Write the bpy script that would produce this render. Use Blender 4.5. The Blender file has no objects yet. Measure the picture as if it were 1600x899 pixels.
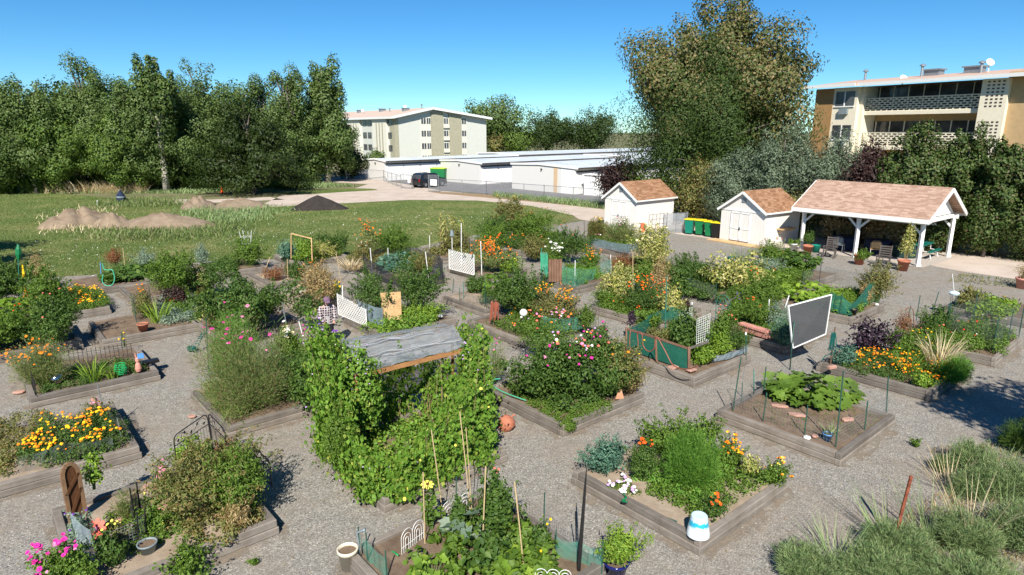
import bpy, math, random
import numpy as np
from mathutils import Vector, Matrix

PI = math.pi
rad = math.radians
SC = bpy.context.scene
COL = SC.collection

CAMH = 7.0
FPX = 1000.0            # focal length for a 1600 px wide picture
PITCH = math.atan((449.5 - 203) / FPX)
cam_d = bpy.data.cameras.new('camera')
cam_d.sensor_width = 36.0
cam_d.lens = 36.0 * FPX / 1600.0
cam_d.clip_start = 0.1
cam_d.clip_end = 3000
cam = bpy.data.objects.new('camera', cam_d)
COL.objects.link(cam)
cam.location = (0, 0, CAMH)
cam.rotation_euler = (PI / 2 - PITCH, 0, 0)
SC.camera = cam

SUN_EL = rad(42)
SUN_AZ = (0.05, 1.0)          # horizontal direction the light travels (shadows fall away from the camera)
world = bpy.data.worlds.new('World')
SC.world = world
world.use_nodes = True
wn = world.node_tree
sky = wn.nodes.new('ShaderNodeTexSky')
sky.sky_type = 'NISHITA'
sky.sun_disc = False
sky.sun_elevation = SUN_EL
sky.sun_rotation = PI + 0.05
sky.altitude = 2200
sky.air_density = 1.0
sky.dust_density = 0.0
sky.ozone_density = 5.0
wn.nodes['Background'].inputs[1].default_value = 0.08
hs = wn.nodes.new('ShaderNodeHueSaturation'); hs.inputs['Saturation'].default_value = 1.2
tint = wn.nodes.new('ShaderNodeMix'); tint.data_type = 'RGBA'; tint.blend_type = 'MULTIPLY'; tint.inputs[0].default_value = 1; tint.inputs[7].default_value = (.66, .91, .94, 1)
wn.links.new(sky.outputs[0], hs.inputs['Color']); wn.links.new(hs.outputs[0], tint.inputs[6]); wn.links.new(tint.outputs[2], wn.nodes['Background'].inputs[0])
sun_d = bpy.data.lights.new('sun', 'SUN')
sun_d.energy = 4.7
sun_d.angle = rad(0.5)
sun_d.color = (1.0, 0.95, 0.87)
sun = bpy.data.objects.new('sun', sun_d)
COL.objects.link(sun)
hd = Vector((SUN_AZ[0], SUN_AZ[1], 0)).normalized() * math.cos(SUN_EL)
sun.rotation_euler = Vector((-hd.x, -hd.y, math.sin(SUN_EL))).to_track_quat('Z', 'Y').to_euler()
sun.location = (0, -20, 40)
SC.view_settings.view_transform = 'Standard'
SC.view_settings.look = 'None'
SC.view_settings.exposure = 0.76
SC.view_settings.gamma = 1
SC.render.engine = 'CYCLES'
SC.cycles.max_bounces = 6
SC.cycles.diffuse_bounces = 3
SC.cycles.glossy_bounces = 2
SC.cycles.transmission_bounces = 3
SC.cycles.transparent_max_bounces = 24
SC.cycles.caustics_reflective = False
SC.cycles.caustics_refractive = False

_c, _s = math.cos(PITCH), math.sin(PITCH)
def ray(x, y):
    u = (x - 800) / FPX; v = (449.5 - y) / FPX
    return np.array([u, _c + v * _s, -_s + v * _c])
def P(x, y, z=0.0):
    d = ray(x, y); t = (z - CAMH) / d[2]
    return Vector((d[0] * t, d[1] * t, z))
def R(x, y, Y):
    d = ray(x, y); t = Y / d[1]
    return Vector((d[0] * t, Y, CAMH + d[2] * t))

def link(o, parent=None):
    COL.objects.link(o)
    if parent is not None: o.parent = parent
    return o
def tag(o, label=None, cat=None, group=None, kind=None):
    if label: o['label'] = label
    if cat: o['category'] = cat
    if group: o['group'] = group
    if kind: o['kind'] = kind
    return o
def thing(name, loc, label, cat, group=None, rz=0.0):
    o = bpy.data.objects.new(name, None)
    o.empty_display_size = 0.1
    o.location = loc; o.rotation_euler = (0, 0, rz)
    link(o); return tag(o, label, cat, group)
def copy_tree(o, parent=None):
    kids = list(o.children)
    c = o.copy(); link(c, parent)
    for k in kids: copy_tree(k, c)
    return c

def ortho(d):
    d = Vector(d).normalized()
    a = Vector((0, 0, 1)) if abs(d.z) < 0.9 else Vector((1, 0, 0))
    x = d.cross(a).normalized(); return x, d.cross(x).normalized(), d
class MB:
    def __init__(s): s.V = []; s.F = []
    def add(s, V, F):
        n = len(s.V); s.V.extend([tuple(v) for v in V]); s.F.extend([tuple(i + n for i in f) for f in F])
    def box(s, c, size, rz=0, m=None):
        x, y, z = [a / 2 for a in size]
        V = [Vector((sx * x, sy * y, sz * z)) for sz in (-1, 1) for sy in (-1, 1) for sx in (-1, 1)]
        M = Matrix.Translation(Vector(c)) @ (m if m is not None else Matrix.Rotation(rz, 4, 'Z'))
        s.add([M @ v for v in V], [(0, 2, 3, 1), (4, 5, 7, 6), (0, 1, 5, 4), (2, 6, 7, 3), (0, 4, 6, 2), (1, 3, 7, 5)])
    def beam(s, a, b, w, h, up=(0, 0, 1), ext=0):
        a = Vector(a); b = Vector(b); d = (b - a).normalized(); a = a - d * ext; b = b + d * ext
        up = Vector(up)
        if abs(d.dot(up)) > .98: up = Vector((1, 0, 0))
        x = d.cross(up).normalized() * w / 2; y = x.normalized().cross(d).normalized() * h / 2
        V = [p + sx * x + sy * y for p in (a, b) for sy in (-1, 1) for sx in (-1, 1)]
        s.add(V, [(0, 1, 3, 2), (4, 6, 7, 5), (0, 4, 5, 1), (2, 3, 7, 6), (0, 2, 6, 4), (1, 5, 7, 3)])
    def tube(s, pts, r, n=6, caps=True):
        pts = [Vector(p) for p in pts]; m = len(pts)
        rs = r if isinstance(r, (list, tuple)) else [r] * m
        V = []; F = []; px = None
        for i, p in enumerate(pts):
            d = pts[min(i + 1, m - 1)] - pts[max(i - 1, 0)]
            if d.length < 1e-7: d = Vector((0, 0, 1))
            x, y, d = ortho(d)
            if px is not None:
                x = (px - d * px.dot(d)); x = x.normalized() if x.length > 1e-5 else ortho(d)[0]; y = d.cross(x)
            px = x
            for k in range(n):
                a = 2 * PI * k / n
                V.append(p + rs[i] * (math.cos(a) * x + math.sin(a) * y))
        for i in range(m - 1):
            for k in range(n):
                F.append((i * n + k, i * n + (k + 1) % n, (i + 1) * n + (k + 1) % n, (i + 1) * n + k))
        if caps:
            F.append(tuple(range(n - 1, -1, -1))); F.append(tuple((m - 1) * n + k for k in range(n)))
        s.add(V, F)
    def lathe(s, prof, c=(0, 0, 0), n=20, caps=False, m=None):
        V = []; F = []; M = Matrix.Translation(Vector(c)) @ (m if m is not None else Matrix.Identity(4))
        for r, z in prof:
            for k in range(n):
                a = 2 * PI * k / n; V.append(M @ Vector((r * math.cos(a), r * math.sin(a), z)))
        for i in range(len(prof) - 1):
            for k in range(n):
                F.append((i * n + k, i * n + (k + 1) % n, (i + 1) * n + (k + 1) % n, (i + 1) * n + k))
        if caps: F.append(tuple(range(n - 1, -1, -1))); F.append(tuple((len(prof) - 1) * n + k for k in range(n)))
        s.add(V, F)
    def poly(s, pts, th=None, nrm=(0, 0, 1)):
        pts = [Vector(p) for p in pts]; n = len(pts)
        if th is None: s.add(pts, [tuple(range(n))]); return
        o = Vector(nrm).normalized() * th
        s.add(pts + [p + o for p in pts], [tuple(range(n - 1, -1, -1)), tuple(range(n, 2 * n))] + [(i, (i + 1) % n, n + (i + 1) % n, n + i) for i in range(n)])
    def build(s, name, mat, parent=None, smooth=False, bevel=0):
        me = bpy.data.meshes.new(name); me.from_pydata(s.V, [], s.F); me.update()
        if mat is not None: me.materials.append(mat)
        if smooth: me.polygons.foreach_set('use_smooth', [True] * len(me.polygons))
        o = bpy.data.objects.new(name, me); link(o, parent)
        if bevel:
            b = o.modifiers.new('bevel', 'BEVEL'); b.width = bevel; b.segments = 1; b.limit_method = 'ANGLE'
        return o
def rel(o, root):
    """move a world-built part under its thing's empty"""
    o.parent = root
    M = Matrix.Translation(root.location) @ Matrix.Rotation(root.rotation_euler.z, 4, 'Z')
    o.matrix_local = M.inverted(); return o

def np_mesh(name, V, T, mat, parent=None, smooth=False):
    me = bpy.data.meshes.new(name)
    V = np.ascontiguousarray(V, dtype=np.float32); T = np.ascontiguousarray(T, dtype=np.int32)
    me.vertices.add(len(V)); me.vertices.foreach_set('co', V.ravel())
    me.loops.add(T.size); me.loops.foreach_set('vertex_index', T.ravel())
    me.polygons.add(len(T)); k = T.shape[1]
    me.polygons.foreach_set('loop_start', np.arange(len(T), dtype=np.int32) * k)
    me.polygons.foreach_set('loop_total', np.full(len(T), k, dtype=np.int32))
    me.update(calc_edges=True)
    if mat is not None: me.materials.append(mat)
    if smooth: me.polygons.foreach_set('use_smooth', [True] * len(T))
    o = bpy.data.objects.new(name, me); link(o, parent); return o

class Leaves:
    def __init__(s): s.V = []; s.T = []; s.n = 0
    def add(s, V, T): s.V.append(V.reshape(-1, 3)); s.T.append(T.reshape(-1, 3) + s.n); s.n += len(V.reshape(-1, 3))
    def build(s, name, mat, parent=None):
        return np_mesh(name, np.concatenate(s.V), np.concatenate(s.T), mat, parent)
def unit(a): return a / np.maximum(np.linalg.norm(a, axis=-1, keepdims=True), 1e-6)
def runit(rng, n): return unit(rng.normal(size=(n, 3)))
def leaf_quads(L, C, D, N, ln, wd, fold=0.25):
    """diamond leaf folded along its midrib"""
    D = unit(D); S = unit(np.cross(D, N)); N = np.cross(S, D)
    ln = np.asarray(ln).reshape(-1, 1); wd = np.asarray(wd).reshape(-1, 1)
    a = C; b = C + D * ln * .42 + S * wd * .5 + N * wd * fold; c = C + D * ln - N * ln * .12; d = C + D * ln * .42 - S * wd * .5 + N * wd * fold
    n = len(C); V = np.stack([a, b, c, d], 1)
    i = np.arange(n)[:, None] * 4
    T = np.concatenate([i + np.array([[0, 2, 1]]), i + np.array([[0, 3, 2]])], 1)
    L.add(V, T)
_big = [(0, -.12), (.34, -.34), (.52, .08), (.36, .2), (.42, .5), (.18, .5), (0, .78), (-.18, .5), (-.42, .5), (-.36, .2), (-.52, .08), (-.34, -.34)]
def leaf_big(L, C, D, N, size):
    """lobed squash leaf with a raised rim"""
    D = unit(D); S = unit(np.cross(D, N)); N = np.cross(S, D); size = np.asarray(size).reshape(-1, 1)
    vs = [C + D * size * .15 - N * size * .10]
    for k, (x, y) in enumerate(_big):
        vs.append(C + S * size * x + D * size * y + N * size * (.04 if k % 2 else -.05))
    V = np.stack(vs, 1); m = len(_big); n = len(C); i = np.arange(n)[:, None] * (m + 1)
    T = np.concatenate([i + np.array([[0, 1 + k, 1 + (k + 1) % m]]) for k in range(m)], 1)
    L.add(V, T)
def blades(L, rng, base, dirs, ln, wd, droop=.4, seg=4):
    """arching grass-like blades"""
    n = len(base); D = unit(dirs); H = D.copy(); H[:, 2] = 0; H = unit(H + rng.normal(size=(n, 3)) * [.05, .05, 0])
    S = unit(np.cross(D, np.array([0, 0, 1.0]) + rng.normal(size=(n, 3)) * .2))
    ln = np.asarray(ln).reshape(-1, 1); wd = np.asarray(wd).reshape(-1, 1); dr = (droop * rng.uniform(.4, 1.5, size=(n, 1)))
    vs = []
    for k in range(seg + 1):
        t = k / seg
        c = base + D * ln * t + (H * .5 - np.array([0, 0, 1])) * ln * dr * t * t
        w = wd * .5 * (1 - t ** 2) + .0005
        vs += [c - S * w, c + S * w]
    V = np.stack(vs, 1); i = np.arange(n)[:, None] * (2 * (seg + 1)); T = []
    for k in range(seg):
        a = 2 * k; T += [i + np.array([[a, a + 1, a + 3]]), i + np.array([[a, a + 3, a + 2]])]
    L.add(V, np.concatenate(T, 1))
def lin(c):   # sRGB 0-255 -> linear
    return tuple(((v / 255) / 12.92 if v / 255 <= .04045 else ((v / 255 + .055) / 1.055) ** 2.4) for v in c)
def newmat(name):
    m = bpy.data.materials.new(name); m.use_nodes = True
    nt = m.node_tree; b = nt.nodes['Principled BSDF']; return m, nt, b
def nd(nt, typ, **kw):
    n = nt.nodes.new(typ)
    for k, v in kw.items():
        if k.startswith('i_'):
            n.inputs[int(k[2:]) if k[2:].isdigit() else k[2:].replace('_', ' ')].default_value = v
        else: setattr(n, k, v)
    return n
def ramp(nt, fac, stops, mode='LINEAR'):
    r = nt.nodes.new('ShaderNodeValToRGB'); r.color_ramp.interpolation = mode
    e = r.color_ramp.elements
    while len(e) < len(stops): e.new(.5)
    for i, (p, c) in enumerate(stops):
        e[i].position = p; e[i].color = tuple(c) + (1,)
    nt.links.new(fac, r.inputs[0]); return r.outputs[0]
def mixc(nt, fac, a, b, mode='MIX'):
    m = nt.nodes.new('ShaderNodeMix'); m.data_type = 'RGBA'; m.blend_type = mode
    for s, v in ((0, fac), (6, a), (7, b)):
        if hasattr(v, 'is_output') or hasattr(v, 'links'): nt.links.new(v, m.inputs[s])
        elif s == 0: m.inputs[0].default_value = v
        else: m.inputs[s].default_value = tuple(v) + (1,)
    return m.outputs[2]
def coords(nt, scale=(1, 1, 1), kind='Object'):
    t = nt.nodes.new('ShaderNodeTexCoord'); mp = nt.nodes.new('ShaderNodeMapping'); mp.inputs['Scale'].default_value = scale
    nt.links.new(t.outputs[kind], mp.inputs[0]); return mp.outputs[0]
def noise(nt, co, scale, detail=4, rough=.6, dist=0):
    n = nd(nt, 'ShaderNodeTexNoise'); n.inputs['Scale'].default_value = scale; n.inputs['Detail'].default_value = detail
    n.inputs['Roughness'].default_value = rough; n.inputs['Distortion'].default_value = dist; nt.links.new(co, n.inputs[0]); return n.outputs[0]
def bump(nt, b, h, strength=.3, dist=.01):
    n = nt.nodes.new('ShaderNodeBump'); n.inputs['Strength'].default_value = strength; n.inputs['Distance'].default_value = dist
    nt.links.new(h, n.inputs['Height']); nt.links.new(n.outputs[0], b.inputs['Normal'])
def plain(name, c, rough=.6, var=.12, scale=6, metal=0, spec=.4):
    """paint, plastic or metal with a little uneven wear"""
    m, nt, b = newmat(name); co = coords(nt)
    n = noise(nt, co, scale, 5)
    c0 = tuple(v * (1 - var) for v in c); c1 = tuple(min(1, v * (1 + var)) for v in c)
    nt.links.new(ramp(nt, n, [(.3, c0), (.7, c1)]), b.inputs['Base Color'])
    b.inputs['Roughness'].default_value = rough; b.inputs['Metallic'].default_value = metal
    b.inputs['Specular IOR Level'].default_value = spec
    return m
def leafmat(name, cols, trans=.3, rough=.55):
    """leaf colour differs from leaf to leaf"""
    m, nt, b = newmat(name)
    g = nd(nt, 'ShaderNodeNewGeometry')
    n = len(cols)
    col = ramp(nt, g.outputs['Random Per Island'], [(i / max(1, n - 1), c) for i, c in enumerate(cols)])
    nt.links.new(col, b.inputs['Base Color']); b.inputs['Roughness'].default_value = rough
    b.inputs['Specular IOR Level'].default_value = .3
    t = nd(nt, 'ShaderNodeBsdfTranslucent'); hs = nd(nt, 'ShaderNodeHueSaturation'); hs.inputs['Saturation'].default_value = 1.15; hs.inputs['Value'].default_value = 1.3
    nt.links.new(col, hs.inputs['Color']); nt.links.new(hs.outputs[0], t.inputs[0])
    mx = nd(nt, 'ShaderNodeMixShader'); mx.inputs[0].default_value = trans
    nt.links.new(b.outputs[0], mx.inputs[1]); nt.links.new(t.outputs[0], mx.inputs[2])
    nt.links.new(mx.outputs[0], nt.nodes['Material Output'].inputs[0]); return m
def netmat(name, c, cover=.5, rough=.8, noise_amt=.15):
    """fine woven netting, too fine to resolve: part cloth, part gap"""
    m, nt, b = newmat(name)
    b.inputs['Base Color'].default_value = tuple(c) + (1,); b.inputs['Roughness'].default_value = rough
    tr = nd(nt, 'ShaderNodeBsdfTransparent'); mx = nd(nt, 'ShaderNodeMixShader')
    n = noise(nt, coords(nt), 5, 4)
    v = ramp(nt, n, [(.3, (max(0, cover - noise_amt),) * 3), (.7, (min(1, cover + noise_amt),) * 3)])
    nt.links.new(v, mx.inputs[0]); nt.links.new(tr.outputs[0], mx.inputs[1]); nt.links.new(b.outputs[0], mx.inputs[2])
    nt.links.new(mx.outputs[0], nt.nodes['Material Output'].inputs[0]); return m

def m_gravel():
    m, nt, b = newmat('gravel'); co = coords(nt)
    v = nd(nt, 'ShaderNodeTexVoronoi'); v.inputs['Scale'].default_value = 48; nt.links.new(co, v.inputs[0])
    sep = nd(nt, 'ShaderNodeSeparateColor'); nt.links.new(v.outputs['Color'], sep.inputs[0])
    base = ramp(nt, sep.outputs[0], [(0, (.155, .142, .122)), (.35, (.238, .222, .193)), (.8, (.298, .279, .243)), (1, (.45, .425, .375))])
    v2 = nd(nt, 'ShaderNodeTexVoronoi'); v2.inputs['Scale'].default_value = 90; nt.links.new(co, v2.inputs[0])
    s2 = nd(nt, 'ShaderNodeSeparateColor'); nt.links.new(v2.outputs['Color'], s2.inputs[0])
    fine = ramp(nt, s2.outputs[1], [(0, (.6, .6, .6)), (1, (1.35, 1.35, 1.35))])
    c1 = mixc(nt, .8, base, fine, 'MULTIPLY')
    big = noise(nt, co, .45, 6, .65, .4)
    patch = ramp(nt, big, [(.44, (0, 0, 0)), (.62, (1, 1, 1))])
    dust = mixc(nt, noise(nt, co, 30, 3), (.215, .168, .125), (.31, .25, .19))
    pm = nd(nt, 'ShaderNodeMath', operation='MULTIPLY'); nt.links.new(patch, pm.inputs[0]); pm.inputs[1].default_value = .5
    c2 = mixc(nt, pm.outputs[0], c1, dust)
    n3 = noise(nt, co, 3.0, 5, .7)
    c3 = mixc(nt, 1.0, c2, ramp(nt, n3, [(.3, (.84, .84, .84)), (.7, (1.1, 1.09, 1.07))]), 'MULTIPLY')
    nt.links.new(c3, b.inputs['Base Color']); b.inputs['Roughness'].default_value = .95; b.inputs['Specular IOR Level'].default_value = .2
    bump(nt, b, v.outputs['Distance'], .4, .014); return m
def m_grass():
    m, nt, b = newmat('lawn_grass'); co = coords(nt)
    n1 = noise(nt, co, .22, 6, .65, .3); n2 = noise(nt, co, 5, 6, .75)
    c1 = ramp(nt, n1, [(.3, (.10, .155, .04)), (.48, (.145, .19, .055)), (.6, (.22, .23, .085)), (.75, (.28, .25, .13))])
    c2 = mixc(nt, 1, c1, ramp(nt, n2, [(.3, (.62, .68, .6)), (.7, (1.35, 1.3, 1.2))]), 'MULTIPLY')
    nt.links.new(c2, b.inputs['Base Color']); b.inputs['Roughness'].default_value = .95; b.inputs['Specular IOR Level'].default_value = .1
    bump(nt, b, noise(nt, co, 14, 6, .8), 1.0, .12); return m
def m_dirt(name, a, c, s=2.0, bs=.4):
    m, nt, b = newmat(name); co = coords(nt)
    n = noise(nt, co, s, 8, .7, .3)
    nt.links.new(ramp(nt, n, [(.3, a), (.7, c)]), b.inputs['Base Color']); b.inputs['Roughness'].default_value = .97; b.inputs['Specular IOR Level'].default_value = .15
    bump(nt, b, noise(nt, co, s * 9, 6, .75), bs, .05); return m
def m_timber(name, a, c, rnd=.35, axis=0, grain=28):
    m, nt, b = newmat(name)
    sc = [grain, grain, grain]; sc[axis] = 1.2
    co = coords(nt, tuple(sc)); n = noise(nt, co, 1.0, 6, .7, .6)
    oi = nd(nt, 'ShaderNodeObjectInfo')
    base = ramp(nt, n, [(.25, a), (.75, c)])
    var = ramp(nt, oi.outputs['Random'], [(0, (1 - rnd * .6,) * 3), (1, (1 + rnd, 1 + rnd * .9, 1 + rnd * .8))])
    c2 = mixc(nt, 1, base, var, 'MULTIPLY')
    st = noise(nt, coords(nt), 2.5, 5, .7)
    c3 = mixc(nt, 1, c2, ramp(nt, st, [(.35, (.78, .75, .72)), (.65, (1.1, 1.1, 1.1))]), 'MULTIPLY')
    nt.links.new(c3, b.inputs['Base Color']); b.inputs['Roughness'].default_value = .9; b.inputs['Specular IOR Level'].default_value = .2
    bump(nt, b, n, .35, .01); return m
def m_shingle(name, cols, rot=0.0, row=.14, tab=.3):
    m, nt, b = newmat(name)
    t = nd(nt, 'ShaderNodeTexCoord'); mp = nd(nt, 'ShaderNodeMapping'); nt.links.new(t.outputs['UV'], mp.inputs[0])
    br = nd(nt, 'ShaderNodeTexBrick'); br.offset = .5; br.inputs['Scale'].default_value = 1
    br.inputs['Brick Width'].default_value = tab; br.inputs['Row Height'].default_value = row; br.inputs['Mortar Size'].default_value = .006
    br.inputs['Color1'].default_value = (0, 0, 0, 1); br.inputs['Color2'].default_value = (1, 1, 1, 1); br.inputs['Mortar'].default_value = (.15, .15, .15, 1)
    nt.links.new(mp.outputs[0], br.inputs[0])
    col = ramp(nt, br.outputs[0], [(i / (len(cols) - 1), c) for i, c in enumerate(cols)])
    n = noise(nt, coords(nt), 9, 5, .7)
    c = mixc(nt, 1, col, ramp(nt, n, [(.3, (.84,) * 3), (.7, (1.14,) * 3)]), 'MULTIPLY')
    nt.links.new(c, b.inputs['Base Color']); b.inputs['Roughness'].default_value = .95; b.inputs['Specular IOR Level'].default_value = .15
    bump(nt, b, br.outputs['Fac'], -.4, .01); return m
def m_siding(name, c, step=.2, vertical=True):
    """panel siding with shallow grooves"""
    m, nt, b = newmat(name)
    t = nd(nt, 'ShaderNodeTexCoord'); sp = nd(nt, 'ShaderNodeSeparateXYZ'); nt.links.new(t.outputs['UV'], sp.inputs[0])
    mo = nd(nt, 'ShaderNodeMath', operation='MODULO'); nt.links.new(sp.outputs[0 if vertical else 1], mo.inputs[0]); mo.inputs[1].default_value = step
    gt = nd(nt, 'ShaderNodeMath', operation='GREATER_THAN'); nt.links.new(mo.outputs[0], gt.inputs[0]); gt.inputs[1].default_value = step * .06
    n = noise(nt, coords(nt), 1.3, 6, .7)
    c1 = ramp(nt, n, [(.3, tuple(v * .9 for v in c)), (.7, c)])
    c2 = mixc(nt, gt.outputs[0], tuple(v * .72 for v in c), c1)
    nt.links.new(c2, b.inputs['Base Color']); b.inputs['Roughness'].default_value = .7
    bump(nt, b, gt.outputs[0], .5, .01); return m
def m_plaid():
    m, nt, b = newmat('plaid_flannel'); co = coords(nt)
    sp = nd(nt, 'ShaderNodeSeparateXYZ'); nt.links.new(co, sp.inputs[0])
    def stripe(o, per, th, off=0.0):
        a = nd(nt, 'ShaderNodeMath', operation='ADD'); nt.links.new(o, a.inputs[0]); a.inputs[1].default_value = 10 + off
        mo = nd(nt, 'ShaderNodeMath', operation='MODULO'); nt.links.new(a.outputs[0], mo.inputs[0]); mo.inputs[1].default_value = per
        g = nd(nt, 'ShaderNodeMath', operation='LESS_THAN'); nt.links.new(mo.outputs[0], g.inputs[0]); g.inputs[1].default_value = th
        return g.outputs[0]
    h = stripe(sp.outputs[2], .085, .018); v = stripe(sp.outputs[0], .075, .016); d = stripe(sp.outputs[1], .075, .012)
    c = mixc(nt, h, (.055, .02, .025), (.62, .58, .58)); c = mixc(nt, v, c, (.60, .56, .56)); c = mixc(nt, d, c, (.45, .42, .42))
    nt.links.new(c, b.inputs['Base Color']); b.inputs['Roughness'].default_value = .95; return m
def m_metalroof():
    m, nt, b = newmat('pale_metal_roofing'); 
    t = nd(nt, 'ShaderNodeTexCoord'); sp = nd(nt, 'ShaderNodeSeparateXYZ'); nt.links.new(t.outputs['UV'], sp.inputs[0])
    mo = nd(nt, 'ShaderNodeMath', operation='MODULO'); nt.links.new(sp.outputs[0], mo.inputs[0]); mo.inputs[1].default_value = .6
    gt = nd(nt, 'ShaderNodeMath', operation='GREATER_THAN'); nt.links.new(mo.outputs[0], gt.inputs[0]); gt.inputs[1].default_value = .05
    c = mixc(nt, gt.outputs[0], (.48, .52, .52), (.62, .66, .66))
    n = noise(nt, coords(nt), .5, 5, .7)
    c = mixc(nt, 1, c, ramp(nt, n, [(.3, (.8, .8, .8)), (.7, (1.15,) * 3)]), 'MULTIPLY')
    nt.links.new(c, b.inputs['Base Color']); b.inputs['Roughness'].default_value = .5; return m

M = {}
M['gravel'] = m_gravel(); M['lawn'] = m_grass()
M['field'] = m_dirt('dry_field', (.10, .12, .045), (.22, .19, .11), .4)
M['road'] = m_dirt('pale_dirt_road', (.42, .34, .27), (.58, .49, .41), .6)
M['asphalt'] = m_dirt('old_asphalt', (.13, .125, .125), (.19, .18, .18), .8, .15)
M['verge'] = m_dirt('dry_verge', (.22, .15, .08), (.34, .24, .14), 1.5)
M['soil'] = m_dirt('garden_soil', (.11, .075, .05), (.24, .175, .12), 3)
M['soil_pale'] = m_dirt('sandy_soil', (.25, .19, .13), (.40, .32, .24), 3)
M['mound'] = m_dirt('mound_dirt', (.18, .13, .085), (.31, .24, .17), 1.2, .8)
M['mulch'] = m_dirt('dark_mulch', (.028, .023, .02), (.055, .047, .042), 4, .9)
M['timber'] = m_timber('weathered_timber', (.125, .11, .095), (.25, .225, .195))
M['wood_orange'] = m_timber('fresh_orange_wood', (.28, .13, .05), (.46, .24, .10), .15)
M['wood_tan'] = m_timber('tan_plywood', (.46, .29, .13), (.66, .46, .25), .1)
M['wood_brown'] = m_timber('brown_fence_wood', (.13, .07, .045), (.27, .16, .11), .1, axis=2)
M['wood_gate'] = m_timber('gate_wood_baked_shade', (.06, .025, .01), (.15, .065, .027), .1, axis=2)  # browns darkened to carry the shade on the garden door's face
M['wood_dark'] = m_timber('dark_weathered_chair_wood', (.065, .055, .05), (.13, .115, .105), .1)
M['bamboo'] = plain('bamboo', (.50, .37, .20), .7)
M['white'] = plain('white_paint', (.78, .77, .73), .55, .06)
M['white_pvc'] = plain('white_plastic_pipe', (.80, .79, .76), .4, .05)
M['cream'] = plain('cream_plastic', (.66, .58, .44), .5, .08)
M['terracotta'] = plain('terracotta', (.42, .15, .085), .8, .2)
M['terra_pink'] = plain('faded_pink_terracotta', (.55, .25, .19), .8, .15)
M['stone_red'] = plain('red_flagstone', (.42, .24, .18), .9, .25, 9)
M['stone_grey'] = plain('grey_rock', (.35, .34, .31), .9, .2, 9)
M['green_steel'] = plain('dark_green_steel', (.025, .085, .06), .5, .2)
M['teal_steel'] = plain('teal_steel', (.03, .17, .13), .5, .2)
M['black_steel'] = plain('black_steel', (.016, .015, .015), .5, .3)
M['grey_steel'] = plain('galvanised_steel', (.34, .36, .37), .45, .12, metal=.6)
M['rust'] = plain('rusty_iron', (.24, .065, .03), .9, .4, 14)
M['white_wire'] = plain('white_coated_wire', (.72, .72, .68), .45, .05)
M['hose_green'] = plain('green_hose', (.02, .34, .10), .35, .15)
M['hose_teal'] = plain('pale_green_hose', (.07, .40, .24), .35, .15)
M['hose_brown'] = plain('red_brown_hose', (.28, .085, .05), .4, .15)
M['hose_dark'] = plain('dark_teal_coil_hose', (.012, .10, .085), .35, .2)
M['net_green'] = netmat('green_shade_net', (.012, .15, .10), .72)
M['net_green_light'] = netmat('pale_green_net', (.10, .36, .26), .33)
M['net_black'] = netmat('black_net', (.02, .024, .026), .72)
M['net_grey'] = netmat('grey_bird_net', (.24, .26, .265), .70, .8, .22)
M['net_grey_thin'] = netmat('thin_grey_net', (.10, .12, .12), .24)
M['net_blue'] = netmat('blue_grey_row_cover', (.17, .23, .26), .72)
M['clear_poly'] = netmat('clear_plastic_sheet', (.36, .44, .48), .45)
M['chain'] = netmat('chain_link_weave', (.30, .32, .34), .22, .6, .03)
M['hardware'] = netmat('hardware_cloth', (.11, .12, .12), .26, .6, .04)
M['screen'] = netmat('window_screen_cloth', (.075, .078, .082), .78, .8, .06)
M['glass'] = plain('window_glass', (.07, .075, .08), .12, .75, .45, spec=.5)
M['blue_glaze'] = plain('cobalt_glaze', (.01, .014, .10), .15, .3)
M['blue_plastic'] = plain('light_blue_plastic', (.09, .27, .58), .45, .15)
M['grey_plastic'] = plain('grey_green_plastic', (.20, .24, .25), .5, .15)
M['dark_plastic'] = plain('black_plastic', (.012, .012, .012), .4, .2)
M['bin_green'] = plain('bin_green', (.008, .16, .055), .4, .15)
M['bin_teal'] = plain('bin_teal', (.006, .20, .135), .4, .15)
M['bin_yellow'] = plain('bin_yellow_lid', (.78, .62, .02), .4, .1)
M['navy_cloth'] = plain('navy_cloth', (.012, .022, .055), .9, .2)
M['picnic'] = plain('green_coated_tabletop', (.008, .13, .10), .4, .15)
M['skin'] = plain('skin', (.50, .28, .20), .6, .1)
M['cap'] = plain('purple_cap_cloth', (.17, .10, .15), .9, .15)
M['trousers'] = plain('black_trousers', (.012, .012, .015), .9, .2)
M['hair'] = plain('dark_hair', (.03, .016, .01), .7, .2)
M['plaid'] = m_plaid()
M['shed_wall'] = m_siding('white_shed_siding', (.78, .74, .68), .2)
M['shed_roof'] = m_shingle('brown_shingles', [(.20, .105, .055), (.28, .15, .085), (.36, .21, .125)])
M['pav_roof'] = m_shingle('pinkish_tan_shingles', [(.30, .19, .135), (.38, .25, .185), (.46, .315, .24)])
M['garage_wall'] = m_siding('white_garage_block', (.86, .84, .79), 3.0)
M['garage_door'] = m_siding('white_garage_door', (.82, .81, .78), .5, False)
M['metal_roof'] = m_metalroof()
M['trim_hole_dark'] = plain('dark_brown_trim_and_hole_shade', (.06, .045, .038), .7, .2)  # real trim, and the painted dark of the pillar holes
M['bark'] = plain('grey_bark', (.14, .12, .10), .95, .35, 5)
M['bark_pale'] = plain('pale_bark', (.42, .38, .32), .95, .3, 5)
M['stem'] = plain('green_stem', (.07, .13, .03), .8, .3)
M['stem_dry'] = plain('dry_stem', (.30, .22, .11), .9, .3)
g = lambda *c: tuple(c)
M['lf_mid'] = leafmat('mid_green_leaf', [g(0.063, 0.122, 0.013), g(0.106, 0.184, 0.022), g(0.169, 0.269, 0.039)])
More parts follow.
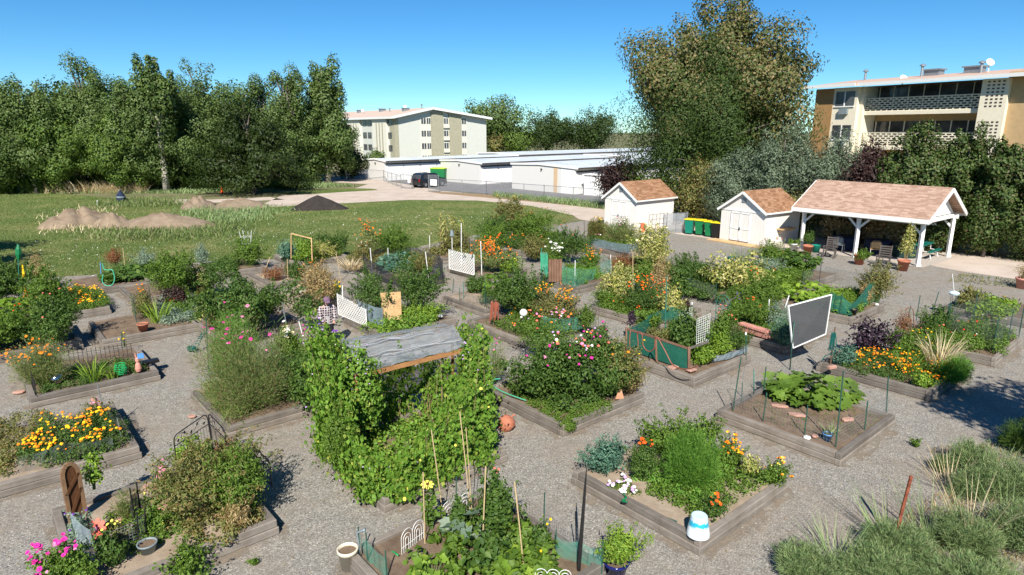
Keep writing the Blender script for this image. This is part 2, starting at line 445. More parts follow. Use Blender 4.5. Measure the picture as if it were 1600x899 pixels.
M['lf_dark'] = leafmat('dark_green_leaf', [g(0.043, 0.092, 0.015), g(0.068, 0.134, 0.022), g(0.127, 0.198, 0.039)])
M['lf_lime'] = leafmat('lime_green_leaf', [g(.11, .20, .02), g(.17, .29, .03), g(.29, .40, .05)])
M['lf_vine'] = leafmat('bean_vine_leaf', [g(.075, .16, .018), g(.12, .24, .028), g(.20, .34, .045), g(.15, .28, .035), g(.12, .23, .028), g(.32, .37, .07)])
M['lf_yel'] = leafmat('yellowing_leaf', [g(.11, .18, .03), g(.25, .28, .06), g(.50, .46, .12), g(.62, .55, .25), g(.17, .23, .05)])
M['lf_olive'] = leafmat('olive_leaf', [g(.10, .125, .03), g(.16, .18, .045), g(.24, .24, .08), g(.26, .16, .06)])
M['lf_grey'] = leafmat('silver_green_leaf', [g(.13, .19, .13), g(.20, .28, .19), g(.32, .39, .28)])
M['lf_blue'] = leafmat('blue_green_leaf', [g(.05, .13, .085), g(.09, .20, .13), g(.18, .30, .20)])
M['lf_feather'] = leafmat('feathery_green', [g(.090, .217, .030), g(.150, .315, .045), g(.255, .435, .075)], .4)
M['lf_cosmos'] = leafmat('cosmos_green', [g(.102, .189, .043), g(.189, .290, .065), g(.319, .348, .145), g(.290, .174, .087)], .35)
M['lf_weed'] = leafmat('weed_green', [g(0.109, 0.193, 0.063), g(0.185, 0.282, 0.104), g(0.295, 0.385, 0.162), g(0.327, 0.347, 0.174)], .3)
M['lf_dry'] = leafmat('dry_leaf', [g(.24, .15, .06), g(.38, .27, .12), g(.50, .38, .19), g(.18, .17, .05)])
M['lf_straw'] = leafmat('straw', [g(.46, .36, .20), g(.60, .49, .29), g(.70, .60, .40)], .3)
M['lf_purple'] = leafmat('dark_purple_leaf', [g(.02, .012, .018), g(.045, .025, .04), g(.08, .055, .075)], .1, .35)
M['lf_plum'] = leafmat('plum_leaf', [g(.025, .014, .014), g(.05, .025, .022), g(.08, .04, .03)], .2)
M['lf_red'] = leafmat('reddish_leaf', [g(.22, .07, .04), g(.34, .13, .06), g(.14, .15, .04)])
M['lf_tree'] = leafmat('cottonwood_leaf', [g(0.047, 0.087, 0.018), g(0.075, 0.129, 0.025), g(0.125, 0.182, 0.044), g(0.163, 0.209, 0.069)], .25)
M['lf_tree2'] = leafmat('bright_tree_leaf', [g(0.058, 0.110, 0.018), g(0.096, 0.162, 0.026), g(0.167, 0.233, 0.041)], .25)
M['lf_treedark'] = leafmat('dark_tree_leaf', [g(0.019, 0.041, 0.008), g(0.033, 0.063, 0.011), g(0.058, 0.092, 0.016)], .2)
M['lf_locust'] = leafmat('olive_green_tree_leaf', [g(0.017, 0.032, 0.004), g(0.027, 0.047, 0.006), g(0.041, 0.066, 0.009)], .2)
M['lf_autumn'] = leafmat('turning_tree_leaf', [g(.05, .085, .017), g(.075, .105, .022), g(.15, .14, .045), g(.27, .205, .09), g(.045, .075, .015)], .25)
M['lf_russian'] = leafmat('grey_olive_tree_leaf', [g(.072, .111, .061), g(.122, .166, .094), g(.199, .243, .161)], .2)
M['lf_spruce'] = leafmat('blue_spruce_needle', [g(.07, .12, .12), g(.12, .18, .18), g(.18, .25, .25)], .1)
M['lf_elm'] = leafmat('feathery_elm_leaf', [g(0.033, 0.063, 0.014), g(0.050, 0.089, 0.017), g(0.079, 0.127, 0.024)], .25)
M['lf_hedge'] = leafmat('hedge_leaf', [g(0.031, 0.063, 0.011), g(0.047, 0.090, 0.016), g(0.077, 0.122, 0.027), g(0.108, 0.144, 0.041), g(0.090, 0.068, 0.027)], .2)
for k, c in dict(orange=(.85, .24, .01), yellow=(.85, .50, .015), magenta=(.62, .03, .28), pink=(.75, .25, .42), red=(.62, .04, .02), white=(.82, .80, .72),
                 coral=(.75, .17, .12), purple=(.16, .05, .32), lilac=(.50, .32, .60), redorange=(.80, .10, .01), cream=(.80, .68, .36), lemon=(.85, .72, .12)).items():
    M['fl_' + k] = plain(k + '_petal', c, .7, .12, 30, spec=.2)
M['fl_eye'] = plain('flower_eye', (.16, .06, .015), .9, .2)
def uvm(o):
    """UVs in metres: u along the horizontal of each face, v up the face"""
    me = o.data; uv = me.uv_layers.new(name='uv')
    for p in me.polygons:
        n = p.normal
        if abs(n.z) > .999: t = Vector((1, 0, 0)); w = Vector((0, 1, 0))
        else:
            t = Vector((0, 0, 1)).cross(n).normalized(); w = n.cross(t)
        for li in p.loop_indices:
            c = me.vertices[me.loops[li].vertex_index].co
            uv.data[li].uv = (c.dot(t) + 50, c.dot(w) + 50)
    return o
def sheet(name, pts, z, mat, px=True, sub=0):
    mb = MB(); q = [P(x, y, z) if px else Vector((x, y, z)) for x, y in pts]
    for v in q: v.z = z
    mb.poly(q); o = mb.build(name, mat); tag(o, kind='structure')
    bm_fix(o); return o
import bmesh
def bm_fix(o):
    bm = bmesh.new(); bm.from_mesh(o.data)
    for f in bm.faces:
        f.normal_update()
        if f.normal.z < 0: f.normal_flip()
    bmesh.ops.triangulate(bm, faces=bm.faces[:]); bm.to_mesh(o.data); bm.free()
def smooth_poly(pts, n=3, jit=0, seed=1):
    rng = random.Random(seed); out = []
    m = len(pts)
    for i in range(m):
        p0, p1, p2, p3 = [pts[(i + k - 1) % m] for k in range(4)]
        for k in range(n):
            t = k / n
            q = [.5 * ((2 * p1[j]) + (-p0[j] + p2[j]) * t + (2 * p0[j] - 5 * p1[j] + 4 * p2[j] - p3[j]) * t * t + (-p0[j] + 3 * p1[j] - 3 * p2[j] + p3[j]) * t ** 3) for j in (0, 1)]
            out.append((q[0] + rng.uniform(-jit, jit), q[1] + rng.uniform(-jit, jit) * .3))
    return out
g_ = MB(); g_.poly([(-900, -60, -.012), (900, -60, -.012), (900, 1500, -.012), (-900, 1500, -.012)])
tag(g_.build('ground', M['field']), kind='structure')
sheet('gravel_yard', [(-45, -8), (45, -8), (45, 22), (31, 30), (26, 36), (14, 50), (6, 51), (3.0, 47.5), (-3, 45), (-12, 38), (-20, 34.5), (-45, 32)], -.008, M['gravel'], False)
lawn_px = [(-600, 452), (-120, 444), (0, 437), (140, 430), (230, 420), (330, 408), (470, 404), (600, 396), (700, 376), (800, 356), (880, 349), (898, 340), (888, 331), (830, 322), (745, 314),
           (640, 313), (560, 317), (440, 320), (300, 318), (200, 312), (100, 303), (-200, 303), (-700, 310)]
sheet('lawn', lawn_px, -.004, M['lawn'])
road_px = [(400, 324), (440, 306), (530, 300), (550, 296), (575, 288), (500, 284), (500, 279), (560, 275.5), (620, 285.5), (690, 298), (760, 305), (850, 315), (945, 325), (1100, 345), (1200, 362), (1380, 382), (1480, 392), (1600, 408),
           (1900, 440), (1900, 470), (1600, 438), (1500, 424), (1420, 408), (1250, 392), (1100, 372), (1000, 358), (940, 348), (905, 343), (896, 337), (830, 322), (745, 313.5), (640, 312.5), (560, 316.5), (480, 321)]
sheet('dirt_road', road_px, .0, M['road'])
sheet('dirt_path', [(205, 316), (190, 313.5), (260, 311), (330, 312), (420, 308), (445, 312), (330, 317), (260, 318)], .0, M['road'])
sheet('grass_spur', smooth_poly([(430, 301), (480, 298), (560, 294.5), (590, 297), (540, 300), (470, 304)], 3), .004, M['lawn'])
sheet('verge', [(665, 299), (760, 303.5), (850, 312), (945, 320), (945, 327), (850, 317), (760, 309), (690, 303)], .004, M['verge'])
sheet('garage_forecourt', [(545, 268), (600, 263), (800, 252), (1150, 250), (1150, 330), (945, 319), (850, 311), (760, 303), (690, 297), (620, 285), (560, 275)], .008, M['asphalt'])
# grass tufts on the lawn
def tufts(name, poly, n, hgt, seed, mat, wd=.03, zb=0.0, px=True, spread=.5, jit=0):
    rng = np.random.default_rng(seed)
    q = np.array([tuple(P(x, y, 0))[:2] if px else (x, y) for x, y in poly])
    lo, hi = q.min(0), q.max(0)
    # sample denser near the camera
    pts = []
    def inside(p):
        x, y = p[:, 0], p[:, 1]; c = np.zeros(len(p), bool); j = len(q) - 1
        for i in range(len(q)):
            xi, yi = q[i]; xj, yj = q[j]
            c ^= ((yi > y) != (yj > y)) & (x < (xj - xi) * (y - yi) / (yj - yi + 1e-9) + xi); j = i
        return c
    while sum(len(a) for a in pts) < n:
        p = lo + (hi - lo) * rng.random((n * 2, 2)); p = p[inside(p)]
        m = (np.abs(p[:, 0]) < p[:, 1] * .9 + 6); pts.append(p[m])
        if len(pts) > 30: break
    p = np.concatenate(pts)[:n]; n = len(p); p = p + rng.normal(size=p.shape) * jit
    B = np.column_stack([p, np.full(n, zb)]); D = runit(rng, n) * spread; D[:, 2] = 1
    L = Leaves(); blades(L, rng, B, D, hgt * rng.uniform(.5, 1.5, n), wd * rng.uniform(.6, 1.4, n), .3, 2)
    o = L.build(name, mat); return tag(o, kind='stuff')
M['tuft'] = leafmat('lawn_blade', [(.10, .165, .04), (.145, .21, .055), (.20, .25, .085), (.29, .28, .14)], .3)
M['clover'] = plain('clover_head', (.75, .74, .66), .8)
tag(tufts('lawn_tufts', lawn_px, 70000, .08, 3, M['tuft'], .045), 'short uneven grass growing across the lawn', 'grass')
tag(tufts('clover_flowers', [(0, 430), (200, 415), (560, 385), (700, 365), (820, 330), (560, 330), (300, 360), (0, 380)], 700, .06, 5, M['clover'], .035), 'small white clover heads dotted over the lawn', 'clover')
tag(tufts('field_grass', [(0, 303), (300, 303), (480, 296), (560, 292), (480, 285), (300, 292), (0, 298)], 9000, .45, 6, M['lf_weed'], .08), 'rough grass between the lawn and the tree line', 'grass')
tag(tufts('tall_dry_grass', [(70, 303), (230, 302), (230, 298), (70, 299)], 2600, 1.5, 7, M['lf_straw'], .07), 'tall straw coloured grass at the foot of the trees', 'grass')
tag(tufts('tan_grass', [(240, 299), (440, 293), (440, 290), (240, 295)], 2600, 1.0, 8, M['lf_straw'], .06), 'pale dry grass band in front of the olive green tree', 'grass')
tag(tufts('verge_weeds', [(770, 303), (945, 320), (945, 328), (860, 318), (770, 308)], 2500, .6, 9, M['lf_weed'], .05), 'weeds growing along the garage fence', 'weeds')
tag(tufts('road_edge_weeds', [(1500, 428), (1600, 440), (1600, 452), (1480, 440)], 500, .12, 10, M['lf_olive'], .03), 'sparse weeds at the road edge on the right', 'weeds')

def mound(name, cx, cy, rx, ry, h, mat, label, cat, seed, sharp=1.6, rough=.7, rz=0):
    rng = random.Random(seed); n = 40; k = 22; mb = MB(); V = []; F = []
    ph = [(rng.uniform(0, 6.28), rng.uniform(.9, 3.4), rng.uniform(0, 6.28)) for _ in range(10)]
    for j in range(k + 1):
        t = j / k
        for i in range(n):
            a = 2 * PI * i / n
            rr = 1 + .12 * math.sin(2 * a + ph[0][0]) + .08 * math.sin(3 * a + ph[1][0]) + .05 * math.sin(7 * a + ph[2][0])
            x = rx * t * math.cos(a) * rr; y = ry * t * math.sin(a) * rr
            z = h * max(0, (1 - t ** sharp)) ** (1.0 if sharp < 1.19 else .8) 
            nz = sum(math.sin(x * q[1] * (1 + u) + q[0]) * math.sin(y * q[1] * (1 + u) + q[2]) / (1 + u) for u, q in enumerate(ph))
            z += rough * h * nz * .5 * (1 - t) * min(1, t * 5 + .3)
            V.append((x, y, max(z, 0) - .03 * (t > .97)))
    for j in range(k):
        for i in range(n): F.append((j * n + i, (j + 1) * n + i, (j + 1) * n + (i + 1) % n, j * n + (i + 1) % n))
    mb.add(V, F); o = mb.build(name, mat, None, True); o.location = (cx, cy, 0); o.rotation_euler.z = rz
    return tag(o, label, cat)
def mound_px(name, x0, yt, x1, yb, mat, label, cat, seed, **kw):
    f = P((x0 + x1) / 2, yb, 0); s = f.y / FPX / _c; w = (x1 - x0) * s / 2; ry = kw.pop('ry', w * .6)
    cy = f.y + ry; h = R((x0 + x1) / 2, yt, cy).z
    return mound(name, P((x0 + x1) / 2, yb, 0).x * cy / f.y, cy, w * cy / f.y, ry, max(.25, h * (1 if cat[0] == 'm' else .72)), mat, label, cat, seed, **kw)
mound_px('mulch_pile', 458, 305, 538, 330, M['mulch'], 'smooth dark conical pile of mulch at the lawn edge', 'mulch pile', 1, sharp=1.15, rough=.03)
mound_px('dirt_mound', 82, 320, 168, 358, M['mound'], 'pale sloping dirt mound furthest left on the lawn', 'dirt mound', 2, ry=2.6)
mound_px('dirt_mound', 150, 330, 205, 358, M['mound'], 'small low dirt heap between two bigger mounds', 'dirt mound', 3, ry=1.6)
mound_px('dirt_mound', 190, 328, 320, 362, M['mound'], 'wide bare dirt mound nearest the garden beds', 'dirt mound', 4, ry=2.4, rough=.4)
mound_px('dirt_mound', 284, 305, 335, 328, M['mound'], 'grey brown dirt mound behind the wide one', 'dirt mound', 5, ry=2.2)
mound_px('dirt_mound', 330, 306, 420, 330, M['mound'], 'lumpy grassy dirt mound beside the dirt road', 'dirt mound', 6, ry=2.6, rough=.5)
for i, (pl, n, lb) in enumerate([([(90, 335), (150, 325), (165, 345), (150, 362), (110, 368)], 700, 'dry weeds on the leftmost dirt mound'),
              ([(165, 325), (270, 322), (270, 312), (180, 314)], 2600, 'low green weeds on top of the dirt mounds'),
              ([(150, 362), (330, 362), (370, 350), (350, 370), (180, 376)], 2200, 'green weeds at the foot of the wide mound'),
              ([(290, 330), (410, 325), (430, 335), (380, 352), (320, 350)], 2600, 'tangled dry weeds beside the lumpy mound')]):
    tag(tufts('mound_weeds', pl, n, .40, 20 + i, M[['lf_straw', 'tuft', 'tuft', 'lf_weed'][i]], .05, .1, jit=1.1), lb, 'weeds')

def tree(name, label, x0, yt, x1, yb, leaf='lf_tree', n=9000, k=46, ls=.30, low=.08, seed=1, group=None, cat='tree', depth=.85, elong=1.25, bark='bark', shape='round', cr=.17, dy=.3, trunk=True, root=None, zb=0, aspect=.7):
    rng = np.random.default_rng(seed)
    f = P((x0 + x1) / 2, yb, zb); s = f.y / _c / FPX; w = (x1 - x0) * s
    cy = f.y + w * dy; w = w * cy / f.y; bx = f.x * cy / f.y
    H = R((x0 + x1) / 2, yt, cy).z - zb
    return tree_at(name, label, bx, cy, w, H, leaf, n, k, ls, low, seed, group, cat, depth, elong, bark, shape, cr, trunk, zb, aspect)
def tree_at(name, label, bx, cy, w, H, leaf, n, k, ls, low, seed, group=None, cat='tree', depth=.85, elong=1.25, bark='bark', shape='round', cr=.17, trunk=True, zb=0, aspect=.7):
    rng = np.random.default_rng(seed)
    t = thing(name, (bx, cy, zb), label, cat, group)
    c = runit(rng, k) * (rng.random((k, 1)) ** .38)
    if shape == 'cone':
        zz = rng.random(k) ** 1.3; a = rng.random(k) * 2 * PI; r = (1 - zz) * rng.uniform(.5, 1, k)
        c = np.column_stack([r * np.cos(a), r * np.sin(a), zz * 2 - 1])
    if shape == 'column':
        zz = rng.random(k); a = rng.random(k) * 2 * PI; r = np.sqrt(rng.random(k)) * (1 - .45 * zz) 
        c = np.column_stack([r * np.cos(a), r * np.sin(a), zz * 2 - 1])
    if shape == 'upright': c[:, :2] *= (1 - .42 * np.clip(c[:, 2:3] * 1.2 - .1, 0, 1)) * (1 + .55 * np.clip(-c[:, 2:3], 0, .8))
    if shape == 'dome':
        c[:, 2] = np.abs(c[:, 2]) * 2 - 1; c[:, :2] *= (1.15 - .25 * (c[:, 2:3] + 1))
    zc = H * (low + 1) / 2; rz = H * (1 - low) / 2
    rc0 = cr * (w * w * rz * 2) ** (1 / 3)
    crn = c * np.array([w / 2 - rc0 * .6, w / 2 * depth - rc0 * .6, rz - rc0 * .8]) + np.array([0, 0, zc])
    rc = rc0 * rng.uniform(.5, 1.5, k) * (1.1 - .35 * (c[:, 2] > .5))
    az = np.arctan2(c[:, 1], c[:, 0]); md = 1 + .13 * np.sin(2 * az + seed + 3 * c[:, 2]) + .15 * np.sin(5 * az + 2.1 * seed + 6 * c[:, 2]) * (1 - .4 * np.abs(c[:, 2])) + rng.normal(size=k) * .07
    crn[:, :2] *= np.clip(md, .6, 1.25)[:, None]; crn[:, 2] = np.clip(crn[:, 2] * (1 + .04 * np.sin(4 * az + seed)), .2, H - rc0 * .4)
    idx = rng.choice(k, n, p=(rc ** 2) / (rc ** 2).sum())
    o = runit(rng, n); rr = rng.uniform(.35, 1.05, (n, 1)) ** .6
    pos = crn[idx] + o * rr * rc[idx][:, None] * np.array([1, 1, elong])
    ou = unit(crn[idx] - np.array([0, 0, H * .35])); pos = pos + ou * ((o * ou).sum(1)[:, None] * rc[idx][:, None] * .65 * (rng.random((n, 1))))
    out = unit(crn[idx] - np.array([0, 0, zc * .8])) * .5
    N = unit(o * 1.35 + out + runit(rng, n) * .48 + np.array([0, 0, .2]))
    D = np.cross(N, runit(rng, n)); D[:, 2] -= .3
    L = Leaves(); sz = ls * rng.uniform(.6, 1.4, n)
    pos[:, 2] = np.maximum(pos[:, 2], .05)
    leaf_quads(L, pos, D, N, sz, sz * aspect, .18)
    L.build('crown', M[leaf], t)
    if trunk:
        mb = MB(); r0 = max(.08, H * .022); top = H * .82
        pts = [Vector((rng.normal() * .02 * H * q, rng.normal() * .02 * H * q, top * q)) for q in (0, .2, .4, .6, .8, 1)]; pts[0] = Vector((0, 0, -.1))
        mb.tube(pts, [r0 * 1.25, r0, r0 * .8, r0 * .6, r0 * .4, r0 * .15], 7)
        for i in rng.choice(k, min(k, 26), replace=False):
            e = Vector(crn[i]); q = min(.75, max(.12, e.z / top * .55)); st = pts[0].lerp(pts[-1], q)
            mid = st.lerp(e, .5) + Vector((0, 0, .06 * H)); mb.tube([st, mid, e, e + (e - mid) * .3], [r0 * .45, r0 * .3, r0 * .15, r0 * .04], 5)
        mb.build('trunk', M[bark], t, True)
    return t
def local(o, d):   # frame: origin o, x along d (2D), y = left normal
    d = Vector((d[0], d[1], 0)).normalized(); n = Vector((-d.y, d.x, 0))
    return lambda x, y, z: Vector(o) + d * x + n * y + Vector((0, 0, z))
def wallbox(mb, F, x0, x1, y0, y1, z0, z1):
    V = [F(x, y, z) for z in (z0, z1) for y in (y0, y1) for x in (x0, x1)]
    mb.add(V, [(0, 2, 3, 1), (4, 5, 7, 6), (0, 1, 5, 4), (2, 6, 7, 3), (0, 4, 6, 2), (1, 3, 7, 5)])
M['apt_cream'] = plain('cream_stucco', (.66, .64, .54), .85, .05, 2); M['apt_white'] = plain('pale_grey_green_panel', (.55, .56, .50), .85, .04, 2)
M['apt_khaki'] = plain('khaki_brick', (.35, .33, .235), .9, .1, 2); M['apt_roof'] = plain('pale_pink_roof_gravel', (.52, .40, .32), .9, .1, 2)
M['apt_fascia'] = plain('white_fascia', (.72, .73, .70), .6, .05)
aL = thing('apartment_building', (-25.3, 142.0, 0), 'long four storey cream apartment building left of the garages', 'building')
F = local((-25.3, 142, 0), (.8, .6))        # x along the gable end, y back along the long side
def part(mb, name, mat, root, uv=False):
    o = mb.build(name, mat)
    if uv: uvm(o)
    rel(o, root); return o
E9 = 9.5; RX = 9.0; RZ = 11.4; GW = 24.0; LN = 46.0
mb = MB()
V = [F(0, 0, -1), F(GW, 0, -1), F(GW, 0, E9), F(RX, 0, RZ), F(0, 0, E9)]; V2 = [F(0, LN, -1), F(GW, LN, -1), F(GW, LN, E9), F(RX, LN, RZ), F(0, LN, E9)]
mb.add(V + V2, [(0, 1, 2, 3, 4), (9, 8, 7, 6, 5), (0, 4, 9, 5), (1, 6, 7, 2), (0, 5, 6, 1)])
part(mb, 'wall', M['apt_white'], aL)
mb = MB()
for a, b in (((-.9, E9 - .05), (RX, RZ + .1)), ((RX, RZ + .1), (GW + .9, E9 - .05))):
    V = [F(a[0], -1.1, a[1]), F(b[0], -1.1, b[1]), F(b[0], LN + 1, b[1]), F(a[0], LN + 1, a[1])]
    mb.add(V + [v + Vector((0, 0, .28)) for v in V], [(0, 3, 2, 1), (4, 5, 6, 7), (0, 1, 5, 4), (1, 2, 6, 5), (2, 3, 7, 6), (3, 0, 4, 7)])
part(mb, 'roof', M['apt_roof'], aL)
mb = MB()
for a, b in (((-.92, E9 - .10), (RX, RZ + .05)), ((RX, RZ + .05), (GW + .92, E9 - .10))):
    mb.beam(F(a[0], -1.16, a[1] + .15), F(b[0], -1.16, b[1] + .15), .12, .5)
mb.beam(F(-.98, -1.1, E9 + .02), F(-.98, LN, E9 + .02), .12, .45)
part(mb, 'fascia', M['apt_fascia'], aL)
for x0, x1, y0, y1 in ((-.06, .9, -.06, 2.2), (9.0, 12.0, -.35, .3), (13.6, 16.8, -.35, .3)):
    mb = MB(); wallbox(mb, F, x0, x1, y0, y1, -1, E9 + (1.0 if x0 > 5 else 0) + (.6 if x0 > 13 else .3) * (x0 > 5)); part(mb, 'brick_panel', M['apt_khaki'], aL)
for x0, x1 in ((6.4, 8.9), (12.0, 13.6), (16.9, 18.4)):
    mb = MB(); wallbox(mb, F, x0, x1, -.12, .3, -1, E9 + .3); part(mb, 'window_bay', M['apt_cream'], aL)
for i in range(4):
    z = 8.9 - 2.72 * i
    for x0, x1 in ((6.5, 7.6), (7.9, 8.8), (12.3, 13.4), (17.1, 18.2)):
        mb = MB(); wallbox(mb, F, x0, x1, -.16, .2, z - .62, z + .62); w = part(mb, 'window', M['glass'], aL)
        mb = MB(); wallbox(mb, F, (x0 + x1) / 2 - .04, (x0 + x1) / 2 + .04, -.2, -.1, z - .62, z + .62); q = part(mb, 'frame', M['white'], w); q.matrix_local = Matrix.Identity(4)
    if i > 0 or True:
        mb = MB(); wallbox(mb, F, 12.05, 13.55, -.5, -.14, z - 1.5, z - .75); part(mb, 'balcony_rail', M['apt_cream'], aL)
mbs = MB()
for y0, y1, col in ((3, 10, 'apt_cream'), (17, 24, 'apt_cream'), (30, 36, 'apt_cream')):
    mb = MB(); wallbox(mb, F, -.5, .2, y0, y1, -1, E9 - .2); part(mb, 'stair_block', M[col], aL)
    for k in range(3):
        mb = MB(); wallbox(mb, F, -.56, -.4, y0 + 1.6 + k * 1.5, y0 + 2.1 + k * 1.5, 1, E9 - 1); part(mb, 'pilaster', M['apt_khaki'], aL)
for i in range(4):
    z = 8.5 - 2.72 * i
    for y0 in (1.2, 11.6, 14.2, 25.2, 27.8, 37):
        mb = MB(); wallbox(mb, F, -.10, .2, y0, y0 + 1.9, z - .65, z + .65); part(mb, 'window', M['glass'], aL)
def roof_bits(root, F, items):
    for x, y, z, k in items:
        mb = MB()
        if k == 'dish':
            mb.tube([F(x, y, z), F(x, y, z + .7)], .05)
            m = Matrix.Rotation(rad(60), 4, 'X'); mb.lathe([(0, 0), (.18, .02), (.32, .08), (.36, .12), (.31, .1), (0, .02)], F(x, y, z + .8), 14, m=m); nm, mt = 'satellite_dish', M['white']
        elif k == 'unit': wallbox(mb, F, x - .7, x + .7, y - .5, y + .5, z - .3, z + .7); wallbox(mb, F, x - .85, x + .85, y - .65, y + .65, z + .7, z + .82); nm, mt = 'roof_vent', M['grey_steel']
        else: mb.tube([F(x, y, z - .3), F(x, y, z + .8)], .12, 8); mb.lathe([(.28, .8), (.28, .9), (0, 1.05)], F(x, y, z), 8); nm, mt = 'vent_pipe', M['grey_steel']
        rel(mb.build(nm, mt), root)
roof_bits(aL, F, [(6, 6, 11, 'unit'), (6, 14, 11, 'pipe'), (7, 20, 11.2, 'unit'), (5, 27, 10.8, 'dish'), (8, 10, 11.4, 'dish'), (7, 33, 11.2, 'unit'), (6, 40, 11.1, 'pipe'), (8.5, 3, 11.6, 'pipe')])

M['apt_tan'] = plain('tan_brick', (.48, .33, .17), .9, .08, 3); M['apt_brown'] = plain('brown_brick', (.33, .19, .075), .9, .08, 3)
M['apt_block'] = plain('cream_breeze_block', (.74, .67, .52), .85, .05, 3); M['apt_roof2'] = plain('pink_roof_shingle', (.50, .35, .27), .95, .1, 4)
OA = Vector((40.6, 56.0, 0)); OB = Vector((34.67, 66.55, 0)); dAB = (OB - OA).normalized()
aR = thing('apartment_building', (40.6, 56, 0), 'tan three storey apartment building with breeze block balconies behind the hedge', 'building')
F = local(OA, (dAB.x, dAB.y))       # x from right to left in the picture; y is towards the camera (left normal)
mb = MB(); wallbox(mb, F, -16, 16.1, -14, -1.4, -.5, 11.1); part(mb, 'wall', M['apt_tan'], aR)
mb = MB(); wallbox(mb, F, -16, -1.0, -1.4, .6, -.5, 11.6); part(mb, 'end_wall', M['apt_tan'], aR)
mb = MB(); wallbox(mb, F, 11.5, 14.1, -1.4, 1.2, -.5, 11.08); wg = part(mb, 'window_bay', M['apt_block'], aR)
mb = MB(); wallbox(mb, F, 14.1, 16.1, -1.4, 1.25, -.5, 11.06); part(mb, 'brown_wall', M['apt_brown'], aR)
for x0, x1 in ((-1.3, .7), (11.1, 11.5)):
    mb = MB(); wallbox(mb, F, x0, x1, -1.4, 1.0 if x0 < 0 else .8, -.5, 11.1); part(mb, 'pillar', M['apt_block'], aR)
# roof : low slope towards the camera with broad eaves
mb = MB()
for (xa, xb, ye, zt) in ((-16, 11.3, 1.7, 0), (11.3, 17.2, 2.1, -.02)):
    V = [F(xa, ye, 11.15 + zt), F(xb, ye, 11.15 + zt), F(xb, -6.5, 12.1 + zt), F(xa, -6.5, 12.1 + zt)]
    mb.add(V + [v + Vector((0, 0, .22)) for v in V], [(0, 3, 2, 1), (4, 5, 6, 7), (0, 1, 5, 4), (1, 2, 6, 5), (2, 3, 7, 6), (3, 0, 4, 7)])
V = [F(-16, -6.5, 11.35), F(17.2, -6.5, 11.35), F(17.2, -15, 11.15), F(-16, -15, 11.15)]
mb.add(V + [v + Vector((0, 0, .22)) for v in V], [(0, 3, 2, 1), (4, 5, 6, 7), (0, 1, 5, 4), (1, 2, 6, 5), (2, 3, 7, 6), (3, 0, 4, 7)])
part(mb, 'roof', M['apt_roof2'], aR)
mb = MB(); mb.beam(F(-16, 1.75, 11.26), F(11.3, 1.75, 11.26), .1, .3); mb.beam(F(11.3, 2.15, 11.26), F(17.2, 2.15, 11.26), .1, .3); part(mb, 'fascia', M['apt_fascia'], aR)
for lvl, zb in enumerate((8.75, 5.5, 2.3)):
    zt = zb + 1.2
    mb = MB(); wallbox(mb, F, .72, 11.1, -1.38, .5, zb - .35, zb - .02); part(mb, 'balcony_slab', M['apt_block'], aR)
    mb = MB(); x = .75; rows = 6; rh = 1.2 / rows
    for r in range(rows + 1): wallbox(mb, F, .75, 11.1, .32, .46, zb + r * rh - .035, zb + r * rh + .035)
    for r in range(rows):
        xx = .75 + (.27 if r % 2 else 0)
        while xx < 11.0:
            wallbox(mb, F, xx, xx + .12, .325, .455, zb + r * rh + .035, zb + (r + 1) * rh - .035); xx += .54
    part(mb, 'breeze_block_rail', M['apt_block'], aR)
    mb = MB(); wallbox(mb, F, .8, 11.05, -1.36, -1.3, zb, zb + 2.3); gl = part(mb, 'window', M['glass'], aR)
    mb = MB(); x = .8
    while x <= 11.0: wallbox(mb, F, x, x + .07, -1.0, -.92, zb, zb + 2.33); x += 1.4
    wallbox(mb, F, .8, 11.05, -1.0, -.9, zb + 1.18, zb + 1.28)
    q = part(mb, 'frame', M['apt_block'], gl); q.matrix_local = Matrix.Identity(4)
    mb = MB(); wallbox(mb, F, 11.8, 13.8, .9, 1.24, zb + .55, zb + 1.95 ); w = part(mb, 'window', M['glass'], aR)
    mb = MB(); wallbox(mb, F, 12.75, 12.85, 1.2, 1.3, zb + .55, zb + 1.95); wallbox(mb, F, 11.75, 13.9, 1.2, 1.3, zb + .45, zb + .55); q = part(mb, 'frame', M['white'], w); q.matrix_local = Matrix.Identity(4)
    mb = MB(); wallbox(mb, F, 12.3, 13.2, 1.0, 1.5, zb - .25, zb + .3); part(mb, 'air_conditioner', M['grey_plastic'], aR)
    if lvl < 2:
        for r in range(8):
            for c in range(4): mb = MB(); wallbox(mb, F, -1.0 + c * .36, -.82 + c * .36, .9, 1.02, zb + .1 + r * .28, zb + .22 + r * .28); part(mb, 'pillar_hole_shade', M['trim_hole_dark'], aR)  # solid dark boxes painting the shade inside the block holes
roof_bits(aR, F, [(10, -3.4, 11.1, 'dish'), (8.6, -4, 12.2, 'pipe'), (8, -5, 11.9, 'unit'), (4.4, -5, 11.9, 'unit'), (3.2, -3.6, 12, 'pipe'), (2.7, -3.8, 12, 'dish'), (-.8, -5, 11.9, 'unit'), (-3, -5, 11.9, 'unit'), (15, -5, 12.2, 'pipe')])

